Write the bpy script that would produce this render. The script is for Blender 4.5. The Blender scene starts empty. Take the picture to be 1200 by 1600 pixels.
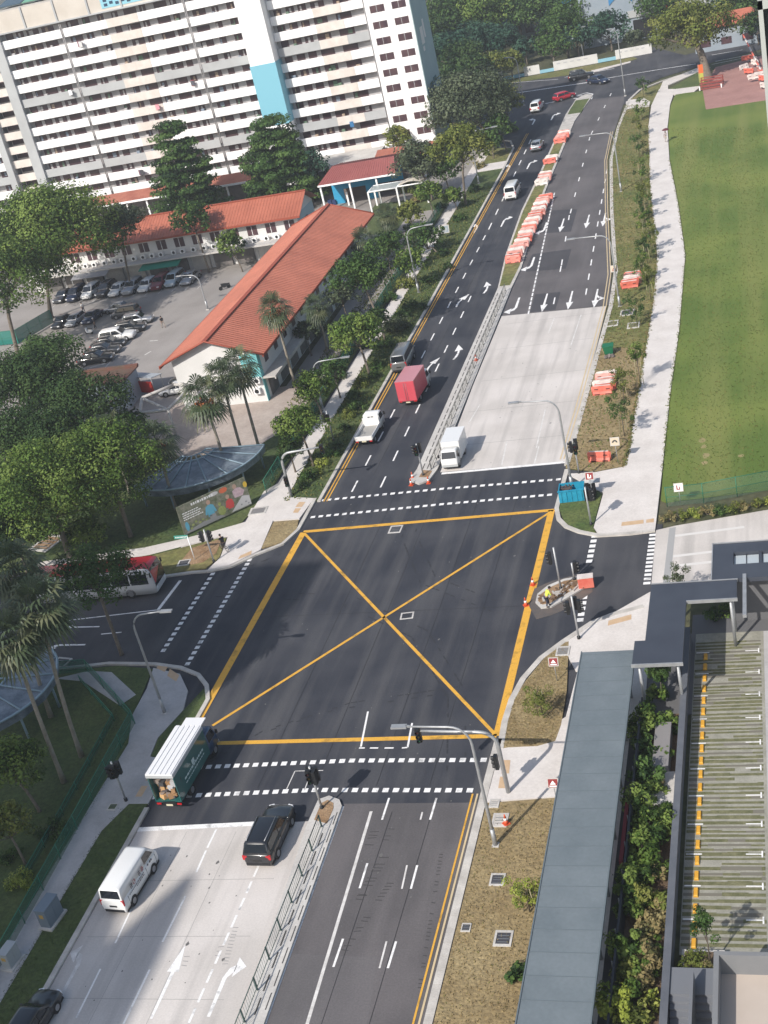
import bpy, math, random
from mathutils import Vector, Matrix, Euler
SC = bpy.context.scene
COL = SC.collection
rad = math.radians
random.seed(11)

# ------------------------------------------------------------ camera
CAM_H = 55.0
FPX = 2051.338
cd = bpy.data.cameras.new('camera')
cam = bpy.data.objects.new('camera', cd)
COL.objects.link(cam)
cam.location = (0, 0, CAM_H)
cam.rotation_euler = (1.0940842162294042, 0.21686709340078847, 0.23723152434581085)
cd.sensor_fit = 'VERTICAL'
cd.sensor_height = 36.0
cd.lens = 36.0 * FPX / 1600.0
cd.clip_start = 0.5
cd.clip_end = 4000
SC.camera = cam

# ------------------------------------------------------------ sky and sun
SUN_AZ = 27.0      # shadows fall towards +Y, turned this far to +X
SUN_EL = 40.0
w = bpy.data.worlds.new('World')
SC.world = w
w.use_nodes = True
nt = w.node_tree
sky = nt.nodes.new('ShaderNodeTexSky')
sky.sky_type = 'NISHITA'
sky.sun_disc = False
sky.sun_elevation = rad(SUN_EL)
sky.sun_rotation = rad(180 + SUN_AZ)
sky.dust_density = 2.0
sky.air_density = 1.2
bg = nt.nodes['Background']
bg.inputs['Strength'].default_value = 0.115
nt.links.new(sky.outputs[0], bg.inputs[0])
sl = bpy.data.lights.new('sun', 'SUN')
sl.energy = 4.1
sl.angle = rad(0.5)
sl.color = (1.0, 0.945, 0.87)
sun = bpy.data.objects.new('sun', sl)
COL.objects.link(sun)
sd = Vector((math.cos(rad(SUN_EL)) * math.sin(rad(SUN_AZ)), math.cos(rad(SUN_EL)) * math.cos(rad(SUN_AZ)), -math.sin(rad(SUN_EL))))
sun.rotation_euler = sd.to_track_quat('-Z', 'Y').to_euler()
SC.view_settings.view_transform = 'Standard'
SC.view_settings.look = 'None'
SC.view_settings.exposure = 0.32
SC.view_settings.gamma = 1.0

# ------------------------------------------------------------ helpers
RM = cam.rotation_euler.to_matrix()

def G(px, py, z=0.0):
    """point of the level plane at height z seen at photo pixel (px, py)"""
    d = RM @ Vector(((px - 600) / FPX, -(py - 800) / FPX, -1.0))
    t = (CAM_H - z) / -d.z
    return Vector((d.x * t, d.y * t, z))

def GY(px, py, Y):
    d = RM @ Vector(((px - 600) / FPX, -(py - 800) / FPX, -1.0))
    t = Y / d.y
    return Vector((d.x * t, Y, CAM_H + d.z * t))

def g2(pts, z=0.0):
    return [tuple(G(p[0], p[1], z)[:2]) for p in pts]

MATS = {}

def mat(name, col, rough=0.8, metal=0.0, col2=None, scale=1.0, stretch=None, bump=0.0, bscale=None, coat=0.0, alpha=1.0,
        contrast=(0.35, 0.65), detail=6.0, spec=None, trans=0.0, fine=0.0):
    if name in MATS:
        return MATS[name]
    m = bpy.data.materials.new(name)
    m.use_nodes = True
    n = m.node_tree
    b = n.nodes['Principled BSDF']
    b.inputs['Roughness'].default_value = rough
    b.inputs['Metallic'].default_value = metal
    b.inputs['Coat Weight'].default_value = coat
    b.inputs['Coat Roughness'].default_value = 0.08
    if spec is not None:
        b.inputs['Specular IOR Level'].default_value = spec
    c4 = (*col, 1)
    b.inputs['Base Color'].default_value = c4
    src = None
    if col2 is not None or bump > 0 or fine > 0:
        tc = n.nodes.new('ShaderNodeTexCoord')
        mp = n.nodes.new('ShaderNodeMapping')
        n.links.new(tc.outputs['Object'], mp.inputs[0])
        if stretch:
            mp.inputs['Scale'].default_value = stretch
    if col2 is not None:
        tx = n.nodes.new('ShaderNodeTexNoise')
        tx.inputs['Scale'].default_value = scale
        tx.inputs['Detail'].default_value = detail
        tx.inputs['Roughness'].default_value = 0.62
        n.links.new(mp.outputs[0], tx.inputs['Vector'])
        rp = n.nodes.new('ShaderNodeValToRGB')
        rp.color_ramp.elements[0].position = contrast[0]
        rp.color_ramp.elements[1].position = contrast[1]
        rp.color_ramp.elements[0].color = c4
        rp.color_ramp.elements[1].color = (*col2, 1)
        n.links.new(tx.outputs['Fac'], rp.inputs[0])
        src = rp.outputs[0]
        if fine > 0:
            t2 = n.nodes.new('ShaderNodeTexNoise')
            t2.inputs['Scale'].default_value = scale * 14
            t2.inputs['Detail'].default_value = 3
            n.links.new(mp.outputs[0], t2.inputs['Vector'])
            mr = n.nodes.new('ShaderNodeMapRange')
            mr.inputs['From Min'].default_value = 0.3
            mr.inputs['From Max'].default_value = 0.7
            mr.inputs['To Min'].default_value = 1 - fine
            mr.inputs['To Max'].default_value = 1 + fine
            n.links.new(t2.outputs['Fac'], mr.inputs['Value'])
            mx = n.nodes.new('ShaderNodeMix')
            mx.data_type = 'RGBA'
            mx.blend_type = 'MULTIPLY'
            mx.inputs[0].default_value = 1.0
            n.links.new(src, mx.inputs[6])
            n.links.new(mr.outputs[0], mx.inputs[7])
            src = mx.outputs[2]
        n.links.new(src, b.inputs['Base Color'])
    if bump > 0:
        t3 = n.nodes.new('ShaderNodeTexNoise')
        t3.inputs['Scale'].default_value = bscale or scale * 6
        t3.inputs['Detail'].default_value = 4
        n.links.new(mp.outputs[0], t3.inputs['Vector'])
        bp = n.nodes.new('ShaderNodeBump')
        bp.inputs['Strength'].default_value = bump
        bp.inputs['Distance'].default_value = 0.1
        n.links.new(t3.outputs['Fac'], bp.inputs['Height'])
        n.links.new(bp.outputs[0], b.inputs['Normal'])
    if trans > 0:      # leaf: some light passes through
        tl = n.nodes.new('ShaderNodeBsdfTranslucent')
        ms = n.nodes.new('ShaderNodeMixShader')
        ms.inputs[0].default_value = trans
        if src is not None:
            n.links.new(src, tl.inputs[0])
        else:
            tl.inputs[0].default_value = c4
        out = n.nodes['Material Output']
        n.links.new(b.outputs[0], ms.inputs[1])
        n.links.new(tl.outputs[0], ms.inputs[2])
        n.links.new(ms.outputs[0], out.inputs[0])
    if alpha < 1:
        b.inputs['Alpha'].default_value = alpha
    MATS[name] = m
    return m

def wear_mat(name, col, col2, light, stretch=(1, 0.12, 1), scale=0.35, rough=0.85, amount=0.35, fine=0.12, bumps=0.15):
    """road surface: slow blotches, long wheel-path streaks along Y, fine grain"""
    if name in MATS:
        return MATS[name]
    m = bpy.data.materials.new(name)
    m.use_nodes = True
    n = m.node_tree
    b = n.nodes['Principled BSDF']
    b.inputs['Roughness'].default_value = rough
    tc = n.nodes.new('ShaderNodeTexCoord')
    def noise(sc, st, det):
        mp = n.nodes.new('ShaderNodeMapping')
        mp.inputs['Scale'].default_value = st
        n.links.new(tc.outputs['Object'], mp.inputs[0])
        t = n.nodes.new('ShaderNodeTexNoise')
        t.inputs['Scale'].default_value = sc
        t.inputs['Detail'].default_value = det
        n.links.new(mp.outputs[0], t.inputs['Vector'])
        return t.outputs['Fac']
    def ramp(f, a, c, p0, p1):
        r = n.nodes.new('ShaderNodeValToRGB')
        r.color_ramp.elements[0].position = p0
        r.color_ramp.elements[1].position = p1
        r.color_ramp.elements[0].color = (*a, 1)
        r.color_ramp.elements[1].color = (*c, 1)
        n.links.new(f, r.inputs[0])
        return r.outputs[0]
    base = ramp(noise(scale * 0.5, (1, 1, 1), 5), col, col2, 0.38, 0.64)
    st = ramp(noise(scale * 2, stretch, 4), (0, 0, 0), (amount, amount, amount), 0.46, 0.72)
    mx = n.nodes.new('ShaderNodeMix')
    mx.data_type = 'RGBA'
    n.links.new(st, mx.inputs[0])
    n.links.new(base, mx.inputs[6])
    mx.inputs[7].default_value = (*light, 1)
    gr = ramp(noise(9, (1, 1, 1), 3), (1 - fine,) * 3, (1 + fine,) * 3, 0.3, 0.7)
    m2 = n.nodes.new('ShaderNodeMix')
    m2.data_type = 'RGBA'
    m2.blend_type = 'MULTIPLY'
    m2.inputs[0].default_value = 1
    n.links.new(mx.outputs[2], m2.inputs[6])
    n.links.new(gr, m2.inputs[7])
    n.links.new(m2.outputs[2], b.inputs['Base Color'])
    bp = n.nodes.new('ShaderNodeBump')
    bp.inputs['Strength'].default_value = bumps
    bp.inputs['Distance'].default_value = 0.02
    n.links.new(noise(25, (1, 1, 1), 3), bp.inputs['Height'])
    n.links.new(bp.outputs[0], b.inputs['Normal'])
    MATS[name] = m
    return m

class MB:
    def __init__(self):
        self.v = []; self.f = []; self.mi = []; self.sm = []
    def face(self, pts, m=0, smooth=False):
        i = len(self.v)
        self.v.extend([tuple(p) for p in pts])
        self.f.append(tuple(range(i, i + len(pts)))); self.mi.append(m); self.sm.append(smooth)
    def box(self, x0, x1, y0, y1, z0, z1, m=0, top=None):
        i = len(self.v)
        self.v += [(x0, y0, z0), (x1, y0, z0), (x1, y1, z0), (x0, y1, z0), (x0, y0, z1), (x1, y0, z1), (x1, y1, z1), (x0, y1, z1)]
        for k, q in enumerate(((0, 3, 2, 1), (4, 5, 6, 7), (0, 1, 5, 4), (1, 2, 6, 5), (2, 3, 7, 6), (3, 0, 4, 7))):
            self.f.append(tuple(i + a for a in q)); self.mi.append(top if (k == 1 and top is not None) else m); self.sm.append(False)
    def obox(self, c, size, rz=0.0, m=0, rx=0.0, ry=0.0):
        R_ = Euler((rx, ry, rz)).to_matrix()
        i = len(self.v)
        sx, sy, sz = (s / 2 for s in size)
        for p in ((-sx, -sy, -sz), (sx, -sy, -sz), (sx, sy, -sz), (-sx, sy, -sz), (-sx, -sy, sz), (sx, -sy, sz), (sx, sy, sz), (-sx, sy, sz)):
            self.v.append(tuple(R_ @ Vector(p) + Vector(c)))
        for q in ((0, 3, 2, 1), (4, 5, 6, 7), (0, 1, 5, 4), (1, 2, 6, 5), (2, 3, 7, 6), (3, 0, 4, 7)):
            self.f.append(tuple(i + a for a in q)); self.mi.append(m); self.sm.append(False)
    def prism(self, poly, z0, z1, m=0, side=None):
        a = sum(poly[k][0] * poly[(k + 1) % len(poly)][1] - poly[(k + 1) % len(poly)][0] * poly[k][1] for k in range(len(poly)))
        if a < 0:
            poly = poly[::-1]
        n = len(poly); i = len(self.v)
        self.v += [(p[0], p[1], z0) for p in poly] + [(p[0], p[1], z1) for p in poly]
        self.f.append(tuple(i + n + k for k in range(n))); self.mi.append(m); self.sm.append(False)
        for k in range(n):
            k2 = (k + 1) % n
            self.f.append((i + k, i + k2, i + n + k2, i + n + k)); self.mi.append(m if side is None else side); self.sm.append(False)
    def sheet(self, poly, z, m=0):
        a = sum(poly[k][0] * poly[(k + 1) % len(poly)][1] - poly[(k + 1) % len(poly)][0] * poly[k][1] for k in range(len(poly)))
        if a < 0:
            poly = poly[::-1]
        self.face([(p[0], p[1], z) for p in poly], m)
    def rings(self, rs, m=0, cap0=True, cap1=True, smooth=True, closed=True):
        i0 = len(self.v); n = len(rs[0])
        for r in rs:
            self.v += [tuple(p) for p in r]
        for k in range(len(rs) - 1):
            for j in range(n if closed else n - 1):
                j2 = (j + 1) % n
                self.f.append((i0 + k * n + j, i0 + k * n + j2, i0 + (k + 1) * n + j2, i0 + (k + 1) * n + j))
                self.mi.append(m(k, j) if callable(m) else m); self.sm.append(smooth)
        mm = m(0, 0) if callable(m) else m
        if cap0:
            self.f.append(tuple(i0 + j for j in range(n))[::-1]); self.mi.append(mm); self.sm.append(False)
        if cap1:
            self.f.append(tuple(i0 + (len(rs) - 1) * n + j for j in range(n))); self.mi.append(mm); self.sm.append(False)
    def tube(self, pts, r, seg=8, m=0, cap=True):
        pts = [Vector(p) for p in pts]
        rr = r if isinstance(r, (list, tuple)) else [r] * len(pts)
        rs = []
        for k, p in enumerate(pts):
            t = (pts[min(k + 1, len(pts) - 1)] - pts[max(k - 1, 0)]).normalized()
            a = Vector((0, 0, 1)) if abs(t.z) < 0.9 else Vector((1, 0, 0))
            u = t.cross(a).normalized(); v_ = t.cross(u)
            rs.append([p + (u * math.cos(2 * math.pi * j / seg) + v_ * math.sin(2 * math.pi * j / seg)) * rr[k] for j in range(seg)])
        self.rings(rs, m, cap, cap)
    def disc(self, c, axis, r, depth, seg=16, m=0, r2=None, m2=None):
        c = Vector(c); a = Vector(axis).normalized()
        self.tube([c - a * depth / 2, c + a * depth / 2], r, seg, m)
    def ball(self, c, r, m=0, seg=8, rings=6, sx=1, sy=1, sz=1):
        rs = []
        for k in range(1, rings):
            t = math.pi * k / rings
            rs.append([(c[0] + sx * r * math.sin(t) * math.cos(2 * math.pi * j / seg), c[1] + sy * r * math.sin(t) * math.sin(2 * math.pi * j / seg), c[2] - sz * r * math.cos(t)) for j in range(seg)])
        self.rings(rs, m)
    def mesh(self, name, mats):
        me = bpy.data.meshes.new(name)
        me.from_pydata(self.v, [], self.f)
        for mm in mats:
            me.materials.append(mm)
        me.polygons.foreach_set('material_index', self.mi)
        me.polygons.foreach_set('use_smooth', self.sm)
        me.update()
        return me
    def build(self, name, mats, parent=None, loc=None, rz=None):
        if not isinstance(mats, (list, tuple)):
            mats = [mats]
        return link(name, self.mesh(name, mats), parent, loc, rz)

def link(name, me, parent=None, loc=None, rz=None):
    o = bpy.data.objects.new(name, me)
    COL.objects.link(o)
    if parent is not None:
        o.parent = parent
    if loc is not None:
        o.location = loc
    if rz is not None:
        o.rotation_euler = (0, 0, rz)
    return o

def tag(o, label=None, cat=None, group=None, kind=None):
    if label: o['label'] = label
    if cat: o['category'] = cat
    if group: o['group'] = group
    if kind: o['kind'] = kind
    return o

def thing(name, label, cat, loc=(0, 0, 0), rz=0.0, group=None, scale=None):
    o = bpy.data.objects.new(name, None)
    COL.objects.link(o)
    o.location = loc
    o.rotation_euler = (0, 0, rz)
    o.empty_display_size = 0.3
    if scale:
        o.scale = (scale,) * 3 if not isinstance(scale, (tuple, list)) else scale
    return tag(o, label, cat, group)

def copy_tree(o, parent=None):
    c = o.copy(); COL.objects.link(c)
    if parent is not None:
        c.parent = parent
        c.matrix_parent_inverse = o.matrix_parent_inverse
    for ch in list(o.children):
        copy_tree(ch, c)
    return c

def dup(o, loc, rz, label, group=None, scale=None, cat=None):
    c = copy_tree(o)
    c.location = loc; c.rotation_euler = (0, 0, rz); c['label'] = label
    if group: c['group'] = group
    if cat: c['category'] = cat
    if scale is not None:
        c.scale = (scale,) * 3 if not isinstance(scale, (tuple, list)) else scale
    return c

# ------------------------------------------------------------ materials
M_new = wear_mat('fresh_asphalt', (0.023, 0.026, 0.037), (0.046, 0.048, 0.058), (0.100, 0.098, 0.100), amount=0.5, stretch=(1.1, .07, 1))
M_road = wear_mat('asphalt', (0.036, 0.038, 0.046), (0.060, 0.060, 0.068), (0.11, 0.107, 0.11), amount=0.4)
M_old = wear_mat('worn_asphalt', (0.085, 0.079, 0.082), (0.118, 0.108, 0.111), (0.15, 0.138, 0.14), amount=0.5)
M_patch = wear_mat('asphalt_patch', (0.048, 0.047, 0.054), (0.062, 0.060, 0.067), (0.08, 0.077, 0.082), amount=0.3)
M_carpark = wear_mat('car_park_asphalt', (0.25, 0.23, 0.215), (0.31, 0.285, 0.27), (0.34, 0.315, 0.30), amount=0.3)
M_slab = wear_mat('road_concrete', (0.50, 0.465, 0.435), (0.60, 0.56, 0.53), (0.33, 0.31, 0.295), amount=0.62, fine=0.06, stretch=(1.3, 0.07, 1))
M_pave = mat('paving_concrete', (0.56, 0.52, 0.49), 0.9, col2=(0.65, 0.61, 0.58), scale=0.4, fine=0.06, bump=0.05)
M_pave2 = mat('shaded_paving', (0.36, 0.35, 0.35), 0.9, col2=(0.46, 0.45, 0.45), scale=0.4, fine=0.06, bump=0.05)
M_kerb = mat('kerb_concrete', (0.40, 0.375, 0.345), 0.9, col2=(0.55, 0.52, 0.48), scale=0.9, fine=0.08, bump=0.05)
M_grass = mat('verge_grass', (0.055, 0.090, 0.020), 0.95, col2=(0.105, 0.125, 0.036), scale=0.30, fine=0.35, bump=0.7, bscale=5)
M_dry = mat('dry_verge', (0.225, 0.165, 0.080), 0.95, col2=(0.29, 0.225, 0.118), scale=0.35, fine=0.28, bump=0.8, bscale=6)
M_mix = mat('patchy_verge', (0.095, 0.118, 0.028), 0.95, col2=(0.195, 0.168, 0.065), scale=0.13, fine=0.35, bump=0.7, bscale=5)
M_lawn = wear_mat('lawn', (0.080, 0.130, 0.018), (0.145, 0.185, 0.034), (0.19, 0.20, 0.055), stretch=(1.0, .05, 1), scale=0.16, rough=.95, amount=.75, fine=.22, bumps=.4)
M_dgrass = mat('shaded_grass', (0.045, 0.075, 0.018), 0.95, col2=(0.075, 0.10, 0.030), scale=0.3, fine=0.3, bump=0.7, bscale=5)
M_earth = mat('bare_earth', (0.22, 0.13, 0.065), 0.95, col2=(0.33, 0.22, 0.13), scale=0.8, fine=0.25, bump=0.8)
M_white = mat('road_paint', (0.30, 0.295, 0.29), 0.7, col2=(0.78, 0.77, 0.76), scale=1.1, fine=0.14, contrast=(.30, .47), detail=9)
M_fade = mat('worn_road_paint', (0.50, 0.48, 0.46), 0.8, col2=(0.70, 0.68, 0.66), scale=2.0, fine=0.1)
M_yel = mat('yellow_paint', (0.28, 0.16, 0.03), 0.7, col2=(0.66, 0.355, 0.045), scale=0.9, fine=0.14, contrast=(.29, .48), detail=9)
M_dyel = mat('pale_yellow_paint', (0.50, 0.40, 0.25), 0.8, col2=(0.60, 0.47, 0.28), scale=0.9)
M_tact = mat('tactile_tile', (0.50, 0.34, 0.20), 0.85, col2=(0.56, 0.40, 0.26), scale=2)
M_brick = mat('pink_paving', (0.30, 0.155, 0.135), 0.9, col2=(0.37, 0.20, 0.175), scale=0.3, fine=0.1)
M_black = mat('black_plastic', (0.012, 0.012, 0.014), 0.5)
M_rub = mat('tyre_rubber', (0.015, 0.015, 0.016), 0.85)
M_rim = mat('alloy', (0.45, 0.45, 0.46), 0.35, 0.8)
M_glass = mat('vehicle_glass', (0.012, 0.015, 0.020), 0.06, spec=0.9)
M_red = mat('red_lens', (0.45, 0.015, 0.02), 0.25)
M_lens = mat('clear_lens', (0.75, 0.76, 0.78), 0.15)
M_plate = mat('number_plate', (0.02, 0.02, 0.02), 0.5)
M_galv = mat('galvanised_steel', (0.36, 0.37, 0.38), 0.5, 0.5, col2=(0.44, 0.45, 0.46), scale=2)
M_steel = mat('grey_steel', (0.22, 0.23, 0.24), 0.5, 0.4)
M_hwhite = mat('white_plaster', (0.76, 0.755, 0.75), 0.9, col2=(0.88, 0.88, 0.875), scale=0.5, stretch=(1, 1, .12), contrast=(.28, .5))
M_hgrey = mat('grey_plaster', (0.38, 0.39, 0.395), 0.9, col2=(0.44, 0.455, 0.46), scale=0.2)
M_hback = mat('corridor_wall', (0.40, 0.38, 0.385), 0.9, col2=(0.52, 0.50, 0.50), scale=0.5)
M_hwin = mat('dark_window', (0.05, 0.026, 0.036), 0.35, col2=(0.10, 0.055, 0.06), scale=0.5)
M_beige = mat('beige_panel', (0.60, 0.545, 0.495), 0.9, col2=(0.70, 0.655, 0.61), scale=0.5)
M_blue = mat('sky_blue_plaster', (0.20, 0.47, 0.58), 0.85)
M_teal = mat('grey_green_plaster', (0.30, 0.40, 0.41), 0.9, col2=(0.36, 0.46, 0.47), scale=0.15)
M_con = mat('stained_concrete', (0.42, 0.40, 0.38), 0.9, col2=(0.55, 0.53, 0.50), scale=0.4, fine=0.08)
M_trunk = mat('bark', (0.13, 0.105, 0.08), 0.95, col2=(0.20, 0.17, 0.14), scale=2.5, bump=0.6)
M_ptrunk = mat('palm_bark', (0.23, 0.20, 0.16), 0.95, col2=(0.31, 0.28, 0.23), scale=3, bump=0.5)

def leaf(name, a, b, trans=0.22):
    k = 1.38
    a = tuple(x * k for x in a); b = tuple(x * k for x in b)
    return mat(name, a, 0.6, col2=b, spec=0.12, scale=0.45, trans=trans, contrast=(0.4, 0.6), detail=3)
# ============================================================ the setting: ground, roads, markings
def struct(name, mb, mats, kind='structure'):
    o = mb.build(name, mats)
    o['kind'] = kind
    return o

mb = MB(); mb.sheet([(-2500, -1200), (2500, -1200), (2500, 3500), (-2500, 3500)], -0.08)
struct('ground', mb, mat('ground_soil', (0.05, 0.062, 0.025), 0.95, col2=(0.095, 0.088, 0.05), scale=0.12, fine=0.3, bump=0.5))

KL = -44.62      # left kerb face of the main road
KR = -21.25      # right kerb face, lower part

# asphalt: everything the vehicles run on (raised verges are laid over its edges)
mb = MB()
mb.sheet([(-52, 15), (-17, 15), (-17, 110.3), (-52, 110.3)], 0.0, 0)
# north part of the main road, left carriageway
mb.sheet([(-52, 110.3), (-28.4, 110.3), (-28.4, 276), (-60, 276)], 0.0, 0)
struct('main_road', mb, [M_new])
mb = MB()
mb.sheet([(-120, 74), (-52, 74), (-52, 108), (-120, 108)], 0.0, 0)
struct('cross_street', mb, [M_road])
mb = MB()
mb.sheet([(-17, 66), (-11.4, 66), (-11.4, 97), (-17, 97)], 0.0, 0)
struct('entrance_road', mb, [M_road])
# north cross road
mb = MB()
nr = [G(560, 196), G(700, 160), G(830, 137), G(975, 151), G(985, 143), G(1035, 121), G(1090, 104), G(1200, 74), G(1300, 40), G(1300, 22), G(1200, 52), G(1070, 86), G(1005, 70), G(985, 96), G(880, 117), G(760, 133), G(620, 160)]
mb.sheet([(p.x, p.y) for p in nr], 0.004, 0)
mb.sheet([tuple(G(*p)[:2]) for p in ((800, 185), (1000, 160), (1000, 120), (800, 130))], 0.002, 0)
struct('far_road', mb, [M_road])
# lower right carriageway: older grey asphalt
mb = MB()
mb.sheet(g2([(528, 1256), (748, 1254), (640, 1700), (380, 1700)]), 0.004, 0)
struct('worn_carriageway', mb, [M_old])
mb = MB()
mb.sheet(g2([(590, 1496), (455, 1490), (420, 1600), (395, 1690), (560, 1690)]), 0.008, 0)
struct('road_patch', mb, [wear_mat('asphalt_patch_b', (0.10, 0.094, 0.097), (0.125, 0.116, 0.12), (0.15, 0.14, 0.14))])
# upper right carriageway, grey
UR = [(785, 494), (952, 477), (956, 425), (950, 330), (949, 240), (975, 160), (975, 150), (905, 157), (897, 190), (850, 300), (812, 420)]
mb = MB(); mb.sheet(g2(UR), 0.006, 0)
struct('worn_carriageway', mb, [M_old])
mb = MB()
for q in ([(856, 329), (902, 327), (892, 362), (842, 365)], [(832, 397), (893, 389), (884, 420), (818, 425)], [(836, 460), (876, 456), (868, 484), (828, 488)], [(852, 329), (844, 365), (838, 366), (848, 330)]):
    mb.sheet(g2(q), 0.010, 0)
struct('road_patch', mb, [M_patch])
# concrete slabs
mb = MB(); mb.sheet([(KL, 15), (KL, 60.4), tuple(G(487, 1283)[:2]), tuple(G(378, 1600)[:2]), tuple(G(330, 1750)[:2])], 0.008, 0)
struct('concrete_carriageway', mb, [M_slab])
mb = MB(); mb.sheet(g2([(688, 738), (886, 721), (908, 640), (948, 478), (784, 494), (740, 600)]), 0.008, 0)
struct('concrete_carriageway', mb, [M_slab])
# slab joints
mb = MB()
def strip(a, b, wd, z, m=0, M_=None):
    a = Vector((a[0], a[1])); b = Vector((b[0], b[1]))
    d = (b - a).normalized(); n = Vector((-d.y, d.x)) * wd / 2
    (M_ or mb).sheet([tuple(a - n), tuple(b - n), tuple(b + n), tuple(a + n)], z, m)
for Y in (46.2, 50.9, 55.6):
    strip((KL + .6, Y), (-33.2, Y + .35), 0.03, 0.011)
for Y in (116, 124, 132, 141, 149):
    strip((-33.2 + (Y - 110) * .01, Y), (-21.4, Y), 0.05, 0.011)
for X in (-40.9, -37.3):
    strip((X, 30), (X, 60.2), 0.025, 0.011)
struct('slab_joint', mb, [mat('joint', (0.27, 0.26, 0.25), 0.9)])

# ---------------- white and yellow markings
wm = MB(); Z = 0.0135
def pxline(p, q, wd, m=0, z=Z):
    strip(G(*p), G(*q), wd, z, m, wm)
def dashes(X0, Y0, X1, Y1, n, ln, wd, m=0):
    for k in range(n):
        t = k / max(1, n - 1)
        x = X0 + (X1 - X0) * t; y = Y0 + (Y1 - Y0) * t
        d = Vector((X1 - X0, Y1 - Y0)).normalized() * ln / 2
        strip((x - d.x, y - d.y), (x + d.x, y + d.y), wd, Z, m, wm)
def dots(pts, step=0.72, sx=0.42, sy=0.42, m=0):
    P = [G(*p) for p in pts]
    for a, b in zip(P, P[1:]):
        L_ = (b - a).length; n = int(round(L_ / step)); d = (b - a).normalized()
        for k in range(n):
            c = a + (b - a) * (k / n)
            strip(c - d * sx / 2, c + d * sx / 2, sy, Z, m, wm)
def local_poly(base, ang, pts, m=0, z=Z):
    ca, sa = math.cos(ang), math.sin(ang)
    wm.sheet([(base.x + x * ca - y * sa, base.y + x * sa + y * ca) for x, y in pts], z, m)
def arrow(px, py, kind, ang=0.0, s=1.0, m=0, flip=False):
    """lane arrow centred at the photo pixel; ang 0 points along +Y"""
    c = G(px, py)
    f = -1 if flip else 1
    P = lambda pts: local_poly(c, ang, [(x * f * s * .86, y * s) for x, y in pts], m)
    if kind == 'straight':
        P([(-.09, -2.6), (.09, -2.6), (.13, .6), (-.13, .6)]); P([(-.42, .6), (.42, .6), (0, 2.6)])
    if kind in ('turn', 'both'):
        if kind == 'both':
            P([(-.09, -2.6), (.09, -2.6), (.13, .6), (-.13, .6)]); P([(-.42, .6), (.42, .6), (0, 2.6)])
            P([(.12, -.9), (.5, .0), (.5, .5), (.12, -.3)]); P([(.42, -.35), (.42, .75), (1.05, .3)])
        else:
            P([(-.12, -2.4), (.12, -2.4), (.16, .5), (-.16, .5)]); P([(-.16, .5), (.16, .5), (.55, 1.0), (.55, 1.5), (.1, 1.25)])
            P([(.5, .55), (.5, 2.1), (1.3, 1.4)])
    if kind == 'merge':
        pts = [(-.65, -1.9), (-.38, -1.9), (-.1, -1.2), (.05, -.4), (.1, .4), (-.14, .4), (-.22, -.5), (-.42, -1.25)]
        P(pts); P([(-.55, .3), (.5, .5), (-.2, 2.1)])
PI = math.pi
# lower concrete: lane lines
for a, b in (((205, 1421), (180, 1474)), ((157, 1514), (119, 1591)), ((229, 1368), (215, 1400))):
    pxline(a, b, 0.12)
for a, b in (((338, 1296), (324, 1325)), ((322, 1329), (307, 1363)), ((290, 1400), (254, 1472)), ((234, 1515), (193, 1600))):
    pxline(a, b, 0.14)
dashes(-39.15 + 4.55, 59.4, -34.75, 44.0, 12, 1.0, 0.15)
pxline((203, 1297), (421, 1286), 0.42)
arrow(264, 1532, 'straight', 0.0, 1.05); arrow(347, 1538, 'turn', 0.0, 0.95)
arrow(118, 1440 + 75, 'turn', 0.0, 0.9, 1, True)
# lower right asphalt
for a, b in (((608, 1247), (597, 1281)), ((682, 1247), (672, 1281)), ((574, 1349), (562, 1388)), ((652, 1352), (642, 1389)), ((536, 1467), (521, 1511)), ((619, 1471), (606, 1513))):
    pxline(a, b, 0.14)
for a, b in (((660, 1269), (657, 1281)), ((636, 1352), (628, 1389)), ((604, 1471), (593, 1513))):
    pxline(a, b, 0.11, 1)
pxline((580, 1268), (477, 1610), 0.20, 1)
pxline((536, 1260), (405, 1625), 0.17)
# crossings
dots([(238, 1246), (492, 1234.5), (751, 1235)]); dots([(312, 1199), (550, 1188.5), (772, 1187.5)])
dots([(502, 782), (690, 764), (886, 748)], 0.8, .45, .4); dots([(489, 808), (690, 788), (872, 772)], 0.8, .45, .4)
dots([(332, 897), (250, 1025)], 0.78, .45, .42); dots([(390, 875), (288, 1046)], 0.78, .45, .42)
dots([(929, 838), (919, 885)], 0.8, .48, .5); dots([(914, 925), (905, 978)], 0.8, .48, .5); dots([(1020, 836), (1010, 918)], 0.62, .36, .55)
# stop lines
pxline((690, 740), (886, 722), 0.4)
pxline((282, 907), (247, 953), 0.32); pxline((247, 953), (60, 975), 0.14)
pxline((0, 988), (60, 980), 0.14); pxline((158, 991), (190, 988), 0.14)
arrow(120, 980, 'straight', PI / 2 - .06, .9); arrow(100, 1008, 'turn', PI / 2 - .06, .9, 0, True)
# turning pocket bracket inside the box
for a, b in (((575, 1112), (564, 1167)), ((561, 1169), (570, 1169)), ((578, 1169), (591, 1169)), ((601, 1169), (615, 1169)), ((628, 1169), (637, 1168)), ((637, 1168), (644, 1130))):
    pxline(a, b, 0.14, 0, Z + .004)
for a, b in (((461, 1205), (448, 1233)), ((461, 1205), (505, 1204)), ((476, 1234), (487, 1206))):
    pxline(a, b, 0.07, 1)
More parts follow.
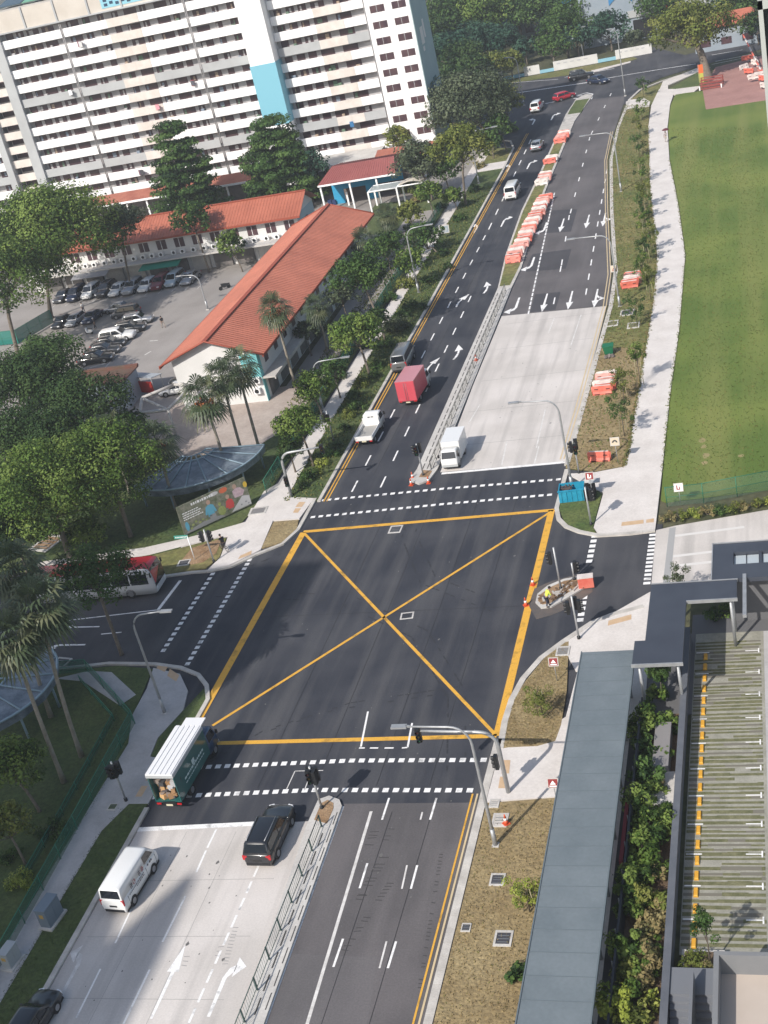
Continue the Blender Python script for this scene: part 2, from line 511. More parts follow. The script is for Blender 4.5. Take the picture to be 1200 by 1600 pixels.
# upper left carriageway
dashes(-41.85, 109.0, -41.95, 186.5, 15, 2.3, 0.17)
dashes(-39.0, 109.4, -39.4, 160.0, 10, 2.3, 0.17)
dashes(-41.95, 192.0, -42.9, 243, 8, 3.2, 0.2)
arrow(717, 550, 'merge', .12, 1.15); arrow(719, 470, 'merge', -.28, 1.15, 0, True); arrow(762, 449, 'merge', .15, 1.15); arrow(673, 570, 'merge', -.28, 1.0, 0, True)
arrow(745, 356, 'turn', 0, 1.05, 0, True); arrow(787, 346, 'turn', 0, 1.1)
arrow(796, 262, 'turn', 0, 1.15, 0, True); arrow(827, 257, 'turn', 0, 1.2); arrow(835, 189, 'turn', 0, 1.25, 0, True); arrow(864, 182, 'turn', 0, 1.25)
pxline((852, 162), (884, 155), 0.45)
pxline((655, 741), (790, 452), 0.16)
# upper right carriageway
for a, b in (((954, 148), (925, 207)), ((921, 217), (892, 330)), ((889, 340), (878, 410)), ((876, 420), (866, 470))):
    A = G(*a); B = G(*b); n = max(2, int((A - B).length / 6.3))
    dashes(A.x, A.y, B.x, B.y, n, 2.4, 0.17)
A = G(948, 268); B = G(916, 456); dashes(A.x, A.y, B.x, B.y, 11, 2.4, 0.17)
A = G(866, 303); B = G(826, 488); dashes(A.x, A.y, B.x, B.y, 34, 1.2, 0.2)
for x, y, k, fl in ((851, 357, 'turn', True), (878, 352, 'straight', False), (918, 346, 'straight', False), (944, 343, 'both', True), (831, 413, 'turn', True), (807, 478, 'turn', True), (851, 473, 'straight', False), (891, 469, 'straight', False), (931, 466, 'both', True)):
    arrow(x, y, k, PI + (.02 if k != 'x' else 0), 1.25, 0, fl if k != 'turn' else False)
for a, b in (((866, 497), (857, 520)), ((908, 492), (892, 540)), ((852, 640), (838, 700)), ((792, 690), (784, 727)), ((842, 697), (835, 725)), ((750, 632), (732, 662))):
    pxline(a, b, 0.13, 1)
# far junction lines
for a, b, w_ in (((765, 132), (872, 124), .2), ((882, 121), (960, 107), .3), ((810, 145), (925, 128), .5), ((925, 126), (1040, 107), .3), ((1040, 107), (1087, 100), .3), ((1118, 96), (1170, 86), .25), ((1112, 86), (1160, 78), .25), ((1112, 101), (1165, 90), .2)):
    pxline(a, b, w_, 0, 0.017)
for a, b in (((893, 152), (916, 145)), ((916, 145), (926, 147)), ((926, 147), (924, 155)), ((896, 154), (922, 153)), ((900, 150), (922, 149))):
    pxline(a, b, 0.3, 0, 0.017)
struct('lane_marking', wm, [M_white, M_fade])

wm = MB()
# junction box
pxline((474, 832), (304, 1136), 0.62); pxline((474, 831), (865, 797), 0.46); pxline((862, 797), (777, 1150), 0.60); pxline((332, 1161.5), (776, 1150), 0.42)
Z = 0.0175
pxline((476, 834), (773, 1147), 0.26, 0, Z); pxline((862, 799), (332, 1134), 0.26, 0, Z)
# double yellow lines
for off in (0.28, 0.62):
    strip((KL + off, 106.3), (KL + off - .15, 250), 0.13, Z, 0, wm)
strip((KR - .30, 25), (KR - .24, 63.6), 0.12, Z, 1, wm); strip((KR - .62, 25), (KR - .56, 63.6), 0.12, Z, 0, wm)
rk = [(886, 717), (910, 634), (951, 478), (958, 428), (953, 330), (951, 250), (960, 205)]
for off in (0.3, 0.65):
    for a, b in zip(rk, rk[1:]):
        A = G(*a); B = G(*b); strip((A.x - off, A.y), (B.x - off, B.y), 0.12, Z, 1, wm)
struct('yellow_marking', wm, [M_yel, M_dyel])
# tyre marks
wm = MB()
for a, b, w_ in (((600, 1340), (562, 1405), .32), ((562, 1405), (570, 1390), .25), ((610, 1380), (535, 1490), .22), ((585, 1300), (575, 1325), .3), ((612, 1295), (600, 1318), .2), ((655, 1550), (690, 1330), .12)):
    A = G(*a); B = G(*b); n = int((A - B).length / .28)
    for k in range(n):
        if random.random() < .7:
            c = A + (B - A) * (k / n)
            strip((c.x - w_, c.y), (c.x + w_, c.y + random.uniform(-.06, .06)), 0.07, 0.0125, 0, wm)
for a, b in (((368, 1450), (350, 1512)), ((345, 1480), (338, 1500)), ((292, 1495), (286, 1515))):
    A = G(*a); B = G(*b); n = int((A - B).length / .25)
    for k in range(n):
        c = A + (B - A) * (k / n); strip((c.x - .18, c.y), (c.x + .18, c.y + random.uniform(-.05, .05)), 0.05, 0.0125, 1, wm)
for pts in (((-43.5, 66), (-40, 70), (-34, 73), (-26, 74.5)), ((-24, 66), (-25.5, 74), (-30, 82), (-38, 88), (-50, 90)), ((-35, 107), (-34.5, 98), (-31, 90), (-24, 85)), ((-41, 106), (-44, 98), (-50, 93.5))):
    for o in (0, 1.6):
        for a, b in zip(pts, pts[1:]):
            n = 14
            for k in range(n):
                if random.random() < .5:
                    t0, t1 = k / n, (k + .8) / n
                    strip((a[0] + (b[0] - a[0]) * t0 + o * .7, a[1] + (b[1] - a[1]) * t0 + o * .5), (a[0] + (b[0] - a[0]) * t1 + o * .7, a[1] + (b[1] - a[1]) * t1 + o * .5), .11, .0122, 2, wm)
for X in (-37.2, -33.0, -28.6, -24.9):
    strip((X, 64.5), (X + .1, 108), .035, .0121, 3, wm)
for X, y0, y1 in ((-40.4, 111, 262), (-27.0, 27, 62), (-24.3, 27, 63)):
    strip((X, y0), (X + .1, y1), .04, .0121, 3, wm)
strip((-44.4, 86.2), (-22, 85.6), .04, .0121, 3, wm)
struct('tyre_mark', wm, [mat('tyre_black', (0.05, 0.048, 0.05), 0.9), mat('tyre_grey', (0.28, 0.27, 0.265), 0.9), mat('tyre_faint', (0.024, 0.025, 0.03), .8), mat('seam_dark', (0.018, 0.019, 0.023), .8)])

M_lawn2 = mat('precinct_grass', (0.040, 0.070, 0.018), 0.95, col2=(0.085, 0.105, 0.032), scale=0.2, fine=0.3, bump=0.7, bscale=5)
# ---------------- raised verges, pavements and kerbs
def slab(name, pts, z, m, world=False, side=None):
    b = MB(); b.prism(pts if world else g2(pts), -0.05, z, 0, 1 if side else None)
    return struct(name, b, [m, side] if side else [m])

def kerb(pts, wd=0.35, z=0.15, world=False, bw=False):
    P = [Vector((p[0], p[1])) for p in pts] if world else [Vector(G(*p)[:2]) for p in pts]
    b = MB()
    # resample
    L_, R_ = [], []
    for k, p in enumerate(P):
        t = (P[min(k + 1, len(P) - 1)] - P[max(k - 1, 0)]).normalized(); n = Vector((-t.y, t.x)) * wd / 2
        L_.append(p + n); R_.append(p - n)
    k = 0
    for a in range(len(P) - 1):
        seg = (P[a + 1] - P[a]).length; n = max(1, int(seg / 1.0))
        for s in range(n):
            t0, t1 = s / n, (s + 1) / n - .015 / max(seg, .5)
            q = [L_[a].lerp(L_[a + 1], t0), L_[a].lerp(L_[a + 1], t1), R_[a].lerp(R_[a + 1], t1), R_[a].lerp(R_[a + 1], t0)]
            b.prism([tuple(x) for x in q], -0.05, z, (k % 2) if bw else 0); k += 1
    return struct('kerb', b, [M_kerb, M_black] if not bw else [M_white, M_black])

# left side, lower: verge, footpath
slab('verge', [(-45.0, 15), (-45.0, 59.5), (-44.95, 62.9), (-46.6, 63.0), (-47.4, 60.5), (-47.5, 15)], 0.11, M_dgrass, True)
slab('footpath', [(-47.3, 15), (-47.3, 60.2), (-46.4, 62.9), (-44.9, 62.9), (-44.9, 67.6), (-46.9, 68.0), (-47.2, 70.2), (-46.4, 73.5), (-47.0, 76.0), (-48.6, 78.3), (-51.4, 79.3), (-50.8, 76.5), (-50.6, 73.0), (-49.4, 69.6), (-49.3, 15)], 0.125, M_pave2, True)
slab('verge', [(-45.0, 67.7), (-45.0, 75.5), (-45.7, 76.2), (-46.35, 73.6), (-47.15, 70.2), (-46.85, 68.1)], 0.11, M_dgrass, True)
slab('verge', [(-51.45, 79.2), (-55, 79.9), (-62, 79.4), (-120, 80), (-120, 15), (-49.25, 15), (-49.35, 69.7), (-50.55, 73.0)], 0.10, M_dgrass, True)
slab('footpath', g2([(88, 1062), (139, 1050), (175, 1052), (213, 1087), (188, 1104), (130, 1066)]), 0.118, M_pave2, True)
kerb([(KL - .2, 15), (KL - .2, 59.6), (KL - .2, 62.5)], world=True)
kerb([(KL - .2, 67.5), (KL - .2, 74.8), (-45.6, 76.6), (-46.9, 78.1), (-48.9, 79.2), (-51.6, 79.9), (-56, 80.3), (-63, 79.6), (-120, 80.2)], world=True)
# left side, upper: corner plaza and footpath
slab('footpath', [(325, 892), (360, 884), (397, 866), (408, 860), (427, 815), (468, 812), (491, 780), (452, 778), (460, 748), (483, 716), (467, 705), (445, 751), (413, 769), (384, 817), (371, 821), (328, 833), (280, 845), (227, 857), (60, 880), (60, 900), (235, 868), (340, 841), (357, 839), (345, 872)], 0.125, M_pave)
slab('verge', [(467, 813.5), (428, 816.5), (409, 858), (441, 849), (464, 828)], 0.11, M_dry)
slab('verge', [(341, 842.5), (354, 842), (343, 873), (322, 889), (300, 892), (255, 899), (150, 915), (60, 930), (60, 903), (235, 870)], 0.10, M_mix)
slab('bare_earth', [(340, 845), (347, 846), (338, 866), (318, 880), (298, 884), (285, 876), (300, 858)], 0.118, M_earth)
kerb([(60, 933), (150, 918), (255, 902), (300, 895.5), (325, 894), (362, 886), (399, 868), (442, 851), (466, 829), (493, 780)])
slab('footpath', [(-50.6, 108), (-48.6, 106.2), (-48.9, 130), (-49.2, 160), (-49.6, 200), (-50, 243), (-51.8, 243), (-51.3, 200), (-50.9, 160), (-50.7, 130)], 0.121, M_pave, True)
slab('verge', [(-44.85, 106.5), (-48.5, 106.5), (-48.85, 130), (-49.15, 160), (-49.55, 200), (-49.9, 226), (-45.3, 226), (-45.05, 160)], 0.11, M_lawn2, True)
slab('footpath', [(-45.3, 226.2), (-50, 226.2), (-50, 231), (-45.3, 231)], 0.12, M_pave, True)
slab('verge', [(-45.4, 231.2), (-50, 231.2), (-50.5, 243), (-45.8, 240), (-45.5, 238)], 0.11, M_mix, True)
kerb([(KL - .2, 106.3), (KL - .25, 160), (KL - .5, 225), (KL - .9, 240), (-47, 246), (-52, 250)], world=True)
slab('verge', [(-50.95, 108.6), (-51.1, 130), (-51.4, 160), (-51.8, 215), (-66, 215), (-66, 190), (-56.2, 188), (-56.2, 130), (-60, 120), (-75, 112), (-125, 112), (-125, 96), (-60, 97), (-52, 103)], 0.09, M_lawn2, True)
slab('service_lane', [(-56.3, 132), (-57.9, 132), (-57.9, 206), (-52.9, 206), (-52.9, 190), (-53.4, 133)], 0.105, M_carpark, True)
# car park and the paved yard round the shops
slab('car_park', [(-125, 137), (-70.3, 131), (-70.3, 188), (-74, 189.6), (-125, 189.6)], 0.02, M_carpark, True)
slab('paved_yard', [(-125, 189.7), (-50.5, 189.7), (-50.5, 262), (-170, 262), (-170, 189.7)], 0.03, mat('yard_paving', (0.22, 0.20, 0.185), 0.9, col2=(0.32, 0.30, 0.28), scale=0.2, fine=0.1), True)
slab('paved_yard', [(-72, 120), (-56.4, 120), (-53.5, 125.5), (-53.5, 133), (-56.0, 137), (-70.2, 136.5), (-78, 130)], 0.11, mat('yard_tile', (0.33, 0.27, 0.235), 0.9, col2=(0.42, 0.36, 0.32), scale=0.3, fine=0.1), True)
# medians
slab('median', [(480, 1292), (498, 1252), (515, 1246), (531, 1252), (535, 1262), (400, 1640), (362, 1640)], 0.17, M_con)
slab('median', [(492, 1284), (503, 1258), (513, 1253), (522, 1258), (522, 1266), (512, 1290)], 0.19, M_earth)
slab('median', [(640, 752), (652, 735), (778, 452), (800, 450), (684, 735), (671, 752), (655, 758)], 0.17, M_con)
slab('median', [(655, 748), (662, 737), (676, 738), (670, 748)], 0.19, M_earth)
slab('median', [(778, 452), (800, 450), (815, 419), (852, 300), (898, 190), (927, 149), (915, 148), (900, 156), (884, 180), (845, 268), (815, 330), (790, 400)], 0.15, M_kerb)
slab('median', [(781, 449), (797, 447), (812, 417), (849, 299), (889, 203), (876, 204), (848, 268), (818, 330), (793, 400)], 0.165, M_mix)
slab('median', [(887, 180), (891, 172), (913, 168), (908, 177)], 0.165, M_grass)
slab('median', [(891, 172), (900, 158), (921, 155), (913, 168)], 0.166, M_grass)
# gutter lines on the medians
wm = MB()
for a, b, w_ in (((505, 1305), (395, 1600), .10), ((528, 1272), (412, 1592), .07), ((668, 735), (786, 455), .10), ((661, 735), (779, 458), .10), ((677, 733), (792, 455), .08)):
    A = G(*a); B = G(*b); n = int((A - B).length / 1.6)
    for k in range(n):
        strip(A + (B - A) * (k / n), A + (B - A) * ((k + .72) / n), w_, 0.176, 0, wm)
struct('drain_slot', wm, [mat('drain_dark', (0.06, 0.058, 0.055), 0.9)])
# right side, lower
slab('verge', [(KR + .55, 15), (KR + .55, 62.6), (-15.6, 63.1), (-15.35, 15)], 0.11, M_dry, True)
slab('footpath', [(KR + .5, 62.7), (KR + .6, 69.2), (-18.2, 69.6), (-16.6, 71.2), (-16.2, 79.6), (-16.9, 81.2), (-11.6, 86.6), (-11.3, 72), (-11.3, 60), (-15.5, 60), (-15.5, 63.2)], 0.125, M_pave, True)
slab('verge', [(795, 1170), (783, 1178 - 6), (800, 1100), (822, 1066), (848, 1034), (868, 1012), (889, 1004), (886, 1080), (877, 1135), (868, 1160), (840, 1168)], 0.135, M_dry)
slab('footpath', [(884, 1001), (925, 975), (960, 960), (1006, 949), (1004, 1050), (900, 1050), (889, 1030)], 0.128, M_pave)
kerb([(KR + .25, 15), (KR + .25, 64), (KR + .3, 69)], 0.5, world=True)
kerb([(782, 1172), (789, 1130), (800, 1095), (818, 1062), (846, 1030), (881, 1004), (925, 975), (960, 961), (1006, 949)], 0.45)
# right side, upper
slab('verge', [(884, 733), (893, 700), (910, 640), (953, 480), (961, 430), (955, 330), (953, 245), (962, 205), (978, 165), (1015, 165), (1013, 200), (1016, 300), (1027, 400), (1020, 480), (1000, 600), (985, 690), (975, 730), (930, 738)], 0.11, M_mix)
slab('verge', [(884, 733), (893, 700), (910, 640), (938, 545), (1004, 545), (1000, 600), (985, 690), (975, 730), (930, 738)], 0.114, M_dry)
slab('footpath', [(888, 742), (930, 739.5), (975, 731), (985, 690), (1000, 600), (1020, 480), (1027, 400), (1016, 300), (1013, 200), (1018, 165), (1030, 140), (1055, 140), (1047, 165), (1043, 200), (1046, 250), (1060, 320), (1071, 400), (1061, 520), (1047, 620), (1035, 735), (1024, 829), (985, 833), (935, 836), (928, 826), (943, 772), (915, 758)], 0.125, M_pave)
slab('verge', [(874, 798), (880, 770), (893, 764), (915, 760), (941, 773), (927, 826), (931, 833), (905, 829), (884, 821)], 0.132, M_grass)
kerb([(886, 735), (870, 796), (873, 812), (885, 824), (905, 832), (935, 838), (985, 835), (1024, 830)], 0.4)
kerb([(886, 728), (911, 637), (955, 478), (962, 428), (956, 330), (955, 250), (966, 200), (984, 156), (1000, 141), (1035, 127), (1088, 110)], 0.5)
slab('verge', [(968, 205), (985, 157), (1002, 143), (1035, 130), (1027, 158), (1013, 166)], 0.112, M_mix)
slab('footpath', [(978, 160), (985, 157), (1006, 154), (1016, 160), (1014, 168), (990, 170), (979, 172)], 0.13, M_pave)
slab('verge', [(1044, 141), (1092, 112), (1110, 120), (1102, 135), (1054, 141)], 0.112, M_grass)
slab('footpath', [(1030, 142), (1036, 128), (1095, 105), (1110, 106), (1092, 113), (1044, 134), (1044, 143)], 0.128, M_pave)
slab('footpath', [(1046, 146), (1056, 140), (1096, 135), (1085, 144), (1054, 149)], 0.13, M_pave)
slab('lawn', [(1036, 742), (1048, 620), (1062, 520), (1072, 400), (1061, 320), (1047, 250), (1044, 200), (1048, 165), (1056, 148), (1098, 143), (1104, 172), (1400, 120), (1400, 760), (1200, 765), (1040, 785), (1033, 782)], 0.115, M_lawn)
slab('plaza_paving', [(1098, 142), (1103, 172), (1260, 148), (1260, 70), (1118, 106)], 0.125, M_brick)
# tactile tiles at the crossings
wm = MB()
for q in ([(971, 824), (972, 818), (1006, 814), (1006, 820)], [(1010, 819), (1010, 814), (1022, 812), (1022, 818)], [(950, 980), (951, 972), (987, 962), (987, 970)], [(462, 794), (468, 786), (478, 786), (472, 794)], [(458, 803), (462, 796), (471, 796), (466, 803)], [(372, 876), (376, 870), (394, 862), (393, 868)], [(212, 1247), (222, 1230), (232, 1230), (222, 1247)], [(228, 1222), (233, 1215), (238, 1215), (234, 1222)], [(245, 1046), (250, 1039), (263, 1044), (258, 1052)], [(262, 1058), (266, 1047), (281, 1057), (276, 1067)], [(779, 1234), (782, 1216), (793, 1216), (790, 1234)], [(784, 1211), (787, 1190), (798, 1190), (796, 1211)]):
    wm.sheet(g2(q), 0.134, 0)
struct('tactile_paving', wm, [M_tact])
# right: concrete apron and service yard
slab('apron', [(1025, 829), (1055, 822), (1200, 797), (1330, 775), (1330, 905), (1034, 912), (1018, 912)], 0.035, M_slab)
wm = MB()
wm.sheet(g2([(1046, 826), (1056, 824), (1047, 911), (1036, 911)]), 0.042, 0)
struct('drain_cover_strip', wm, [mat('grey_slab', (0.33, 0.33, 0.33), 0.9)])
wm = MB()
for a, b in (((1055, 838), (1163, 824)), ((1052, 870), (1118, 862)), ((1053, 885), (1118, 878))):
    A = G(*a); B = G(*b); strip(A, B, .35, 0.043, 0, wm)
struct('ramp_strip', wm, [mat('pale_screed', (0.62, 0.60, 0.58), 0.9)])
# parking strip with ribbed grass pavers
slab('parking_bay', [(-8.2, 50.6), (-8.2, 80.5), (-3.5, 80.5), (-3.5, 50.6)], 0.03, mat('pale_pavers', (0.235, 0.23, 0.19), 0.95, col2=(0.32, 0.31, 0.265), scale=1.2, fine=0.15), True)
wm = MB()
y = 51.2
while y < 79.3:
    t = random.uniform(.16, .30)
    k = 0
    x = -8.15
    while x < -3.7:
        x2 = min(-3.7, x + random.uniform(.8, 2.5))
        if random.random() < .95:
            wm.box(x, x2, y, y + t * random.uniform(.7, 1.15), 0.02, 0.036 + random.uniform(0, .02), 0 if random.random() < .75 else 1)
        x = x2
    y += t + random.uniform(.10, .24)
struct('paver_grass', wm, [mat('thin_grass', (0.095, 0.10, 0.045), 0.95, col2=(0.17, 0.165, 0.09), scale=2, fine=0.3), mat('paver_gap', (0.16, 0.15, 0.12), 0.95)], 'stuff')
wm = MB()
for k in range(11):
    Y = 78.1 - k * 2.5
    strip((-4.75, Y), (-3.85, Y), 0.09, 0.062, 0, wm); strip((-3.85, Y - .26), (-3.85, Y + .26), 0.09, 0.066, 0, wm)
    strip((-8.1, Y), (-7.2, Y), 0.10, 0.062, 0, wm)
struct('bay_marking', wm, [M_white])
slab('driveway', [(-3.5, 40), (-3.5, 80.5), (30, 80.5), (30, 40)], 0.02, mat('drive_grey', (0.36, 0.35, 0.35), 0.9, col2=(0.44, 0.43, 0.43), scale=0.5, fine=0.06), True)
slab('dark_gap_strip', [(-12.1, 28), (-11.25, 28), (-11.25, 71), (-12.1, 71)], 0.14, mat('gap_dark', (0.05, 0.05, 0.055), .9), True)  # dark strip added to stand in for the dark gap beside the walkway
slab('planting_bed', [(-11.25, 40), (-11.3, 71), (-8.8, 71), (-8.8, 40)], 0.25, mat('bed_soil', (0.10, 0.065, 0.04), 0.95, col2=(0.16, 0.11, 0.07), scale=1, fine=0.3, bump=1.0), True)
slab('paved_yard', [(-12, 71.2), (-12, 80.6), (-8.5, 80.6), (-8.5, 83), (-1, 83), (-1, 80.5), (-8.2, 80.5), (-8.2, 71.2)], 0.03, mat('dark_paving', (0.12, 0.12, 0.125), 0.9), True)
# ============================================================ buildings
def part(root, name, b, mats, parent=None):
    """a mesh given in world coordinates, hung under its thing"""
    if not isinstance(mats, (list, tuple)):
        mats = [mats]
    o = link(name, b.mesh(name, mats), parent or root)
    if parent is None:
        o.location = -root.location
    return o

M_orange = mat('orange_metal_roof', (0.325, 0.098, 0.058), 0.6, col2=(0.42, 0.135, 0.082), scale=0.22, fine=0.09, detail=9)
M_maroon = mat('maroon_metal_roof', (0.27, 0.075, 0.070), 0.6, col2=(0.33, 0.10, 0.09), scale=0.3)
M_rust = mat('red_tile_roof', (0.26, 0.075, 0.05), 0.8, col2=(0.36, 0.13, 0.085), scale=0.5, fine=0.15)

# ---------------------------------------------------------------- tall flats
flats = thing('apartment_block', 'long white high-rise block of flats with open corridors and a sky blue stair tower panel', 'apartment block', (-100, 241, 0))
YF = 241.0
FL = [10 + 2.8 * k for k in range(-2, 10)]
b = MB()
b.box(-140.6, -59.72, YF + 1.2, YF + 12, 0, 37.2, 0, 1)
b.box(-180, -148.6, YF + 1.2, YF + 12, 0, 37.2, 0, 1)
part(flats, 'corridor_wall', b, [M_hback, M_con])
# void deck columns and floor slabs
for x in range(-178, -60, 5):
    b = MB(); b.box(x, x + .6, YF + .1, YF + .7, 0, 3.55); part(flats, 'void_deck_column', b, M_hwhite)
b = MB()
for z in FL:
    b.box(-140.4, -68.0, YF + .13, YF + 1.19, z - .75, z - .62)
    b.box(-180, -148.7, YF + .13, YF + 1.19, z - .75, z - .62)
part(flats, 'floor_slab', b, M_hgrey)
b = MB()
b.box(-68.0, -59.7, YF, YF + 1.19, 3.4, 37.6)
part(flats, 'end_wall', b, M_hwhite)
b = MB()
b.box(-59.7, -59.55, YF + .02, YF + 12.05, 0, 38)
ew = part(flats, 'gable_wall', b, M_teal)
b = MB()
b.box(-59.55, -59.50, YF + 3.2, YF + 5.4, 20.2, 23.2); b.box(-59.55, -59.50, YF + 5.9, YF + 7.0, 21.0, 24.2); b.box(-59.55, -59.5, YF + 3.4, YF + 4.6, 19.0, 19.8)
part(flats, 'wall_emblem', b, [mat('emblem_white', (0.7, 0.68, 0.66), 0.8)])
for (y0, y1, z0) in ((3.0, 5.6, 12.4), (6.2, 9.0, 12.8), (3.2, 6.2, 28.6), (7.0, 9.2, 28.9)):
    b = MB(); b.box(-59.55, -59.50, YF + y0, YF + y1, z0, z0 + .9)
    part(flats, 'wall_lettering', b, [mat('emblem_teal', (0.03, 0.13, 0.15), 0.8)])
GREYF = (24.0, 10.0)
farp = MB()
for z in FL:
    isg = any(abs(z - q) < .1 for q in GREYF)
    k = round((z - 4.4) / 2.8)
    for (x0, x1, mm) in ((-140.5, -127.5, 0), (-127.1, -117.8, 0), (-117.8, -111.2, 2), (-111.2, -101.7, 0), (-101.3, -90.9, 0), (-85.9, -77.6, 0), (-77.6, -72.2, 2), (-72.2, -68.0, 0), (-180, -163, 0), (-162.7, -148.7, 0)):
        g = isg and mm == 0
        if k == 1 and x0 > -128 and x0 < -85: g = False
        if x1 < -148:
            farp.box(x0, x1, YF, YF + .12, z - .75, z + .8, 1 if g else 0)
            continue
        b = MB()
        off = 0.0 if mm != 2 else -.06
        b.box(x0, x1, YF + off, YF + .12, z - .75, z + .8)
        if mm == 2:      # panel joints
            for xx in (x0 + (x1 - x0) * .5,):
                b.box(xx - .06, xx + .06, YF + off - .03, YF + off, z - .7, z + .75)
        part(flats, 'parapet', b, [M_hgrey if g else (M_beige if mm == 2 else M_hwhite)])
xo = part(flats, 'parapet', farp, [M_hwhite, M_hgrey]); xo['kind'] = 'stuff'
# windows of the corridors
rw = random.Random(5)
WM_ = [M_hwin, M_hback, mat('curtain_tan', (.38, .29, .22), .9), mat('curtain_green', (.13, .20, .14), .9), mat('curtain_grey_blue', (.22, .26, .32), .9)]
wins = []
for z in FL + [FL[-1] + 2.8]:
    zt = z
    for (x0, x1) in ((-85.6, -68.3), (-140.2, -127.7), (-126.9, -101.9), (-101.1, -91.1), (-179, -163), (-162.5, -149)):
        rr = random.Random(int(-x0 * 10))
        x = x0 + .3
        while x < x1 - 1.2:
            wd = rr.choice((1.3, 1.5, 2.6, 2.9, 1.6))
            if x + wd < x1:
                wins.append((x, x + wd, zt))
            x += wd + rr.choice((.7, .9, 1.3, 1.7))
wins.sort(key=lambda q: (-q[0]))
extra = MB()
for i, (x0, x1, z) in enumerate(wins):
    b = MB() if i < 76 else extra
    hh = rw.uniform(.95, 1.25)
    b.box(x0, x1, YF + 1.13, YF + 1.21, z + .45, z + .45 + hh + .3)
    q = rw.random()
    if q < .6:
        f0 = rw.uniform(.05, .6)
        b.box(x0 + (x1 - x0) * f0, x0 + (x1 - x0) * (f0 + rw.uniform(.12, .35)), YF + 1.10, YF + 1.13, z + rw.uniform(.5, .9), z + 1.6, rw.choice((1, 1, 2, 3, 4)))
    if rw.random() < .16:
        xx = rw.uniform(x0, x1 - .5); b.box(xx, xx + rw.uniform(.4, .8), YF + .5, YF + .9, z - .6, z + rw.uniform(.9, 1.2), rw.choice((1, 2, 3, 4)))
    if i < 76:
        part(flats, 'window', b, WM_)
xo = part(flats, 'window', extra, WM_); xo['kind'] = 'stuff'
for z in FL:
    for (x0, x1) in ((-67.0, -64.3), (-62.9, -60.3)):
        b = MB(); b.box(x0, x1, YF - .012, YF + .02, z + .78, z + 2.02)
        b.box(x0 + 1.2, x0 + 1.28, YF - .03, YF - .012, z + .78, z + 2.02, 1)
        part(flats, 'window', b, [M_hwin, M_hgrey])
for x in (-127.48, -127.18, -101.68, -101.38, -68.0):
    b = MB(); b.tube([(x, YF - .1, 3.4), (x, YF - .1, 36.9)], .075, 6)
    part(flats, 'drain_pipe', b, [mat('pipe_grey', (0.30, 0.29, 0.29), 0.7)])
b = MB(); b.box(-90.9, -86.0, YF - 2.6, YF + 1.15, 0, 11.9); part(flats, 'tower_base', b, M_hwhite)
b = MB(); b.box(-90.9, -86.0, YF - 2.6, YF + 1.15, 23.0, 41); part(flats, 'tower_shaft', b, M_hwhite)
b = MB(); b.box(-91.0, -85.9, YF - 2.7, YF + 1.16, 11.9, 23.0)
part(flats, 'tower_panel', b, M_blue)
b = MB(); b.box(-142.6, -140.5, YF - .5, YF + 1.2, 0, 38); b.box(-148.7, -147.2, YF - .5, YF + 1.2, 0, 38)
part(flats, 'pilaster', b, M_hgrey)
b = MB()
for z in FL:
    b.box(-147.2, -142.6, YF + .3, YF + .5, z - .75, z + .75)
    b.box(-147.0, -142.8, YF + 2.6, YF + 2.7, z + .75, z + 2.0, 1)
b.box(-147.2, -142.6, YF + 2.65, YF + 12, 0, 38, 0)
part(flats, 'stair_landing', b, [M_beige, M_hwin])
# roof screen with pilasters
b = MB()
b.box(-180, -86.05, YF - .45, YF + 1.2, 37.25, 37.5, 1)
b.box(-180, -86.05, YF + .0, YF + .3, 37.5, 41.2)
b.box(-85.9, -59.6, YF - .3, YF + 1.2, 37.65, 38.4, 1)
x = -176
while x < -88:
    b.box(x, x + .35, YF - .2, YF, 37.5, 41.4, 1); x += 6.9
part(flats, 'roof_screen', b, [mat('roof_screen_beige', (0.52, 0.475, 0.42), 0.9, col2=(0.60, 0.555, 0.50), scale=0.2), M_hgrey])
b = MB(); b.box(-180, -59.7, YF + .3, YF + 12, 37.2, 37.4)
part(flats, 'roof', b, M_con)
gz = GY(182, 9, YF).z - 38.6
b = MB(); b.box(-117.8, -108.6, YF - .06, YF - .01, 38.6 + gz, 41.0 + gz)
for k in range(7):
    for j in range(2):
        b.box(-117.2 + k * 1.2, -116.5 + k * 1.2, YF - .1, YF - .06, gz + 38.9 + j * .8 + (k % 2) * .25, gz + 39.4 + j * .8 + (k % 2) * .25, 1)
part(flats, 'roof_grille', b, [mat('grille_blue', (0.25, 0.52, 0.62), 0.7), mat('grille_dark', (0.02, 0.05, 0.10), 0.7)])
b = MB()
for k in range(4):
    b.obox((-138 + k * 5.5, YF + 5, 42.3), (5.2, 5, .12), 0, k % 2, rx=.2)
b.box(-141, -119, YF + 3, YF + 7, 37.4, 41.4, 2)
part(flats, 'roof_panel', b, [mat('solar_dark', (0.06, 0.09, 0.11), 0.25), mat('solar_green', (0.16, 0.36, 0.25), 0.4), M_con])
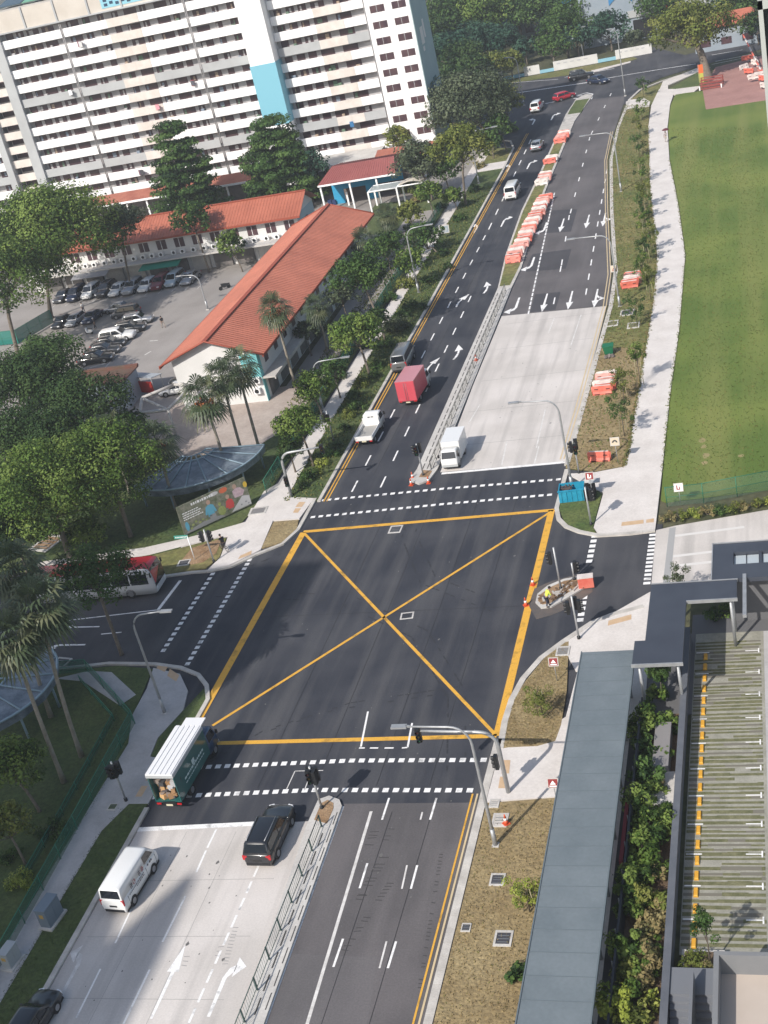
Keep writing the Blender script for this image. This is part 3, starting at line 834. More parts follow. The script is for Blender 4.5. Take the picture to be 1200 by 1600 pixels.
# laundry on the corridor poles
def laundry(x, z, cols, label):
    b = MB()
    b.tube([(x, YF - .02, z), (x + .2 * len(cols), YF - 1.2, z + .2)], .03, 5, 0)
    ms = [M_steel]
    for i, c in enumerate(cols):
        ms.append(mat('cloth_%d_%d_%d' % tuple(int(q * 99) for q in c), c, 0.9))
        xx = x + .2 * i; yy = YF - .12 - 1.0 * i / len(cols)
        b.box(xx - .35, xx + .35, yy - .03, yy + .03, z - 1.0 + .1 * (i % 3), z + .05, i + 1)
    tag(b.build('laundry', ms), label, 'laundry', 'laundry hung out along the flats')
laundry(-124.5, 33.2, [(.05, .05, .06), (.5, .1, .1), (.06, .06, .2), (.6, .6, .6)], 'dark and red laundry hanging from an upper corridor at the left of the flats')
laundry(-129.5, 24.9, [(.8, .8, .8), (.75, .75, .8), (.8, .8, .8)], 'white laundry sheet hanging on the grey parapet at the far left of the flats')
laundry(-112.5, 19.2, [(.7, .2, .25), (.75, .5, .5), (.7, .3, .35)], 'pink laundry hanging above the layered tree in front of the flats')
laundry(-104.0, 22.3, [(.6, .05, .05), (.1, .1, .12)], 'small red laundry hanging beside the second drain pipe of the flats')
laundry(-120.0, 7.6, [(.05, .05, .06), (.3, .1, .1), (.07, .1, .2), (.05, .05, .05), (.06, .06, .07)], 'row of black laundry hanging low over the grey parapet at the left')
laundry(-92.5, 5.2, [(.05, .05, .06), (.7, .7, .7), (.05, .05, .1)], 'black and white laundry hanging low beside the white stair tower')
laundry(-75.0, 9.6, [(.04, .2, .42), (.04, .16, .34)], 'blue laundry hanging on the right wing of the flats')
laundry(-72.0, 35.0, [(.1, .1, .1), (.3, .3, .3), (.1, .1, .1)], 'grey laundry row hanging on the uppermost visible corridor of the right wing')

# red tiled link roofs before the flats
def lowroof(name, label, x0, x1, y0, y1, z, zr, m, wallm, cat='shelter'):
    t = thing(name, label, cat, ((x0 + x1) / 2, (y0 + y1) / 2, 0))
    b = MB(); ym = (y0 + y1) / 2
    b.face([(x0, y0, z), (x1, y0, z), (x1, ym, zr), (x0, ym, zr)]); b.face([(x1, y1, z), (x0, y1, z), (x0, ym, zr), (x1, ym, zr)])
    b.box(x0, x1, y0 - .1, y0, z - .35, z + .02, 1); b.face([(x0, y0, z), (x0, ym, zr), (x0, y1, z)], 1); b.face([(x1, y0, z), (x1, y1, z), (x1, ym, zr)], 1)
    part(t, 'roof', b, [m, M_hwhite])
    b = MB(); b.box(x0 + .5, x1 - .5, y0 + (y1 - y0) * .45, y1 - .2, 0, z - .02)
    part(t, 'wall', b, wallm)
    x = x0 + .6
    while x < x1:
        b = MB(); b.box(x - .15, x + .15, y0 + .3, y0 + .6, 0, z); x += 4.2
        part(t, 'column', b, M_hwhite)
    return t
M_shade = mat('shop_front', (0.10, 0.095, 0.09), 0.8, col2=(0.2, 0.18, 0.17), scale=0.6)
lowroof('link_shelter', 'long low shelter with a dark red tiled roof along the foot of the flats', -128, -92, 229, 237, 4.6, 5.6, M_rust, M_shade)
lowroof('link_shelter', 'short red tiled shelter roof at the right foot of the flats', -69, -57.5, 229, 238, 4.2, 5.2, M_rust, M_shade)
b = MB(); b.box(-86, -69.5, 229.5, 240.5, 3.9, 4.3); b.box(-84, -71, 229.6, 229.9, 0, 3.9, 1)
t = thing('podium', 'flat grey concrete podium roof beneath the right wing of the flats', 'podium', (-78, 235, 0))
part(t, 'roof_slab', b, [M_con, M_shade])
b = MB(); b.box(-86, -69.5, 229.3, 229.5, 4.0, 4.9)
part(t, 'fascia', b, [M_hwhite])

# ---------------------------------------------------------------- gabled shop rows
def ribroof(b, p00, p10, p11, p01, n, h=.04, w=.07, m=0, mr=0):
    """sloping sheet p00-p10 (eave) to p01-p11 (ridge) with n ribs running eave to ridge"""
    p00, p10, p11, p01 = map(Vector, (p00, p10, p11, p01))
    b.face([p00, p10, p11, p01], m)
    nn = (p10 - p00).cross(p01 - p00).normalized() * h
    u = (p10 - p00).normalized() * w / 2
    for k in range(n + 1):
        t = k / n
        a = p00.lerp(p10, t); c = p01.lerp(p11, t)
        b.face([a - u, a + u, a + u * .4 + nn, a - u * .4 + nn], mr)
        b.face([a - u, a - u * .4 + nn, c - u * .4 + nn, c - u], mr); b.face([a - u * .4 + nn, a + u * .4 + nn, c + u * .4 + nn, c - u * .4 + nn], mr); b.face([a + u * .4 + nn, a + u, c + u, c + u * .4 + nn], mr)

shopA = thing('shophouse', 'long two-storey shop row whose orange metal gable roof runs alongside the main road', 'shophouse', (-64.3, 159, 0))
xe0, xe1, ya, yb, ze, zr = -70.9, -57.7, 132.2, 186.2, 6.2, 8.6
xm = -64.4
b = MB()
ribroof(b, (xe1, ya, ze), (xe1, yb, ze), (xm, yb, zr), (xm, ya, zr), 100)
ribroof(b, (xe0, yb, ze), (xe0, ya, ze), (xm, ya, zr), (xm, yb, zr), 100)
b.obox((xm, (ya + yb) / 2, zr + .05), (.55, yb - ya, .12), 0, 1)
for s, x in ((1, xe1), (-1, xe0)):
    b.box(x - .08, x + .08, ya, yb, ze - .28, ze + .02, 1)
for y in (ya, yb):
    b.tube([(xe0, y, ze + .02), (xm, y, zr + .04), (xe1, y, ze + .02)], .12, 4, 1)
part(shopA, 'roof', b, [M_orange, mat('dark_orange_trim', (0.30, 0.065, 0.035), 0.6)])
b = MB()
b.box(-69.6, -58.9, ya + .8, yb - .8, 0, 6.15)
for y, d in ((ya + .8, 1), (yb - .8, -1)):
    b.face([(-69.6, y, 6.15), (-58.9, y, 6.15), (-58.9, y, 6.4), (xm, y, 8.45), (-69.6, y, 6.4)][::d], 0)
part(shopA, 'wall', b, [mat('shop_white', (0.62, 0.615, 0.60), 0.9, col2=(0.70, 0.69, 0.68), scale=0.3)])
b = MB(); b.box(-61.0, -58.85, ya + .74, ya + .8, 3.2, 6.2); b.box(-58.9, -58.84, ya + .76, ya + 1.6, .0, 6.1)
part(shopA, 'gable_panel', b, mat('aqua_plaster', (0.16, 0.45, 0.47), 0.9))
for k in range(14):
    b = MB(); y = ya + 3 + k * 3.7
    b.box(-58.92, -58.86, y, y + 1.2, 4.1, 5.4)
    part(shopA, 'window', b, M_hwin)
b = MB(); b.box(-58.9, -57.2, ya + .8, yb - .8, 2.95, 3.15); b.box(-57.35, -57.2, ya + .8, yb - .8, 2.75, 2.95)
part(shopA, 'canopy', b, M_con)
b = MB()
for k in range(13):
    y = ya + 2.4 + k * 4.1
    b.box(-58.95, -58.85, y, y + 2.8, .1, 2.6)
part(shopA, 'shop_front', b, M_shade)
for k, (x, z) in enumerate(((-59.5, 2.6), (-60.6, 2.6), (-59.8, 1.3))):
    b = MB(); b.box(x - .4, x + .4, ya + .3, ya + .72, z, z + .7); b.tube([(x, ya + .29, z + .35), (x, ya + .25, z + .35)], .26, 10, 1)
    part(shopA, 'condenser_unit', b, [M_hwhite, M_black])

shopB = thing('shophouse', 'white two-storey shop row with an orange roof facing the car park', 'shophouse', (-95, 195, 0))
b = MB()
xe0, xe1, ya, yb, ym, ze, zr = -121, -71.0, 190.9, 201.5, 196.3, 6.4, 8.9
ribroof(b, (xe0, ya, ze), (xe1, ya, ze), (xe1, ym, zr), (xe0, ym, zr), 95)
ribroof(b, (xe1, yb, ze), (xe0, yb, ze), (xe0, ym, zr), (xe1, ym, zr), 95)
b.obox(((xe0 + xe1) / 2, ym, zr + .05), (xe1 - xe0, .5, .12), 0, 1)
b.box(xe0, xe1, ya - .08, ya + .08, ze - .3, ze + .02, 1)
part(shopB, 'roof', b, [M_orange, MATS['dark_orange_trim']])
b = MB(); b.box(xe0 + .5, xe1 - .9, ya + 1.0, yb - .8, 0, 6.35)
b.face([(xe1 - .9, ya + 1.0, 6.35), (xe1 - .9, yb - .8, 6.35), (xe1 - .9, ym, 8.75)])
part(shopB, 'wall', b, [MATS['shop_white']])
b = MB(); b.box(xe1 - .9, xe1 - .84, ya + 1.3, yb - 1, 0, 6.2)
part(shopB, 'gable_panel', b, mat('pale_blue_plaster', (0.40, 0.50, 0.54), 0.9))
b = MB(); b.box(xe1 - .84, xe1 - .8, 195.6, 196.8, 3.6, 5.0)
part(shopB, 'window', b, M_hwin)
for k in range(15):
    x = -119 + k * 3.2
    b = MB(); b.box(x, x + 1.7, ya + .94, ya + 1.0, 4.2, 5.7); b.box(x + .8, x + .88, ya + .91, ya + .94, 4.2, 5.7, 1)
    part(shopB, 'window', b, [M_hwin, M_hwhite])
b = MB(); b.box(xe0 + .5, xe1 - .9, ya - 1.8, ya + 1.0, 3.0, 3.25)
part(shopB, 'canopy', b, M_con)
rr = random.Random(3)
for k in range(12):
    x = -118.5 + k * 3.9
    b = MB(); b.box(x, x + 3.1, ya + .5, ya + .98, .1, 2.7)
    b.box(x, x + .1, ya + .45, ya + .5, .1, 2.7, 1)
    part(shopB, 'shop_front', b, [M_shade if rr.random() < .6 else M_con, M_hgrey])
for k in range(26):
    x = -119.5 + k * 1.8 + rr.uniform(-.3, .3)
    b = MB(); b.box(x, x + .8, ya + .15, ya + .6, 3.3, 3.95); b.tube([(x + .4, ya + .14, 3.62), (x + .4, ya + .11, 3.62)], .25, 8, 1)
    part(shopB, 'condenser_unit', b, [M_hwhite, M_black])
# awnings of the shops
def awning(label, x, y, z, sx, sy, col, tilt=.35):
    t = thing('awning', label, 'awning', (x, y, 0), 0, 'awnings over the shop fronts')
    b = MB(); b.obox((0, 0, z), (sx, sy, .08), 0, 0, rx=tilt)
    b.build('canvas', [mat('canvas_%d%d%d' % tuple(int(c * 99) for c in col), col, 0.7)], t)
    b = MB()
    for s in (-1, 1):
        b.tube([(s * sx * .47, -sy * .45, 0), (s * sx * .47, -sy * .45, z - sy * .45 * math.sin(tilt))], .04, 6)
    b.build('post', [M_galv], t)
p = G(252, 411, 2.7)
awning('bright green canvas awning over the car park shop front', p.x, p.y, 2.7, 7.0, 3.6, (0.0, 0.22, 0.14), .18)
awning('grey canvas awning under the big spreading tree at the shop row', -108, 188.4, 2.8, 6.5, 2.0, (0.25, 0.25, 0.26), .2)

# ---------------------------------------------------------------- maroon roofed pavilion, pergola
pav = thing('community_pavilion', 'maroon roofed pavilion with a bright blue wall band and slim white columns', 'pavilion', (-68.5, 220, 0))
b = MB()
ribroof(b, (-75.3, 214.7, 4.9), (-61.3, 214.7, 4.9), (-62.8, 221.5, 6.3), (-74.2, 221.5, 6.3), 30, .06, .08)
ribroof(b, (-62.2, 228.0, 5.2), (-74.6, 228.0, 5.2), (-74.2, 221.5, 6.3), (-62.8, 221.5, 6.3), 30, .06, .08)
b.face([(-75.3, 214.7, 4.9), (-74.2, 221.5, 6.3), (-74.6, 228, 5.2)]); b.face([(-61.3, 214.7, 4.9), (-62.2, 228, 5.2), (-62.8, 221.5, 6.3)])
b.box(-75.3, -61.3, 214.6, 214.72, 4.65, 4.93, 1)
part(pav, 'roof', b, [M_maroon, M_hwhite])
b = MB()
b.box(-74.6, -61.5, 219.8, 220.0, 2.5, 4.9); b.box(-74.6, -72.6, 219.8, 220, 0, 2.5); b.box(-68.5, -66.6, 219.8, 220, 0, 2.5)
b.box(-74.6, -61.5, 223, 226, 0, 5.1, 1)
part(pav, 'blue_wall', b, [mat('bright_blue_plaster', (0.03, 0.30, 0.52), 0.85), mat('shade_brown', (0.17, 0.135, 0.115), 0.9)])
for x in (-75.0, -69.7, -64.9):
    b = MB(); b.box(x - .14, x + .14, 214.9, 215.2, 0, 4.8); part(pav, 'column', b, M_hwhite)
b = MB(); b.box(-71.6, -71.3, 217.5, 217.8, 0, 2.4); part(pav, 'inner_column', b, M_hwhite)
perg = thing('pergola', 'white framed pergola with a translucent flat roof beside the pavilion', 'pergola', (-62, 211, 0))
b = MB()
for (x0, y0, x1, y1) in ((-65.4, 210.4, -60.4, 210.4), (-65.4, 214.2, -60.4, 214.2), (-65.4, 210.4, -65.4, 214.2), (-60.4, 210.4, -60.4, 214.2), (-60.4, 214.2, -55.6, 214.2), (-55.6, 211.0, -55.6, 214.2), (-60.4, 211, -55.6, 211)):
    b.tube([(x0, y0, 3.5), (x1, y1, 3.5)], .13, 4)
part(perg, 'frame', b, M_hwhite)
for (x, y) in ((-65.4, 210.4), (-60.4, 210.4), (-65.4, 214.2), (-60.4, 214.2), (-55.6, 211.0), (-55.6, 214.2)):
    b = MB(); b.box(x - .13, x + .13, y - .13, y + .13, 0, 3.5); part(perg, 'post', b, M_hwhite)
b = MB(); b.box(-65.3, -60.5, 210.5, 214.1, 3.52, 3.56)
part(perg, 'roof_sheet', b, [mat('translucent_sheet', (0.45, 0.50, 0.50), 0.3, alpha=.75)])
b = MB()
for k in range(8):
    a0 = k / 8; a1 = (k + 1) / 8
    b.face([(-60.3 + 4.6 * a0, 211.1, 3.55 + .5 * math.sin(PI * a0)), (-60.3 + 4.6 * a1, 211.1, 3.55 + .5 * math.sin(PI * a1)), (-60.3 + 4.6 * a1, 214.1, 3.55 + .5 * math.sin(PI * a1)), (-60.3 + 4.6 * a0, 214.1, 3.55 + .5 * math.sin(PI * a0))])
part(perg, 'canvas_roof', b, [mat('cream_canvas', (0.62, 0.57, 0.50), 0.9)])
p = G(558, 303)
b = MB(); b.box(-.35, .35, -.3, .3, 0, .9); b.box(-.38, .38, -.33, .33, .9, 1.0, 0); b.box(.5, 1.1, -.3, .3, 0, .9)
tag(b.build('bin', [mat('bin_blue', (0.02, 0.04, 0.12), .5)], loc=G(517, 321)), 'pair of dark blue bins standing at the maroon pavilion', 'bin')

# entry trellis frame and blue-grey sheet beside the near gable
tre = thing('entry_trellis', 'grey concrete trellis frame standing between the palms and the near shop gable', 'trellis', (-71, 128, 0))
b = MB()
c0, c1, c2, c3 = G(278, 598, 3.4), G(207, 640, 3.4), G(255, 643, 3.4), G(298, 607, 3.4)
P = [G(222, 622, 3.4), G(272, 601, 3.4), G(300, 602, 3.4), G(262, 640, 3.4), G(218, 646, 3.4)]
for a, c in ((0, 1), (1, 2), (2, 3), (3, 4), (4, 0), (0, 3)):
    b.tube([P[a], P[c]], .22, 4)
part(tre, 'frame', b, M_con)
for q in (P[2], P[3], P[4]):
    b = MB(); b.tube([(q.x, q.y, 0), (q.x, q.y, 3.4)], .18, 4); part(tre, 'post', b, M_con)
b = MB()
q = [G(176, 607, 3.8), G(205, 608, 3.8), G(212, 640, 2.0), G(190, 657, 2.0)]
t = thing('shed', 'small shed with a rusty red roof edge and pale blue grey side among the trees', 'shed', (q[0].x, q[0].y, 0))
cx, cy = G(190, 640).x, G(190, 640).y
b.box(cx - 7.5, cx + 1.2, cy + .2, cy + 4.5, 0, 3.6)
part(t, 'wall', b, [mat('blue_grey_sheet', (0.30, 0.345, 0.40), 0.7)])
b = MB(); b.box(cx - 7.8, cx + 1.5, cy - .1, cy + 4.8, 3.6, 3.75); b.box(cx - 7.8, cx + 1.5, cy + 4.4, cy + 4.9, 3.75, 4.0)
part(t, 'roof', b, [mat('rust_sheet', (0.17, 0.06, 0.045), 0.9, col2=(0.10, 0.075, 0.05), scale=.6)])
# stall lorry roof by the gable
st = thing('fruit_stall', 'market stall with a pale sheet roof and red and yellow boards beside the near gable', 'market stall', tuple(G(228, 612)), rad(-20))
b = MB(); b.obox((0, 0, 2.3), (5.6, 2.0, .08), 0, 0, ry=.0, rx=-.15); b.build('roof', [mat('zinc_sheet', (0.42, 0.45, 0.48), 0.5)], st)
b = MB(); b.box(-2.6, 2.6, -1.0, -.9, .4, 1.9); b.box(-1.7, -.4, -1.03, -1.0, .6, 1.8, 1); b.box(-2.5, -2.1, -1.03, -1, .5, 1.6, 2); b.build('board', [mat('stall_red', (0.42, 0.03, 0.02), .6), mat('stall_yellow', (0.65, 0.33, 0.03), .6), M_hwhite], st)
for sx in (-2.6, 2.6):
    for sy in (-.85, .85):
        b = MB(); b.tube([(sx, sy, 0), (sx, sy, 2.25)], .05, 6); b.build('post', [M_galv], st)

# ---------------------------------------------------------------- curved glass shelters
def curved_shelter(label, cx, cy, r0, r1, a0, a1, z, n):
    t = thing('curved_shelter', label, 'shelter', (cx, cy, 0), 0, 'curved glazed shelters on the left')
    P = lambda r, a, zz: (r * math.cos(a), r * math.sin(a), zz)
    A = [a0 + (a1 - a0) * k / n for k in range(n + 1)]
    g = mat('dusty_glazing', (0.075, 0.10, 0.13), 0.35, col2=(0.21, 0.245, 0.28), scale=0.9, fine=0.18)
    for k in range(n):
        b = MB()
        b.face([P(r0, A[k] + .012, z + .35), P(r0, A[k + 1] - .012, z + .35), P(r1, A[k + 1] - .012, z), P(r1, A[k] + .012, z)])
        b.face([P(r0, A[k] + .012, z + .32), P(r1, A[k] + .012, z - .03), P(r1, A[k + 1] - .012, z - .03), P(r0, A[k + 1] - .012, z + .32)])
        b.build('glass_panel', [g], t)
    fm = mat('blue_grey_frame', (0.24, 0.33, 0.39), 0.5)
    b = MB()
    sub = [a0 + (a1 - a0) * k / (n * 3) for k in range(n * 3 + 1)]
    b.tube([P(r0, a, z + .40) for a in sub], .10, 6); b.tube([P(r1, a, z + .02) for a in sub], .10, 6); b.tube([P(r0 - .9, a, z + .55) for a in sub], .08, 6)
    for a in A:
        b.tube([P(r0 - .9, a, z + .55), P(r0, a, z + .42), P(r1, a, z + .05)], .08, 6)
    b.build('frame', [fm], t)
    for k in range(n):
        b = MB(); b.face([P(r1 - .05, A[k], z - .75), P(r1 - .05, A[k + 1], z - .75), P(r1, A[k + 1], z - .05), P(r1, A[k], z - .05)]); b.build('skirt_panel', [g], t)
    for a in A[::2]:
        b = MB(); b.tube([P(r1 - .7, a, 0), P(r1 - .7, a, z)], .10, 8); b.build('post', [fm], t)
    return t
# centre found from the outline of the roof
curved_shelter('curved glazed shelter behind the picture hoarding', -60.4, 114.2, 2.3, 7.7, rad(-125), rad(6), 2.7, 8)
curved_shelter('curved glazed shelter among palms at the left edge', -63.5, 73.2, 2.6, 6.6, rad(-70), rad(75), 3.2, 7)

# ---------------------------------------------------------------- hoarding with the garden picture
p0, p1 = G(290, 840), G(395, 791)
d = p1 - p0
hb = thing('hoarding', 'large picture hoarding of gardeners among plants standing on the grass corner', 'billboard', tuple(p0), math.atan2(d.y, d.x))
Lb = d.length; Hb = 3.3
b = MB(); b.box(0, Lb, 0, .12, .25, Hb)
b.build('panel', [mat('print_foliage', (0.07, 0.095, 0.045), 0.5, col2=(0.24, 0.23, 0.19), scale=1.9, fine=0.5, detail=10)], hb)
b = MB()
def blob(cx, cz, rx, rz, m, n=14, y=-.006, sk=0.0):
    b.face([(cx + rx * math.cos(2 * PI * k / n) + sk * math.sin(2 * PI * k / n) * rz, y, cz + rz * math.sin(2 * PI * k / n)) for k in range(n)], m)
# three figures, flowers, paving
b.face([(Lb * .70, -.004, .35), (Lb * .995, -.004, .35), (Lb * .995, -.004, 1.3), (Lb * .9, -.004, 1.55)], 4)
b.face([(Lb * .02, -.004, .3), (Lb * .6, -.004, .3), (Lb * .56, -.004, .6), (Lb * .3, -.004, .75), (Lb * .05, -.004, .5)], 5)
b.face([(Lb*.43-.42,-.006,2.0),(Lb*.43-.62,-.006,1.25),(Lb*.43-.42,-.006,1.2),(Lb*.43-.34,-.006,1.55),(Lb*.43-.36,-.006,.95),(Lb*.43+.36,-.006,.95),(Lb*.43+.34,-.006,1.55),(Lb*.43+.42,-.006,1.2),(Lb*.43+.62,-.006,1.25),(Lb*.43+.42,-.006,2.0),(Lb*.43+.14,-.006,2.18),(Lb*.43-.14,-.006,2.18)][::-1], 0); blob(Lb * .43, 2.42, .22, .27, 3); b.face([(Lb * .40, -.006, .4), (Lb * .44, -.006, .4), (Lb * .455, -.006, 1.1), (Lb * .395, -.006, 1.1)], 5); b.face([(Lb * .45, -.007, .4), (Lb * .49, -.007, .4), (Lb * .485, -.007, 1.1), (Lb * .43, -.007, 1.1)], 5)
b.face([(Lb*.71-.36,-.0065,1.7),(Lb*.71-.52,-.0065,1.05),(Lb*.71-.3,-.0065,1.0),(Lb*.71-.28,-.0065,.8),(Lb*.71+.3,-.0065,.8),(Lb*.71+.42,-.0065,1.2),(Lb*.71+.34,-.0065,1.7),(Lb*.71,-.0065,1.88)][::-1], 1); blob(Lb * .70, 2.1, .2, .25, 3); b.face([(Lb*.85-.5,-.005,2.4),(Lb*.85-.42,-.005,1.65),(Lb*.85+.5,-.005,1.6),(Lb*.85+.75,-.005,2.05),(Lb*.85+.4,-.005,2.5),(Lb*.85-.1,-.005,2.62)][::-1], 2); blob(Lb * .83, 2.8, .22, .26, 3)
blob(Lb * .58, 1.0, .42, .5, 6); blob(Lb * .57, 1.75, .16, .2, 6); blob(Lb * .98, 2.55, .22, .32, 7); blob(Lb * .67, 2.95, .45, .28, 8); blob(Lb * .53, 3.0, .5, .2, 4); blob(Lb * .07, 1.0, .2, .5, 0)
for k, (x, z, r) in enumerate(((.15, .9, .16), (.2, 1.1, .14), (.25, .85, .15), (.3, 1.0, .12), (.12, .6, .14), (.34, .8, .1), (.93, .8, .12), (.86, .7, .1), (.96, .55, .1))):
    blob(Lb * x, z, r, r * .8, 6 if k < 6 else 5, 9, -.008)
# lines of unreadable small print
for k, (z, l) in enumerate(((2.35, .20), (2.12, .24), (1.89, .22), (1.66, .26))):
    x = Lb * .05
    rr = random.Random(k)
    while x < Lb * (.05 + l):
        x2 = x + rr.uniform(.08, .3); b.face([(x, -.008, z), (x2, -.008, z), (x2, -.008, z + .11), (x, -.008, z + .11)], 9); x = x2 + .05
x = Lb * .2
rr = random.Random(9)
while x < Lb * .5:
    x2 = x + rr.uniform(.1, .25); b.face([(x, -.008, 2.85), (x2, -.008, 2.85), (x2, -.008, 3.1), (x, -.008, 3.1)], 9); x = x2 + .08
pm = [mat('print_blue', (0.10, 0.33, 0.46), .5), mat('print_red', (0.50, 0.06, 0.06), .5), mat('print_pink', (0.55, 0.42, 0.45), .5, col2=(0.4, 0.28, 0.32), scale=4), mat('print_skin', (0.40, 0.27, 0.21), .5), mat('print_pale', (0.50, 0.49, 0.50), .5), mat('print_grey', (0.26, 0.26, 0.27), .5), mat('print_green', (0.20, 0.25, 0.06), .5, col2=(0.3, 0.33, 0.14), scale=4), mat('print_yellow', (0.6, 0.40, 0.04), .5), mat('print_orange', (0.55, 0.13, 0.06), .5), mat('print_white', (0.7, 0.7, 0.7), .5)]
b.build('picture', pm, hb)
for x in (.3, Lb * .5, Lb - .3):
    b = MB(); b.box(x - .06, x + .06, .12, .24, 0, Hb - .2); b.build('post', [M_steel], hb)

# ---------------------------------------------------------------- right-hand complex
cw = thing('covered_walkway', 'long covered walkway with a blue grey metal roof beside the dry verge', 'walkway', (-13.6, 55, 0))
b = MB()
b.box(-15.35, -11.75, 28, 74.3, 3.12, 3.22)
y = 29.0
while y < 74:
    b.box(-15.35, -11.75, y, y + .05, 3.22, 3.235, 1); y += 1.55
b.box(-15.42, -15.35, 28, 74.35, 3.05, 3.27, 1); b.box(-11.75, -11.68, 28, 74.35, 3.05, 3.27, 1)
part(cw, 'roof', b, [mat('blue_grey_roof', (0.125, 0.152, 0.168), 0.55, col2=(0.160, 0.188, 0.205), scale=0.35, fine=.05), mat('roof_seam', (0.12, 0.147, 0.163), 0.5)])
for k in range(10):
    b = MB(); Y = 73 - k * 4.6
    b.box(-12.4, -12.2, Y, Y + .2, 0, 3.12); b.tube([(-12.3, Y + .1, 2.2), (-14.5, Y + .1, 3.1)], .06, 6)
    part(cw, 'column', b, M_steel)
b = MB(); b.box(-15.3, -12.1, 28, 74.2, .10, .132)
o = b.build('footpath', [M_pave]); o['kind'] = 'structure'
M_dcan = mat('dark_slate_roof', (0.040, 0.046, 0.062), 0.5, col2=(0.052, 0.060, 0.078), scale=0.3)
lc = thing('link_canopy', 'dark slate L-shaped canopy roof over the drop-off corner', 'canopy', (-10, 77, 0))
b = MB()
b.prism([(-10.9, 80.9), (-4.95, 80.9), (-4.95, 78.5), (-8.35, 78.5), (-8.35, 71.2), (-11.6, 71.2), (-11.6, 73.9), (-10.9, 73.9)], 4.0, 4.22)
b.box(-8.35, -4.9, 78.42, 78.5, 4.0, 4.26, 1); b.box(-11.65, -8.3, 71.12, 71.2, 4.0, 4.26, 1); b.box(-10.9, -4.9, 80.9, 80.98, 4.0, 4.26, 1)
part(lc, 'roof', b, [M_dcan, M_galv])
for (x, y) in ((-11.2, 71.6), (-8.7, 71.6), (-5.4, 78.8), (-5.4, 80.6), (-10.5, 80.4)):
    b = MB(); b.tube([(x, y, 0), (x, y, 4.0)], .11, 8); part(lc, 'column', b, M_galv)
b = MB(); b.box(-4.55, -4.3, 76.2, 81.4, 4.1, 4.35)
part(lc, 'beam', b, M_galv)
gh = thing('guard_house', 'dark flat roof with a strip of skylights over the entrance apron', 'guard house', (-1, 84, 0))
b = MB()
b.box(-6.65, 8, 84.55, 85.9, 3.9, 4.25); b.box(-6.65, 8, 81.0, 82.9, 3.9, 4.25); b.box(-6.65, -5.2, 82.9, 84.55, 3.9, 4.25)
b.box(-6.7, 8, 85.9, 85.98, 3.9, 4.3, 1); b.box(-6.73, -6.65, 81, 85.98, 3.9, 4.3, 1)
part(gh, 'roof', b, [M_dcan, M_galv])
for k in range(6):
    x = -5.2 + k * 2.0
    b = MB(); b.box(x + .02, x + 1.75, 82.95, 84.5, 3.92, 3.98); b.tube([(x + .9, 83.0, 4.0), (x + .9, 84.5, 4.0)], .04, 4, 1); b.box(x + 1.8, x + 1.98, 82.92, 84.53, 3.92, 4.18, 1)
    part(gh, 'skylight', b, [mat('skylight_glass', (0.40, 0.45, 0.48), 0.1), M_dcan])
b = MB(); b.box(-5.5, 7, 82, 85.3, 0, 3.9); part(gh, 'wall', b, MATS['dark_paving'])
bw = thing('boundary_wall', 'dark grey wall dividing the shrub bed from the parking bays', 'wall', (-8.5, 60, 0))
b = MB(); b.box(-8.75, -8.45, 41, 79.4, 0, 1.35); b.box(-8.8, -8.4, 41, 79.4, 1.35, 1.42)
part(bw, 'wall', b, [mat('slate_wall', (0.085, 0.095, 0.115), 0.8, col2=(0.12, 0.13, 0.15), scale=.5)])
bw2 = thing('boundary_wall', 'dark fence panel wall running along the covered walkway edge', 'wall', (-11.2, 60, 0))
b = MB(); b.box(-11.3, -11.18, 28, 71, 0, 1.7)
y = 28.5
while y < 71:
    b.box(-11.36, -11.3, y, y + .08, 0, 1.9, 1); y += 2.2
part(bw2, 'panel', b, [mat('dark_panel', (0.035, 0.04, 0.05), 0.5), M_steel])
b = MB(); b.box(-11.62, -11.40, 56, 61, .2, 1.5)
# banner on the walkway fence
tag(b.build('banner', [mat('banner_red', (0.20, 0.02, 0.03), .7)]), 'dark red banner strip tied along the walkway fence', 'banner')
wk = thing('garden_steps', 'pale concrete garden slab and upright block in the shrub bed', 'concrete slab', (-9.8, 66, 0))
b = MB(); b.box(-10.3, -9.3, 64.6, 69.0, .25, 1.15); part(wk, 'upright_slab', b, [mat('wet_slab', (0.22, 0.21, 0.21), .8)])
b = MB(); b.box(-10.6, -8.8, 61.6, 64.58, .25, .75); part(wk, 'base_slab', b, M_con)
bx = thing('service_building', 'grey walled flat roof with a raised parapet and beige floor at the lower right corner', 'building', (-2, 42, 0))
b = MB()
b.box(-5.95, 6, 47.0, 47.25, 0, 4.0); b.box(-5.95, -5.7, 30, 46.99, 0, 4.0); b.box(-5.7, 6, 30, 47.0, 0, 2.7, 1)
part(bx, 'parapet', b, [mat('mid_grey_wall', (0.17, 0.175, 0.185), .8, col2=(0.20, 0.205, 0.21), scale=.4), mat('beige_roof', (0.44, 0.375, 0.32), .9, col2=(0.48, 0.415, 0.36), scale=.3)])
b = MB()
for k in range(7):
    b.box(-8.4, -6.0, 46.9 - k * .32, 47.25 - k * .32, 0, 1.3 - k * .17)
b.box(-8.4, -6, 47.25, 48.6, 0, 1.3)
for x in (-7.2,):
    b.box(x - .08, x + .08, 44.0, 47.6, 0, 2.2)
st_ = thing('stair', 'dark grey stair flight with a solid handrail beside the service building', 'stair', (-7.2, 46, 0))
part(st_, 'steps', b, [mat('stair_grey', (0.15, 0.16, 0.18), .8)])
pb = thing('planter', 'square raised planter bed at the foot of the parking bays', 'planter', (-6.9, 49.5, 0))
b = MB(); b.box(-8.0, -5.8, 48.65, 50.6, 0, .45); part(pb, 'kerb', b, M_con)
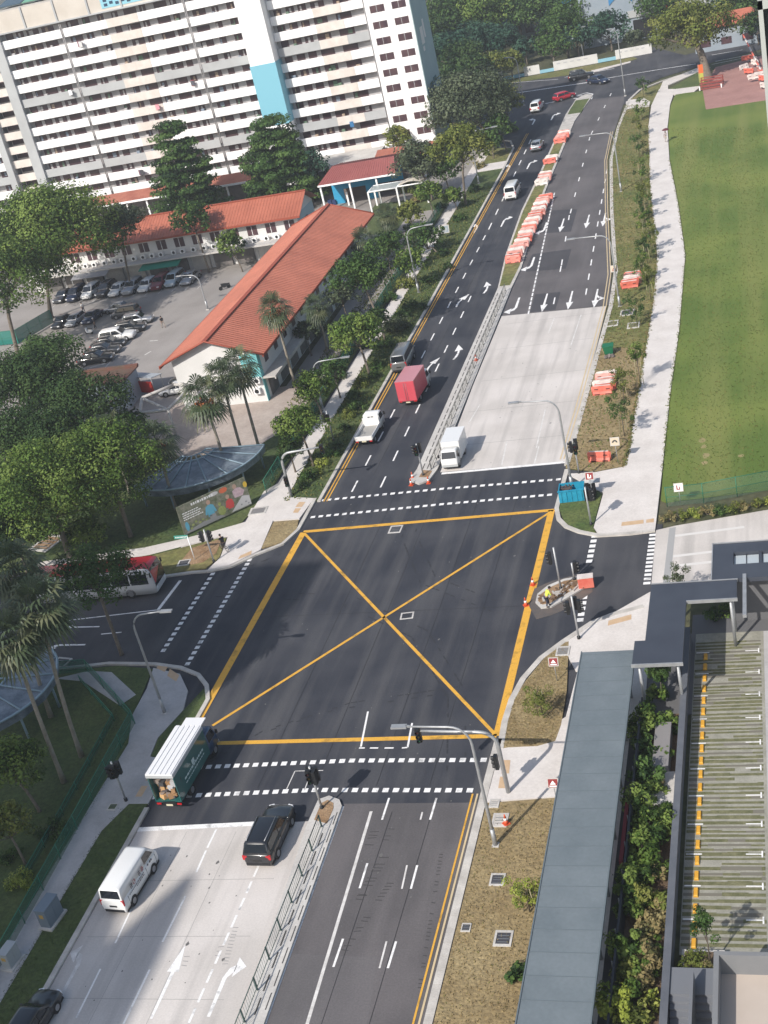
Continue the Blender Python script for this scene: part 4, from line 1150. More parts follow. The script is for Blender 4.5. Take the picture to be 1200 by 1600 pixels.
b = MB(); b.box(-7.85, -5.95, 48.8, 50.45, .40, .47); part(pb, 'soil', b, [MATS['bed_soil']])
# wheel stops
ws = None
for k in range(11):
    for j in (0.55, 1.75):
        Y = 78.1 - k * 2.5 - j
        if ws is None:
            b = MB()
            rs = []
            for yy, s in ((-.32, .8), (-.28, 1), (.28, 1), (.32, .8)):
                rs.append([(-.14, yy, 0), (.14, yy, 0), (.10, yy, .15 * s), (-.10, yy, .15 * s)])
            b.rings(rs, 0, smooth=False)
            b.box(-.145, -.135, -.1, .1, .05, .10, 1)
            ws = tag(b.build('wheel_stop', [mat('wheel_stop_yellow', (0.62, 0.30, 0.02), .6, col2=(0.70, 0.38, 0.05), scale=2), M_black], loc=(-7.45, Y, .04)), 'yellow block wheel stop in the row across the parking bays', 'wheel stop', 'wheel stops across the parking bays')
        else:
            c = ws.copy(); COL.objects.link(c); c.location = (-7.45, Y, .04)
# neighbouring tower edge, upper right
e0 = GY(1182, 0, 75); e1 = GY(1197, 150, 75)
nt_ = thing('neighbour_tower', 'grey framed dark glazed tower edge at the right of the view', 'tower', (e0.x + 6, 82, 0))
b = MB()
xx = (e0.x + e1.x) / 2
b.box(xx + .25, xx + 14, 75.2, 88, e1.z - 3, 75)
part(nt_, 'glazing', b, [mat('dark_glazing', (0.02, 0.03, 0.035), 0.15)])
b = MB(); b.box(xx, xx + .24, 74.8, 75.4, e1.z - 3.0, 75); b.box(xx, xx + 14, 74.8, 75.19, GY(1190, 14, 75).z, GY(1190, 14, 75).z + .45)
b.box(xx, xx + 14.2, 74.8, 88, e1.z - 4.2, e1.z - 3.01)
part(nt_, 'frame', b, [mat('tower_frame', (0.40, 0.42, 0.40), .7)])
b = MB(); b.box(xx + 5, xx + 14, 76.5, 88, 0, e1.z - 4.21); part(nt_, 'core', b, M_hgrey)

# block to the left, out of the frame, whose long shade lies over the near junction
SH = 80 / math.tan(rad(SUN_EL)); ox, oy = SH * math.sin(rad(SUN_AZ)), SH * math.cos(rad(SUN_AZ))
edge = [(-41.2, 30), (-41.6, 47), (-42.8, 54.5), (-43.6, 59.5), (-44.4, 66), (-45.6, 71), (-45.4, 77.5), (-42.4, 83), (-41.2, 90), (-40.9, 94.8)]
poly = [(x - ox, y - oy) for x, y in edge] + [(-80 - ox, 96 - oy), (-80 - ox, 30 - oy)]
ob = thing('apartment_block', 'tall block of flats to the left whose long shade covers the near corner', 'apartment block', (poly[0][0], poly[0][1], 0))
b = MB(); b.prism(poly, 0, 80); part(ob, 'wall', b, M_hwhite)
fin = [(-39.2, 56.5), (-38.6, 56.2), (-38.3, 50), (-38.9, 30), (-39.7, 30), (-39.2, 48)]
b = MB(); b.prism([(x - ox, y - oy) for x, y in fin], 0, 80); part(ob, 'shade_fin', b, M_hwhite)  # unseen fin, added and shaped to cast the narrow shade streak

# ---------------------------------------------------------------- far side of the cross road
def simple_house(label, x0, x1, y0, y1, h, wallm, roofm, name='house', cat='house', gable=True):
    t = thing(name, label, cat, ((x0 + x1) / 2, (y0 + y1) / 2, 0))
    b = MB(); b.box(x0, x1, y0, y1, 0, h); part(t, 'wall', b, wallm)
    b = MB()
    if gable:
        ym = (y0 + y1) / 2; o = .7; zr = h + (y1 - y0) * .22
        b.face([(x0 - o, y0 - o, h - .1), (x1 + o, y0 - o, h - .1), (x1 - 1, ym, zr), (x0 + 1, ym, zr)]); b.face([(x1 + o, y1 + o, h - .1), (x0 - o, y1 + o, h - .1), (x0 + 1, ym, zr), (x1 - 1, ym, zr)])
        b.face([(x0 - o, y0 - o, h - .1), (x0 + 1, ym, zr), (x0 - o, y1 + o, h - .1)]); b.face([(x1 + o, y0 - o, h - .1), (x1 + o, y1 + o, h - .1), (x1 - 1, ym, zr)])
    else:
        b.box(x0 - .5, x1 + .5, y0 - .5, y1 + .5, h, h + .4)
    part(t, 'roof', b, roofm)
    n = max(2, int((x1 - x0) / 3.5))
    for fl in range(max(1, int(h / 3.2))):
        for k in range(n):
            x = x0 + (k + .25) * (x1 - x0) / n
            b = MB(); b.box(x, x + (x1 - x0) / n * .5, y0 - .05, y0 + .05, fl * 3.1 + 1.0, fl * 3.1 + 2.4); part(t, 'window', b, M_hwin)
    return t
M_cyan = mat('faded_blue_wall', (0.16, 0.30, 0.38), .9, col2=(0.28, 0.40, 0.46), scale=.2)
M_bluer = mat('blue_sheet_roof', (0.04, 0.17, 0.28), .6, col2=(0.08, 0.25, 0.36), scale=.3)
M_palewall = mat('pale_grey_wall', (0.25, 0.30, 0.35), .9, col2=(0.32, 0.36, 0.40), scale=.2)
p = G(800, 62); simple_house('small pale house with a blue sheet roof among the trees beyond the far road', p.x - 5, p.x + 7, p.y, p.y + 9, 4.6, M_palewall, M_bluer)
p = G(830, 40); simple_house('low pale shed roof behind the blue roofed house', p.x - 6, p.x + 8, p.y + 6, p.y + 14, 5, M_palewall, M_con, 'shed', 'shed', False)
p = G(925, 60); simple_house('grey blue house wall half hidden by the big leaved trees', p.x - 8, p.x + 4, p.y + 4, p.y + 16, 9, M_palewall, M_bluer)
tp = G(1005, 62)
t = thing('estate_office', 'pale blue two-storey building with blue arches and a dark garage opening', 'building', (tp.x, tp.y, 0))
b = MB(); b.box(tp.x - 14, tp.x + 17, tp.y + 2, tp.y + 16, 0, 16); part(t, 'wall', b, M_palewall)
for k in range(3):
    b = MB(); x = tp.x - 2 + k * 6
    b.box(x, x + 4.8, tp.y + 1.9, tp.y + 2.1, .2, 4.4); part(t, 'garage_opening', b, M_black)
b = MB()
for k in range(3):
    x = tp.x - 7 + k * 7
    pts = [(x + 5.4 * q / 10, tp.y + 1.85, 8.6 + 1.6 * math.sin(PI * q / 10)) for q in range(11)]
    for a, c in zip(pts, pts[1:]):
        b.face([a, c, (c[0], c[1], 10.9), (a[0], a[1], 10.9)])
b.box(tp.x - 9, tp.x + 15, tp.y + 1.7, tp.y + 2.0, 10.9, 12.6)
part(t, 'blue_arch', b, mat('arch_blue', (0.04, 0.20, 0.42), .8))
b = MB(); b.box(tp.x - 3, tp.x + 16, tp.y + 1.7, tp.y + 1.99, 5.0, 6.6); b.box(tp.x + 4.6, tp.x + 6.2, tp.y + 1.6, tp.y + 1.7, 5.3, 6.4, 1)
part(t, 'fascia', b, [M_hgrey, mat('emblem_red', (0.5, 0.02, 0.02), .6)])
p = G(1140, 75); simple_house('open kiosk with a broad orange hipped roof at the top right', p.x - 7, p.x + 6, p.y, p.y + 9, 4.8, M_palewall, M_orange, 'kiosk', 'kiosk')
# white roadside wall
wl = thing('estate_wall', 'white roadside wall with low blue open bays beyond the far road', 'wall', tuple(G(870, 108)))
A = G(772, 128); B = G(990, 88)
dv = (B - A); Lw = dv.length; dv.normalize(); nv = Vector((-dv.y, dv.x, 0))
k = 0; s = 0.0
pat = [(2.2, 0), (5, 1), (3.6, 0), (3.2, 1), (10, 0), (4, 1), (8, 0), (3, 0)]
while s < Lw - 1:
    ln, kind = pat[k % len(pat)]
    c = A + dv * (s + ln / 2); b = MB()
    b.obox((c.x, c.y, 1.0 if kind == 0 else .35), (ln, .3, 2.0 if kind == 0 else .7), math.atan2(dv.y, dv.x))
    part(wl, 'wall_bay' if kind == 0 else 'blue_bay', b, mat('wall_offwhite', (.56, .55, .53), .9, col2=(.66, .65, .63), scale=.4) if kind == 0 else mat('bay_blue', (0.25, 0.48, 0.58), .9))
    if kind == 0 and ln > 7:
        for q in range(5):
            b2 = MB(); cc = A + dv * (s + 1.2 + q * ln / 6.5) - nv * .17
            b2.obox((cc.x, cc.y, 1.45), (ln / 12, .03, .22), math.atan2(dv.y, dv.x)); part(wl, 'wall_lettering', b2, mat('letter_grey', (0.45, 0.45, 0.46), .8))
    s += ln; k += 1
slab('verge', [(772, 130), (990, 90), (996, 92), (960, 104), (885, 118), (765, 134)], 0.10, M_mix)
slab('footpath', [(925, 114), (985, 98), (986, 96), (924, 111)], 0.115, M_pave)
# ============================================================ vehicles
CACHE = {}
def paint(name, col, metal=0.0, rough=0.3):
    return mat('paint_' + name, col, rough, metal, coat=0.8, spec=0.5)
P_white = paint('white', (0.74, 0.74, 0.73)); P_silver = paint('silver', (0.42, 0.43, 0.45), .6, .35); P_black = paint('black', (0.012, 0.013, 0.016))
P_dgrey = paint('dark_grey', (0.06, 0.063, 0.07), .4); P_grey = paint('grey', (0.20, 0.21, 0.22), .5); P_navy = paint('navy', (0.012, 0.02, 0.05)); P_maroon = paint('maroon', (0.16, 0.012, 0.022))
P_red = paint('red', (0.45, 0.012, 0.03)); P_ice = paint('ice_blue', (0.42, 0.50, 0.55), .3)
#            L     W    H    belt  wsb   rf    rr    rb    hood  nose  deck
PROF = dict(
    sedan=(4.55, 1.78, 1.46, .93, .22, .06, -.24, -.38, .84, .66, .96),
    hatch=(4.2, 1.75, 1.52, .95, .24, .08, -.40, -.47, .88, .70, .98),
    suv=(4.75, 1.88, 1.70, 1.05, .23, .07, -.42, -.485, 1.0, .82, 1.06),
    mpv=(4.6, 1.75, 1.78, 1.05, .31, .15, -.43, -.485, .98, .78, 1.06),
    van=(4.75, 1.74, 2.02, 1.20, .455, .32, -.475, -.495, 1.12, .80, 1.22))

def vehicle(name, label, cat, prof, pm, loc, rz=0.0, group=None, panel=False, rails=False, scale=None, detail=True):
    L, W, H, belt, wsb, rf, rr_, rb, hood, nose, deck = PROF[prof]
    t = thing(name, label, cat, loc, rz, group, scale)
    hw = W / 2
    van = prof == 'van'
    key = (prof, pm.name, panel)
    def make():
        out = {}
        b = MB()
        st = [(.5, .66, .34, nose - .06), (.488, .84, .24, nose), (.455, .94, .20, nose + .06), (.36, 1.0, .19, (hood + nose) / 2 + .05), (wsb + .015, 1.0, .19, hood), (wsb - .02, 1.0, .19, belt), (0, 1.0, .19, belt), (rb + .02 if prof == 'sedan' else -.40, 1.0, .19, deck), (-.46, .97, .20, deck - .01), (-.49, .90, .26, deck - .04), (-.5, .82, .38, deck - .16)]
        if van:
            st = [(.5, .74, .34, .78), (.492, .90, .24, 1.02), (.475, .96, .22, 1.14), (.44, 1.0, .20, belt), (.2, 1, .2, belt), (0, 1.0, .2, belt), (-.3, 1, .2, belt), (-.47, 1.0, .20, belt), (-.492, .97, .24, belt), (-.5, .92, .34, belt - .03)]
        rs = []
        for (u, wf, zb, zt) in st:
            y = u * L; w_ = hw * wf
            rs.append([(-w_ * .90, y, zb), (-w_, y, zb + (zt - zb) * .38), (-w_ * .985, y, zb + (zt - zb) * .72), (-w_ * .93, y, zt - .045), (-w_ * .80, y, zt), (0, y, zt + .025), (w_ * .80, y, zt), (w_ * .93, y, zt - .045), (w_ * .985, y, zb + (zt - zb) * .72), (w_, y, zb + (zt - zb) * .38), (w_ * .90, y, zb)])
        b.rings(rs, 0)
        w0 = hw * .925; w1 = hw * (.78 if not van else .86); zr = H
        gs = []
        for (u, k, dz) in ((wsb, 0, 0), (wsb + (rf - wsb) * .97, .97, 0), (rf - .04, 1, .015), ((rf + rr_) / 2, 1, .03), (rr_ + .03, 1, .01), (rr_ - (rr_ - rb) * .03, .97, 0), (rb, 0, 0)):
            y = u * L; z1 = belt - .03 + (zr - belt + .03) * k + dz
            ww = w0 + (w1 - w0) * k
            gs.append([(-w0, y, belt - .04), (-ww, y, max(belt - .03, z1 - .10 * k)), (-ww * .93, y, z1 - .03 * k), (-ww * .6, y, z1), (0, y, z1 + .015 * k), (ww * .6, y, z1), (ww * .93, y, z1 - .03 * k), (ww, y, max(belt - .03, z1 - .10 * k)), (w0, y, belt - .04)])
        b.rings(gs, 0)
        if rails:
            for s in (-1, 1):
                b.tube([(s * w1 * .82, rf * L - .1, zr + .06), (s * w1 * .82, rr_ * L + .1, zr + .05)], .03, 6, 2)
        b.box(-hw * .93, hw * .93, -.47 * L, .47 * L, .16, .30, 1)
        wb = .29 * L
        for sy in (-1, 1):
            for s in (-1, 1):
                b.disc((s * (hw - .07), sy * wb, .34), (1, 0, 0), .375, .16, 18, 1)
        for s in (-1, 1):
            for u in (wsb - .05, (wsb + rb) / 2 + (.03 if not van else .16), rb + .12):
                b.box(s * hw - .02, s * hw + .004, u * L, u * L + .014, .36, belt - .12, 1)
            b.box(s * hw - .02, s * hw + .006, ((wsb + rb) / 2 - .02) * L - .05, ((wsb + rb) / 2 - .02) * L + .14, belt - .24, belt - .20, 2)
        out['body'] = b.mesh('body', [pm, M_black, M_rim])
        # glazing
        def side(s, u0, u1, sl0, sl1):
            def pt(u, f):
                return (s * (w0 + (w1 - w0) * f + .012), u * L, belt + (zr - belt) * f)
            q = MB(); q.face([pt(u0, .10), pt(u1, .10), pt(u1 - sl1, .80), pt(u0 + sl0, .80)][::s]); return q
        q = MB(); a0, a1 = .10, .90
        f = lambda k, wd: [(sx * (w0 + (w1 - w0) * k) * wd, (wsb + (rf - wsb) * k) * L + .015, belt - .02 + (zr - belt) * k + .012) for sx in (-1, 1)]
        lo, hi = f(a0, .90), f(a1, .86)
        q.face([lo[0], lo[1], hi[1], hi[0]]); out['windscreen'] = q.mesh('windscreen', [M_glass])
        f = lambda k, wd: [(sx * (w0 + (w1 - w0) * k) * wd, (rb + (rr_ - rb) * k) * L - .015, belt - .02 + (zr - belt) * k + .012) for sx in (-1, 1)]
        lo, hi = f(.16, .86), f(.88, .84)
        q = MB(); q.face([lo[1], lo[0], hi[0], hi[1]]); out['rear_window'] = q.mesh('rear_window', [M_glass])
        mid = (wsb + rb) / 2 + (.03 if not van else .16)
        segs = [(mid + .012, wsb - .055, 0, (wsb - rf) * .80)]
        if not panel:
            segs.append((rb + (.10 if prof == 'sedan' else .06), mid - .012, (rr_ - rb) * (.8 if prof == 'sedan' else .35), 0))
        out['side_window'] = [side(s, *g).mesh('side_window', [M_glass]) for s in (-1, 1) for g in segs]
        q = MB()
        q.disc((0, 0, 0), (1, 0, 0), .325, .20, 20, 0); q.disc((0, 0, 0), (1, 0, 0), .20, .215, 14, 1)
        out['wheel'] = q.mesh('wheel', [M_rub, M_rim])
        zl = nose - .02 if not van else .86
        q = MB(); q.obox((0, 0, 0), (.34, .16, .15)); out['headlight'] = q.mesh('headlight', [M_lens])
        zt_ = deck - .22 if not van else 1.0
        q = MB(); q.obox((0, 0, 0), (.20 if van else .30, .12, .42 if van else (.30 if prof in ('suv', 'mpv', 'hatch') else .16))); out['tail_light'] = q.mesh('tail_light', [M_red])
        q = MB(); q.obox((0, 0, 0), (.52, .03, .13)); out['number_plate'] = q.mesh('number_plate', [M_plate])
        q = MB(); q.ball((0, 0, 0), .11, 0, 8, 6, 1.1, .6, .8); out['wing_mirror'] = q.mesh('wing_mirror', [pm])
        q = MB(); q.obox((0, 0, 0), (W * .8, .08, .20)); out['bumper'] = q.mesh('bumper', [M_black])
        out['pos'] = (wb, hw, zl, zt_)
        return out
    if key not in CACHE:
        CACHE[key] = make()
    c = CACHE[key]
    wb, hw, zl, zt_ = c['pos']
    link('body', c['body'], t); link('windscreen', c['windscreen'], t); link('rear_window', c['rear_window'], t)
    for m in c['side_window']:
        link('side_window', m, t)
    for s in (-1, 1):
        for sy in (-1, 1):
            link('wheel', c['wheel'], t, (s * (hw - .085), sy * wb, .325))
        o = link('headlight', c['headlight'], t, (s * hw * .66, L * .487, zl - .08)); o.rotation_euler = (0, 0, -s * .35)
        o = link('tail_light', c['tail_light'], t, (s * hw * (.80 if not van else .86), -L * .487, zt_))
        link('wing_mirror', c['wing_mirror'], t, (s * (hw + .08), wsb * L - .25, belt + .06))
    link('number_plate', c['number_plate'], t, (0, -L * .5 - .005, .62 if not van else .72)); link('bumper', c['bumper'], t, (0, -L * .495, .36)); link('bumper', c['bumper'], t, (0, L * .49, .36))
    return t

def text_mesh(name, s, size, m, parent, loc, rot):
    cu = bpy.data.curves.new(name, 'FONT'); cu.body = s; cu.size = size; cu.extrude = .004; cu.align_x = 'CENTER'; cu.align_y = 'CENTER'
    tmp = bpy.data.objects.new(name, cu); COL.objects.link(tmp)
    dg = bpy.context.evaluated_depsgraph_get(); me = bpy.data.meshes.new_from_object(tmp.evaluated_get(dg))
    bpy.data.objects.remove(tmp)
    me.materials.clear(); me.materials.append(m)
    o = link(name, me, parent, loc); o.rotation_euler = rot
    return o

v = vehicle('delivery_van', 'white panel van with red and dark lettering on its side in the kerb lane', 'van', 'van', P_white, (-42.62, 55.1, .012), -.07, None, True)
M_letr = mat('letter_red', (0.30, 0.05, 0.06), .7); M_letd = mat('letter_dark', (0.08, 0.07, 0.08), .7)
for k, (y, mm) in enumerate(((-1.15, M_letd), (-.78, M_letr), (-.05, M_letd), (.32, M_letr))):
    b = MB()      # blurred square signs, built as strokes
    for (a0, a1, z0, z1) in ((-.13, .13, .12, .15), (-.13, .13, -.14, -.11), (-.02, .02, -.14, .15), (-.13, -.09, -.14, .05), (.06, .12, -.05, .15), (-.12, .12, 0, .03)):
        if (k * 7 + int(a0 * 100)) % 5:
            b.box(.0, .008, a0, a1, z0, z1)
    o = b.build('lettering', [mm], v, (.868, y, 1.33)); o.rotation_euler = (0, -.1, 0)
b = MB()
rr = random.Random(4)
for z, y0, y1 in ((.98, -1.6, .35), (.84, -.7, .2)):
    y = y0
    while y < y1:
        y2 = y + rr.uniform(.06, .2); b.box(.878, .884, y, y2, z, z + .06); y = y2 + .05
b.build('lettering', [M_letd], v)
for y in (.9, 1.2, 1.38):
    b = MB(); b.box(.876, .882, y, y + .12, 1.0, 1.14); b.build('lettering', [M_letd], v)
vehicle('parked_suv', 'black estate SUV with roof rails waiting at the lower stop line', 'car', 'suv', P_black, (-34.4, 59.3, .012), -.015, None, False, True, 1.06)
vehicle('minivan', 'grey minivan at the left kerb beside the pink box truck', 'van', 'van', P_grey, (-43.65, 139.6, .002), .03, None, False, False, 1.12)
vehicle('minivan', 'white minivan driving away in the left carriageway beside the long barrier stack', 'van', 'van', P_white, (-40.6, 207, .002), 0.0, None, False, False, 1.12)
p = G(838, 237); vehicle('sedan', 'silver grey sedan driving beside the median barriers', 'car', 'sedan', P_silver, (p.x, p.y + 2, .002), 0, None, False, False, 1.1)
p = G(838, 176); vehicle('people_carrier', 'white people carrier waiting at the far stop line', 'car', 'mpv', P_white, (p.x, p.y + 2, .002), -.05, None, False, False, 1.15)
p = G(881, 158); vehicle('hatchback', 'red hatchback turning at the far junction', 'car', 'hatch', P_red, (p.x, p.y + 1.5, .005), -.9, None, False, False, 1.1)
p = G(908, 125); vehicle('suv', 'black SUV standing side-on at the far kerb', 'car', 'suv', P_black, (p.x, p.y + 1, .005), -1.45, None, False, False, 1.15)
p = G(935, 132); vehicle('sedan', 'dark sedan turning into the upper right carriageway', 'car', 'sedan', P_navy, (p.x, p.y + 1, .005), -2.3, None, False, False, 1.15)
p = G(52, 1612); vehicle('sedan', 'black sedan cut by the lower left corner of the view', 'car', 'sedan', P_black, (p.x, p.y + .2, .012), -.05)
p = G(1166, 60); vehicle('sedan', 'dark sedan parked beside the orange roofed kiosk', 'car', 'sedan', P_dgrey, (p.x, p.y, .005), -1.2, None, False, False, 1.1)

def wheels(t, xs, ys, r=.42, wd=.26):
    for y in ys:
        for s in (-1, 1):
            q = MB(); q.disc((0, 0, 0), (1, 0, 0), r, wd, 20, 0); q.disc((0, 0, 0), (1, 0, 0), r * .55, wd + .02, 14, 1)
            q.build('wheel', [M_rub, M_rim], t, (s * xs, y, r))

def cab(t, y0, y1, hw, z0, z1, pm, forward=True, name='cab'):
    """forward-control cab; front at y1"""
    b = MB()
    rs = []
    for (y, k, zt) in ((y0, 1, z1), (y1 - .55, 1, z1), (y1 - .32, .97, z1 - .06), (y1 - .06, .98, z0 + (z1 - z0) * .48), (y1, .97, z0 + (z1 - z0) * .40), (y1 + .02, .94, z0 + .1)):
        w_ = hw * k
        rs.append([(-w_, y, z0), (-w_, y, z0 + (zt - z0) * .5), (-w_ * (.9 if zt > z0 + .9 * (z1 - z0) else 1), y, zt - .05), (-w_ * .8, y, zt), (w_ * .8, y, zt), (w_ * (.9 if zt > z0 + .9 * (z1 - z0) else 1), y, zt - .05), (w_, y, z0 + (zt - z0) * .5), (w_, y, z0)])
    b.rings(rs, 0)
    b.build(name, [pm], t)
    zm = z0 + (z1 - z0) * .5
    q = MB(); q.face([(-hw * .86, y1 - .055, zm + .02), (hw * .86, y1 - .055, zm + .02), (hw * .78, y1 - .30, z1 - .10), (-hw * .78, y1 - .30, z1 - .10)]); o = q.build('windscreen', [M_glass], t); o.location = (0, .02, .012)
    for s in (-1, 1):
        q = MB(); q.face([(s * (hw + .008), y0 + .25, zm), (s * (hw + .008), y1 - .22, zm), (s * (hw * .92 + .008), y1 - .48, z1 - .14), (s * (hw * .92 + .008), y0 + .25, z1 - .14)]); q.build('side_window', [M_glass], t)
        q = MB(); q.obox((s * hw * .72, y1 + .01, z0 + .35), (.34, .08, .2)); q.build('headlight', [M_lens], t)
        q = MB(); q.obox((s * (hw + .18), y1 - .25, zm + .25), (.16, .08, .32)); q.build('wing_mirror', [M_black], t)
    q = MB(); q.box(-hw * .97, hw * .97, y1 - .02, y1 + .06, z0 - .12, z0 + .12); q.build('bumper', [M_hgrey], t)

def box_truck(label, loc, rz, L, W, H, pm_cab, pm_box, z0=.95, cabl=1.55, cabh=2.15, roof=None, openback=False, scale=None, name='box_truck'):
    t = thing(name, label, 'truck', loc, rz, None, scale)
    hw = W / 2; yb0 = -L / 2; yb1 = L / 2 - cabl - .12
    b = MB(); b.box(-.5, .5, yb0, L / 2 - .3, .55, z0 - .02); b.box(-hw * .9, hw * .9, yb0 + .02, yb0 + .1, .5, .65); b.build('chassis', [M_black], t)
    b = MB()
    if openback:
        b.box(-hw, -hw + .06, yb0, yb1, z0, H - .18); b.box(hw - .06, hw, yb0, yb1, z0, H - .18); b.box(-hw + .06, hw - .06, yb1 - .06, yb1, z0, H - .18); b.box(-hw, hw, yb0, yb1, z0 - .08, z0 - .003)
    else:
        b.box(-hw, hw, yb0, yb1, z0, H - .003)
    b.build('cargo_box', [pm_box], t)
    b = MB()
    if roof:
        b.box(-hw - .04, hw + .04, yb0 - .08, yb1 + .02, H - .32, H - .10, 1)
        b.box(-hw - .02, hw + .02, yb0 - .06, yb1, H - .10, H)
        for k in range(5):
            x = -hw * .8 + k * hw * .4
            b.box(x - .13, x + .13, yb0 - .06, yb1, H, H + .05)
        b.box(-hw * .55, hw, yb1, yb1 + .9, H - .05, H + .02)
        b.build('roof', [roof, M_hgrey], t)
    else:
        b.box(-hw - .015, hw + .015, yb0 - .01, yb1 + .01, H, H + .04)
        b.build('roof', [paint('faded_pink', (0.52, 0.21, 0.23), rough=.5) if 'pink' in label else pm_box], t)
    if not openback:
        for s in (-1, 1):
            b = MB(); b.box(s * hw * .5 - hw * .46, s * hw * .5 + hw * .46, yb0 - .03, yb0 - .003, z0 + .05, H - .08); b.tube([(s * .12, yb0 - .05, z0 + .1), (s * .12, yb0 - .05, H - .15)], .02, 5, 1); b.build('rear_door', [pm_box, M_steel], t)
        for s in (-1, 1):
            for k in range(4):
                b = MB(); y = yb0 + .4 + k * (yb1 - yb0 - .5) / 4
                b.box(s * hw - .012, s * hw + .012, y, y + .05, z0 + .05, H - .05); b.build('side_rib', [pm_box], t)
    for s in (-1, 1):
        b = MB(); b.obox((s * hw * .78, yb0 - .02, .72), (.34, .05, .12)); b.build('tail_light', [M_red], t)
    b = MB(); b.obox((0, yb0 - .04, .62), (.5, .03, .14)); b.build('number_plate', [mat('plate_pale', (.6, .55, .4), .6)], t)
    cab(t, L / 2 - cabl, L / 2 - .02, hw * .92, .6, cabh, pm_cab)
    wheels(t, hw - .22, (-L * .24, L / 2 - .8))
    return t
a = G(229, 1210, 3.3); c = G(271, 1208.6, 3.3); f = G(307, 1143, 3.3)
gt = box_truck('truck with a white ribbed roof and dark green sides, rear open on stacked goods', ((a.x + c.x) / 2 + .02, a.y + 3.45, .006), -.035, 6.9, abs(c.x - a.x), 3.3, paint('blue', (0.03, 0.07, 0.14)), paint('bottle_green', (0.012, 0.10, 0.095), rough=.5), z0=.95, cabl=1.6, cabh=2.25, roof=mat('white_tarp', (0.72, 0.72, 0.73), .7), openback=True)
# goods in the truck
rr = random.Random(8)
for k in range(44):
    b = MB(); s = (rr.uniform(.25, .6), rr.uniform(.3, .5), rr.uniform(.12, .45))
    x = rr.uniform(-.75, .75); z = 1.1 + 1.2 * rr.random(); y = -3.1 + rr.uniform(0, .5)
    col = rr.choice([(0.30, 0.17, 0.08), (0.42, 0.26, 0.12), (0.05, 0.05, 0.055), (0.08, 0.07, 0.07), (0.45, 0.45, 0.46), (0.55, 0.33, 0.15), (0.10, 0.06, 0.05), (0.25, 0.2, 0.17)])
    if k < 12:
        z = .96 + s[2] / 2
    b.obox((0, 0, 0), s, rr.uniform(-.6, .6), 0, rr.uniform(-.2, .2))
    o = b.build('goods_box', [mat('goods_%d_%d' % (int(col[0] * 99), int(col[2] * 99)), col, .8)], None, None)
    o.location = Matrix.Rotation(-.035, 3, 'Z') @ Vector((x, y, z)) + gt.location; o.rotation_euler = (0, 0, rr.uniform(-.5, .5))
    w_ = ['carton', 'crate', 'bundle'][k % 3]
    tone = 'brown' if col[0] > .25 and col[2] < .2 else ('black' if col[0] < .12 else 'pale grey')
    o.name = w_
    tag(o, '%s packed goods piece in the open back of the green sided truck' % tone, 'goods', 'goods stacked in the open truck')
for k in range(2):
    b = MB(); b.box(1.06 + 0, 1.07, -.9 + k, -.5 + k * .9, 2.0, 2.35); b.build('side_lettering', [mat('pale_print', (.5, .6, .6), .7)], gt) if k == 0 else None
rr = random.Random(2)
b = MB(); y = -2.2
hwt = abs(c.x - a.x) / 2
while y < 1.0:
    y2 = y + rr.uniform(.1, .3); b.box(hwt + .002, hwt + .008, y, y2, 1.75, 1.9)
    b.box(hwt + .002, hwt + .008, y, y2, 1.45, 1.52); y = y2 + .08
b.build('side_lettering', [MATS['pale_print']], gt)
a = G(617, 598, 3.05); c = G(648, 593, 3.05); f = G(660, 567, 3.05)
box_truck('pink red box truck driving away in the middle lane', ((a.x + c.x) / 2 + .1, a.y + 2.9, .004), -.06, 5.9, 2.15, 3.05, P_white, paint('pink_red', (0.56, 0.075, 0.10), rough=.45), z0=.75, cabl=1.5, cabh=2.2)
fr = G(704, 737)
t = box_truck('white box lorry facing the camera at the upper stop line', (fr.x + .05, fr.y + 2.45, .012), PI - .0, 4.8, 1.80, 2.42, P_white, P_white, z0=.6, cabl=1.35, cabh=2.0)
# open flatbed pickup
p0 = G(565, 684); p1 = G(585, 640)
pk = thing('pickup_lorry', 'white open-bed pickup lorry driving along the left kerb', 'truck', (-42.9, 120.4, .004), -.02, None, 1.08)
cab(pk, .75, 2.3, .84, .5, 1.95, P_white)
b = MB(); b.box(-.45, .45, -2.35, 1.9, .45, .7); b.build('chassis', [M_black], pk)
b = MB(); b.box(-.86, .86, -2.4, .62, .78, .86, 1); b.box(-.9, -.84, -2.4, .62, .78, 1.15); b.box(.84, .9, -2.4, .62, .78, 1.15); b.box(-.84, .84, -2.45, -2.38, .70, 1.15); b.box(-.84, .84, .56, .62, .86, 1.7)
b.build('cargo_bed', [P_white, mat('bed_grey', (.33, .32, .30), .8)], pk)
b = MB(); b.face([(-.3, .745, 1.5), (-.04, .745, 1.5), (-.04, .745, 1.75), (-.3, .745, 1.75)][::-1]); b.face([(.04, .745, 1.5), (.3, .745, 1.5), (.3, .745, 1.75), (.04, .745, 1.75)][::-1]); b.build('rear_window', [M_glass], pk)
for s in (-1, 1):
    b = MB(); b.obox((s * .7, -2.46, .62), (.26, .05, .12)); b.build('tail_light', [M_red], pk)
b = MB(); b.obox((0, -2.46, .62), (.45, .03, .13)); b.build('number_plate', [MATS['plate_pale']], pk)
wheels(pk, .70, (-1.45, 1.55), .33, .22)
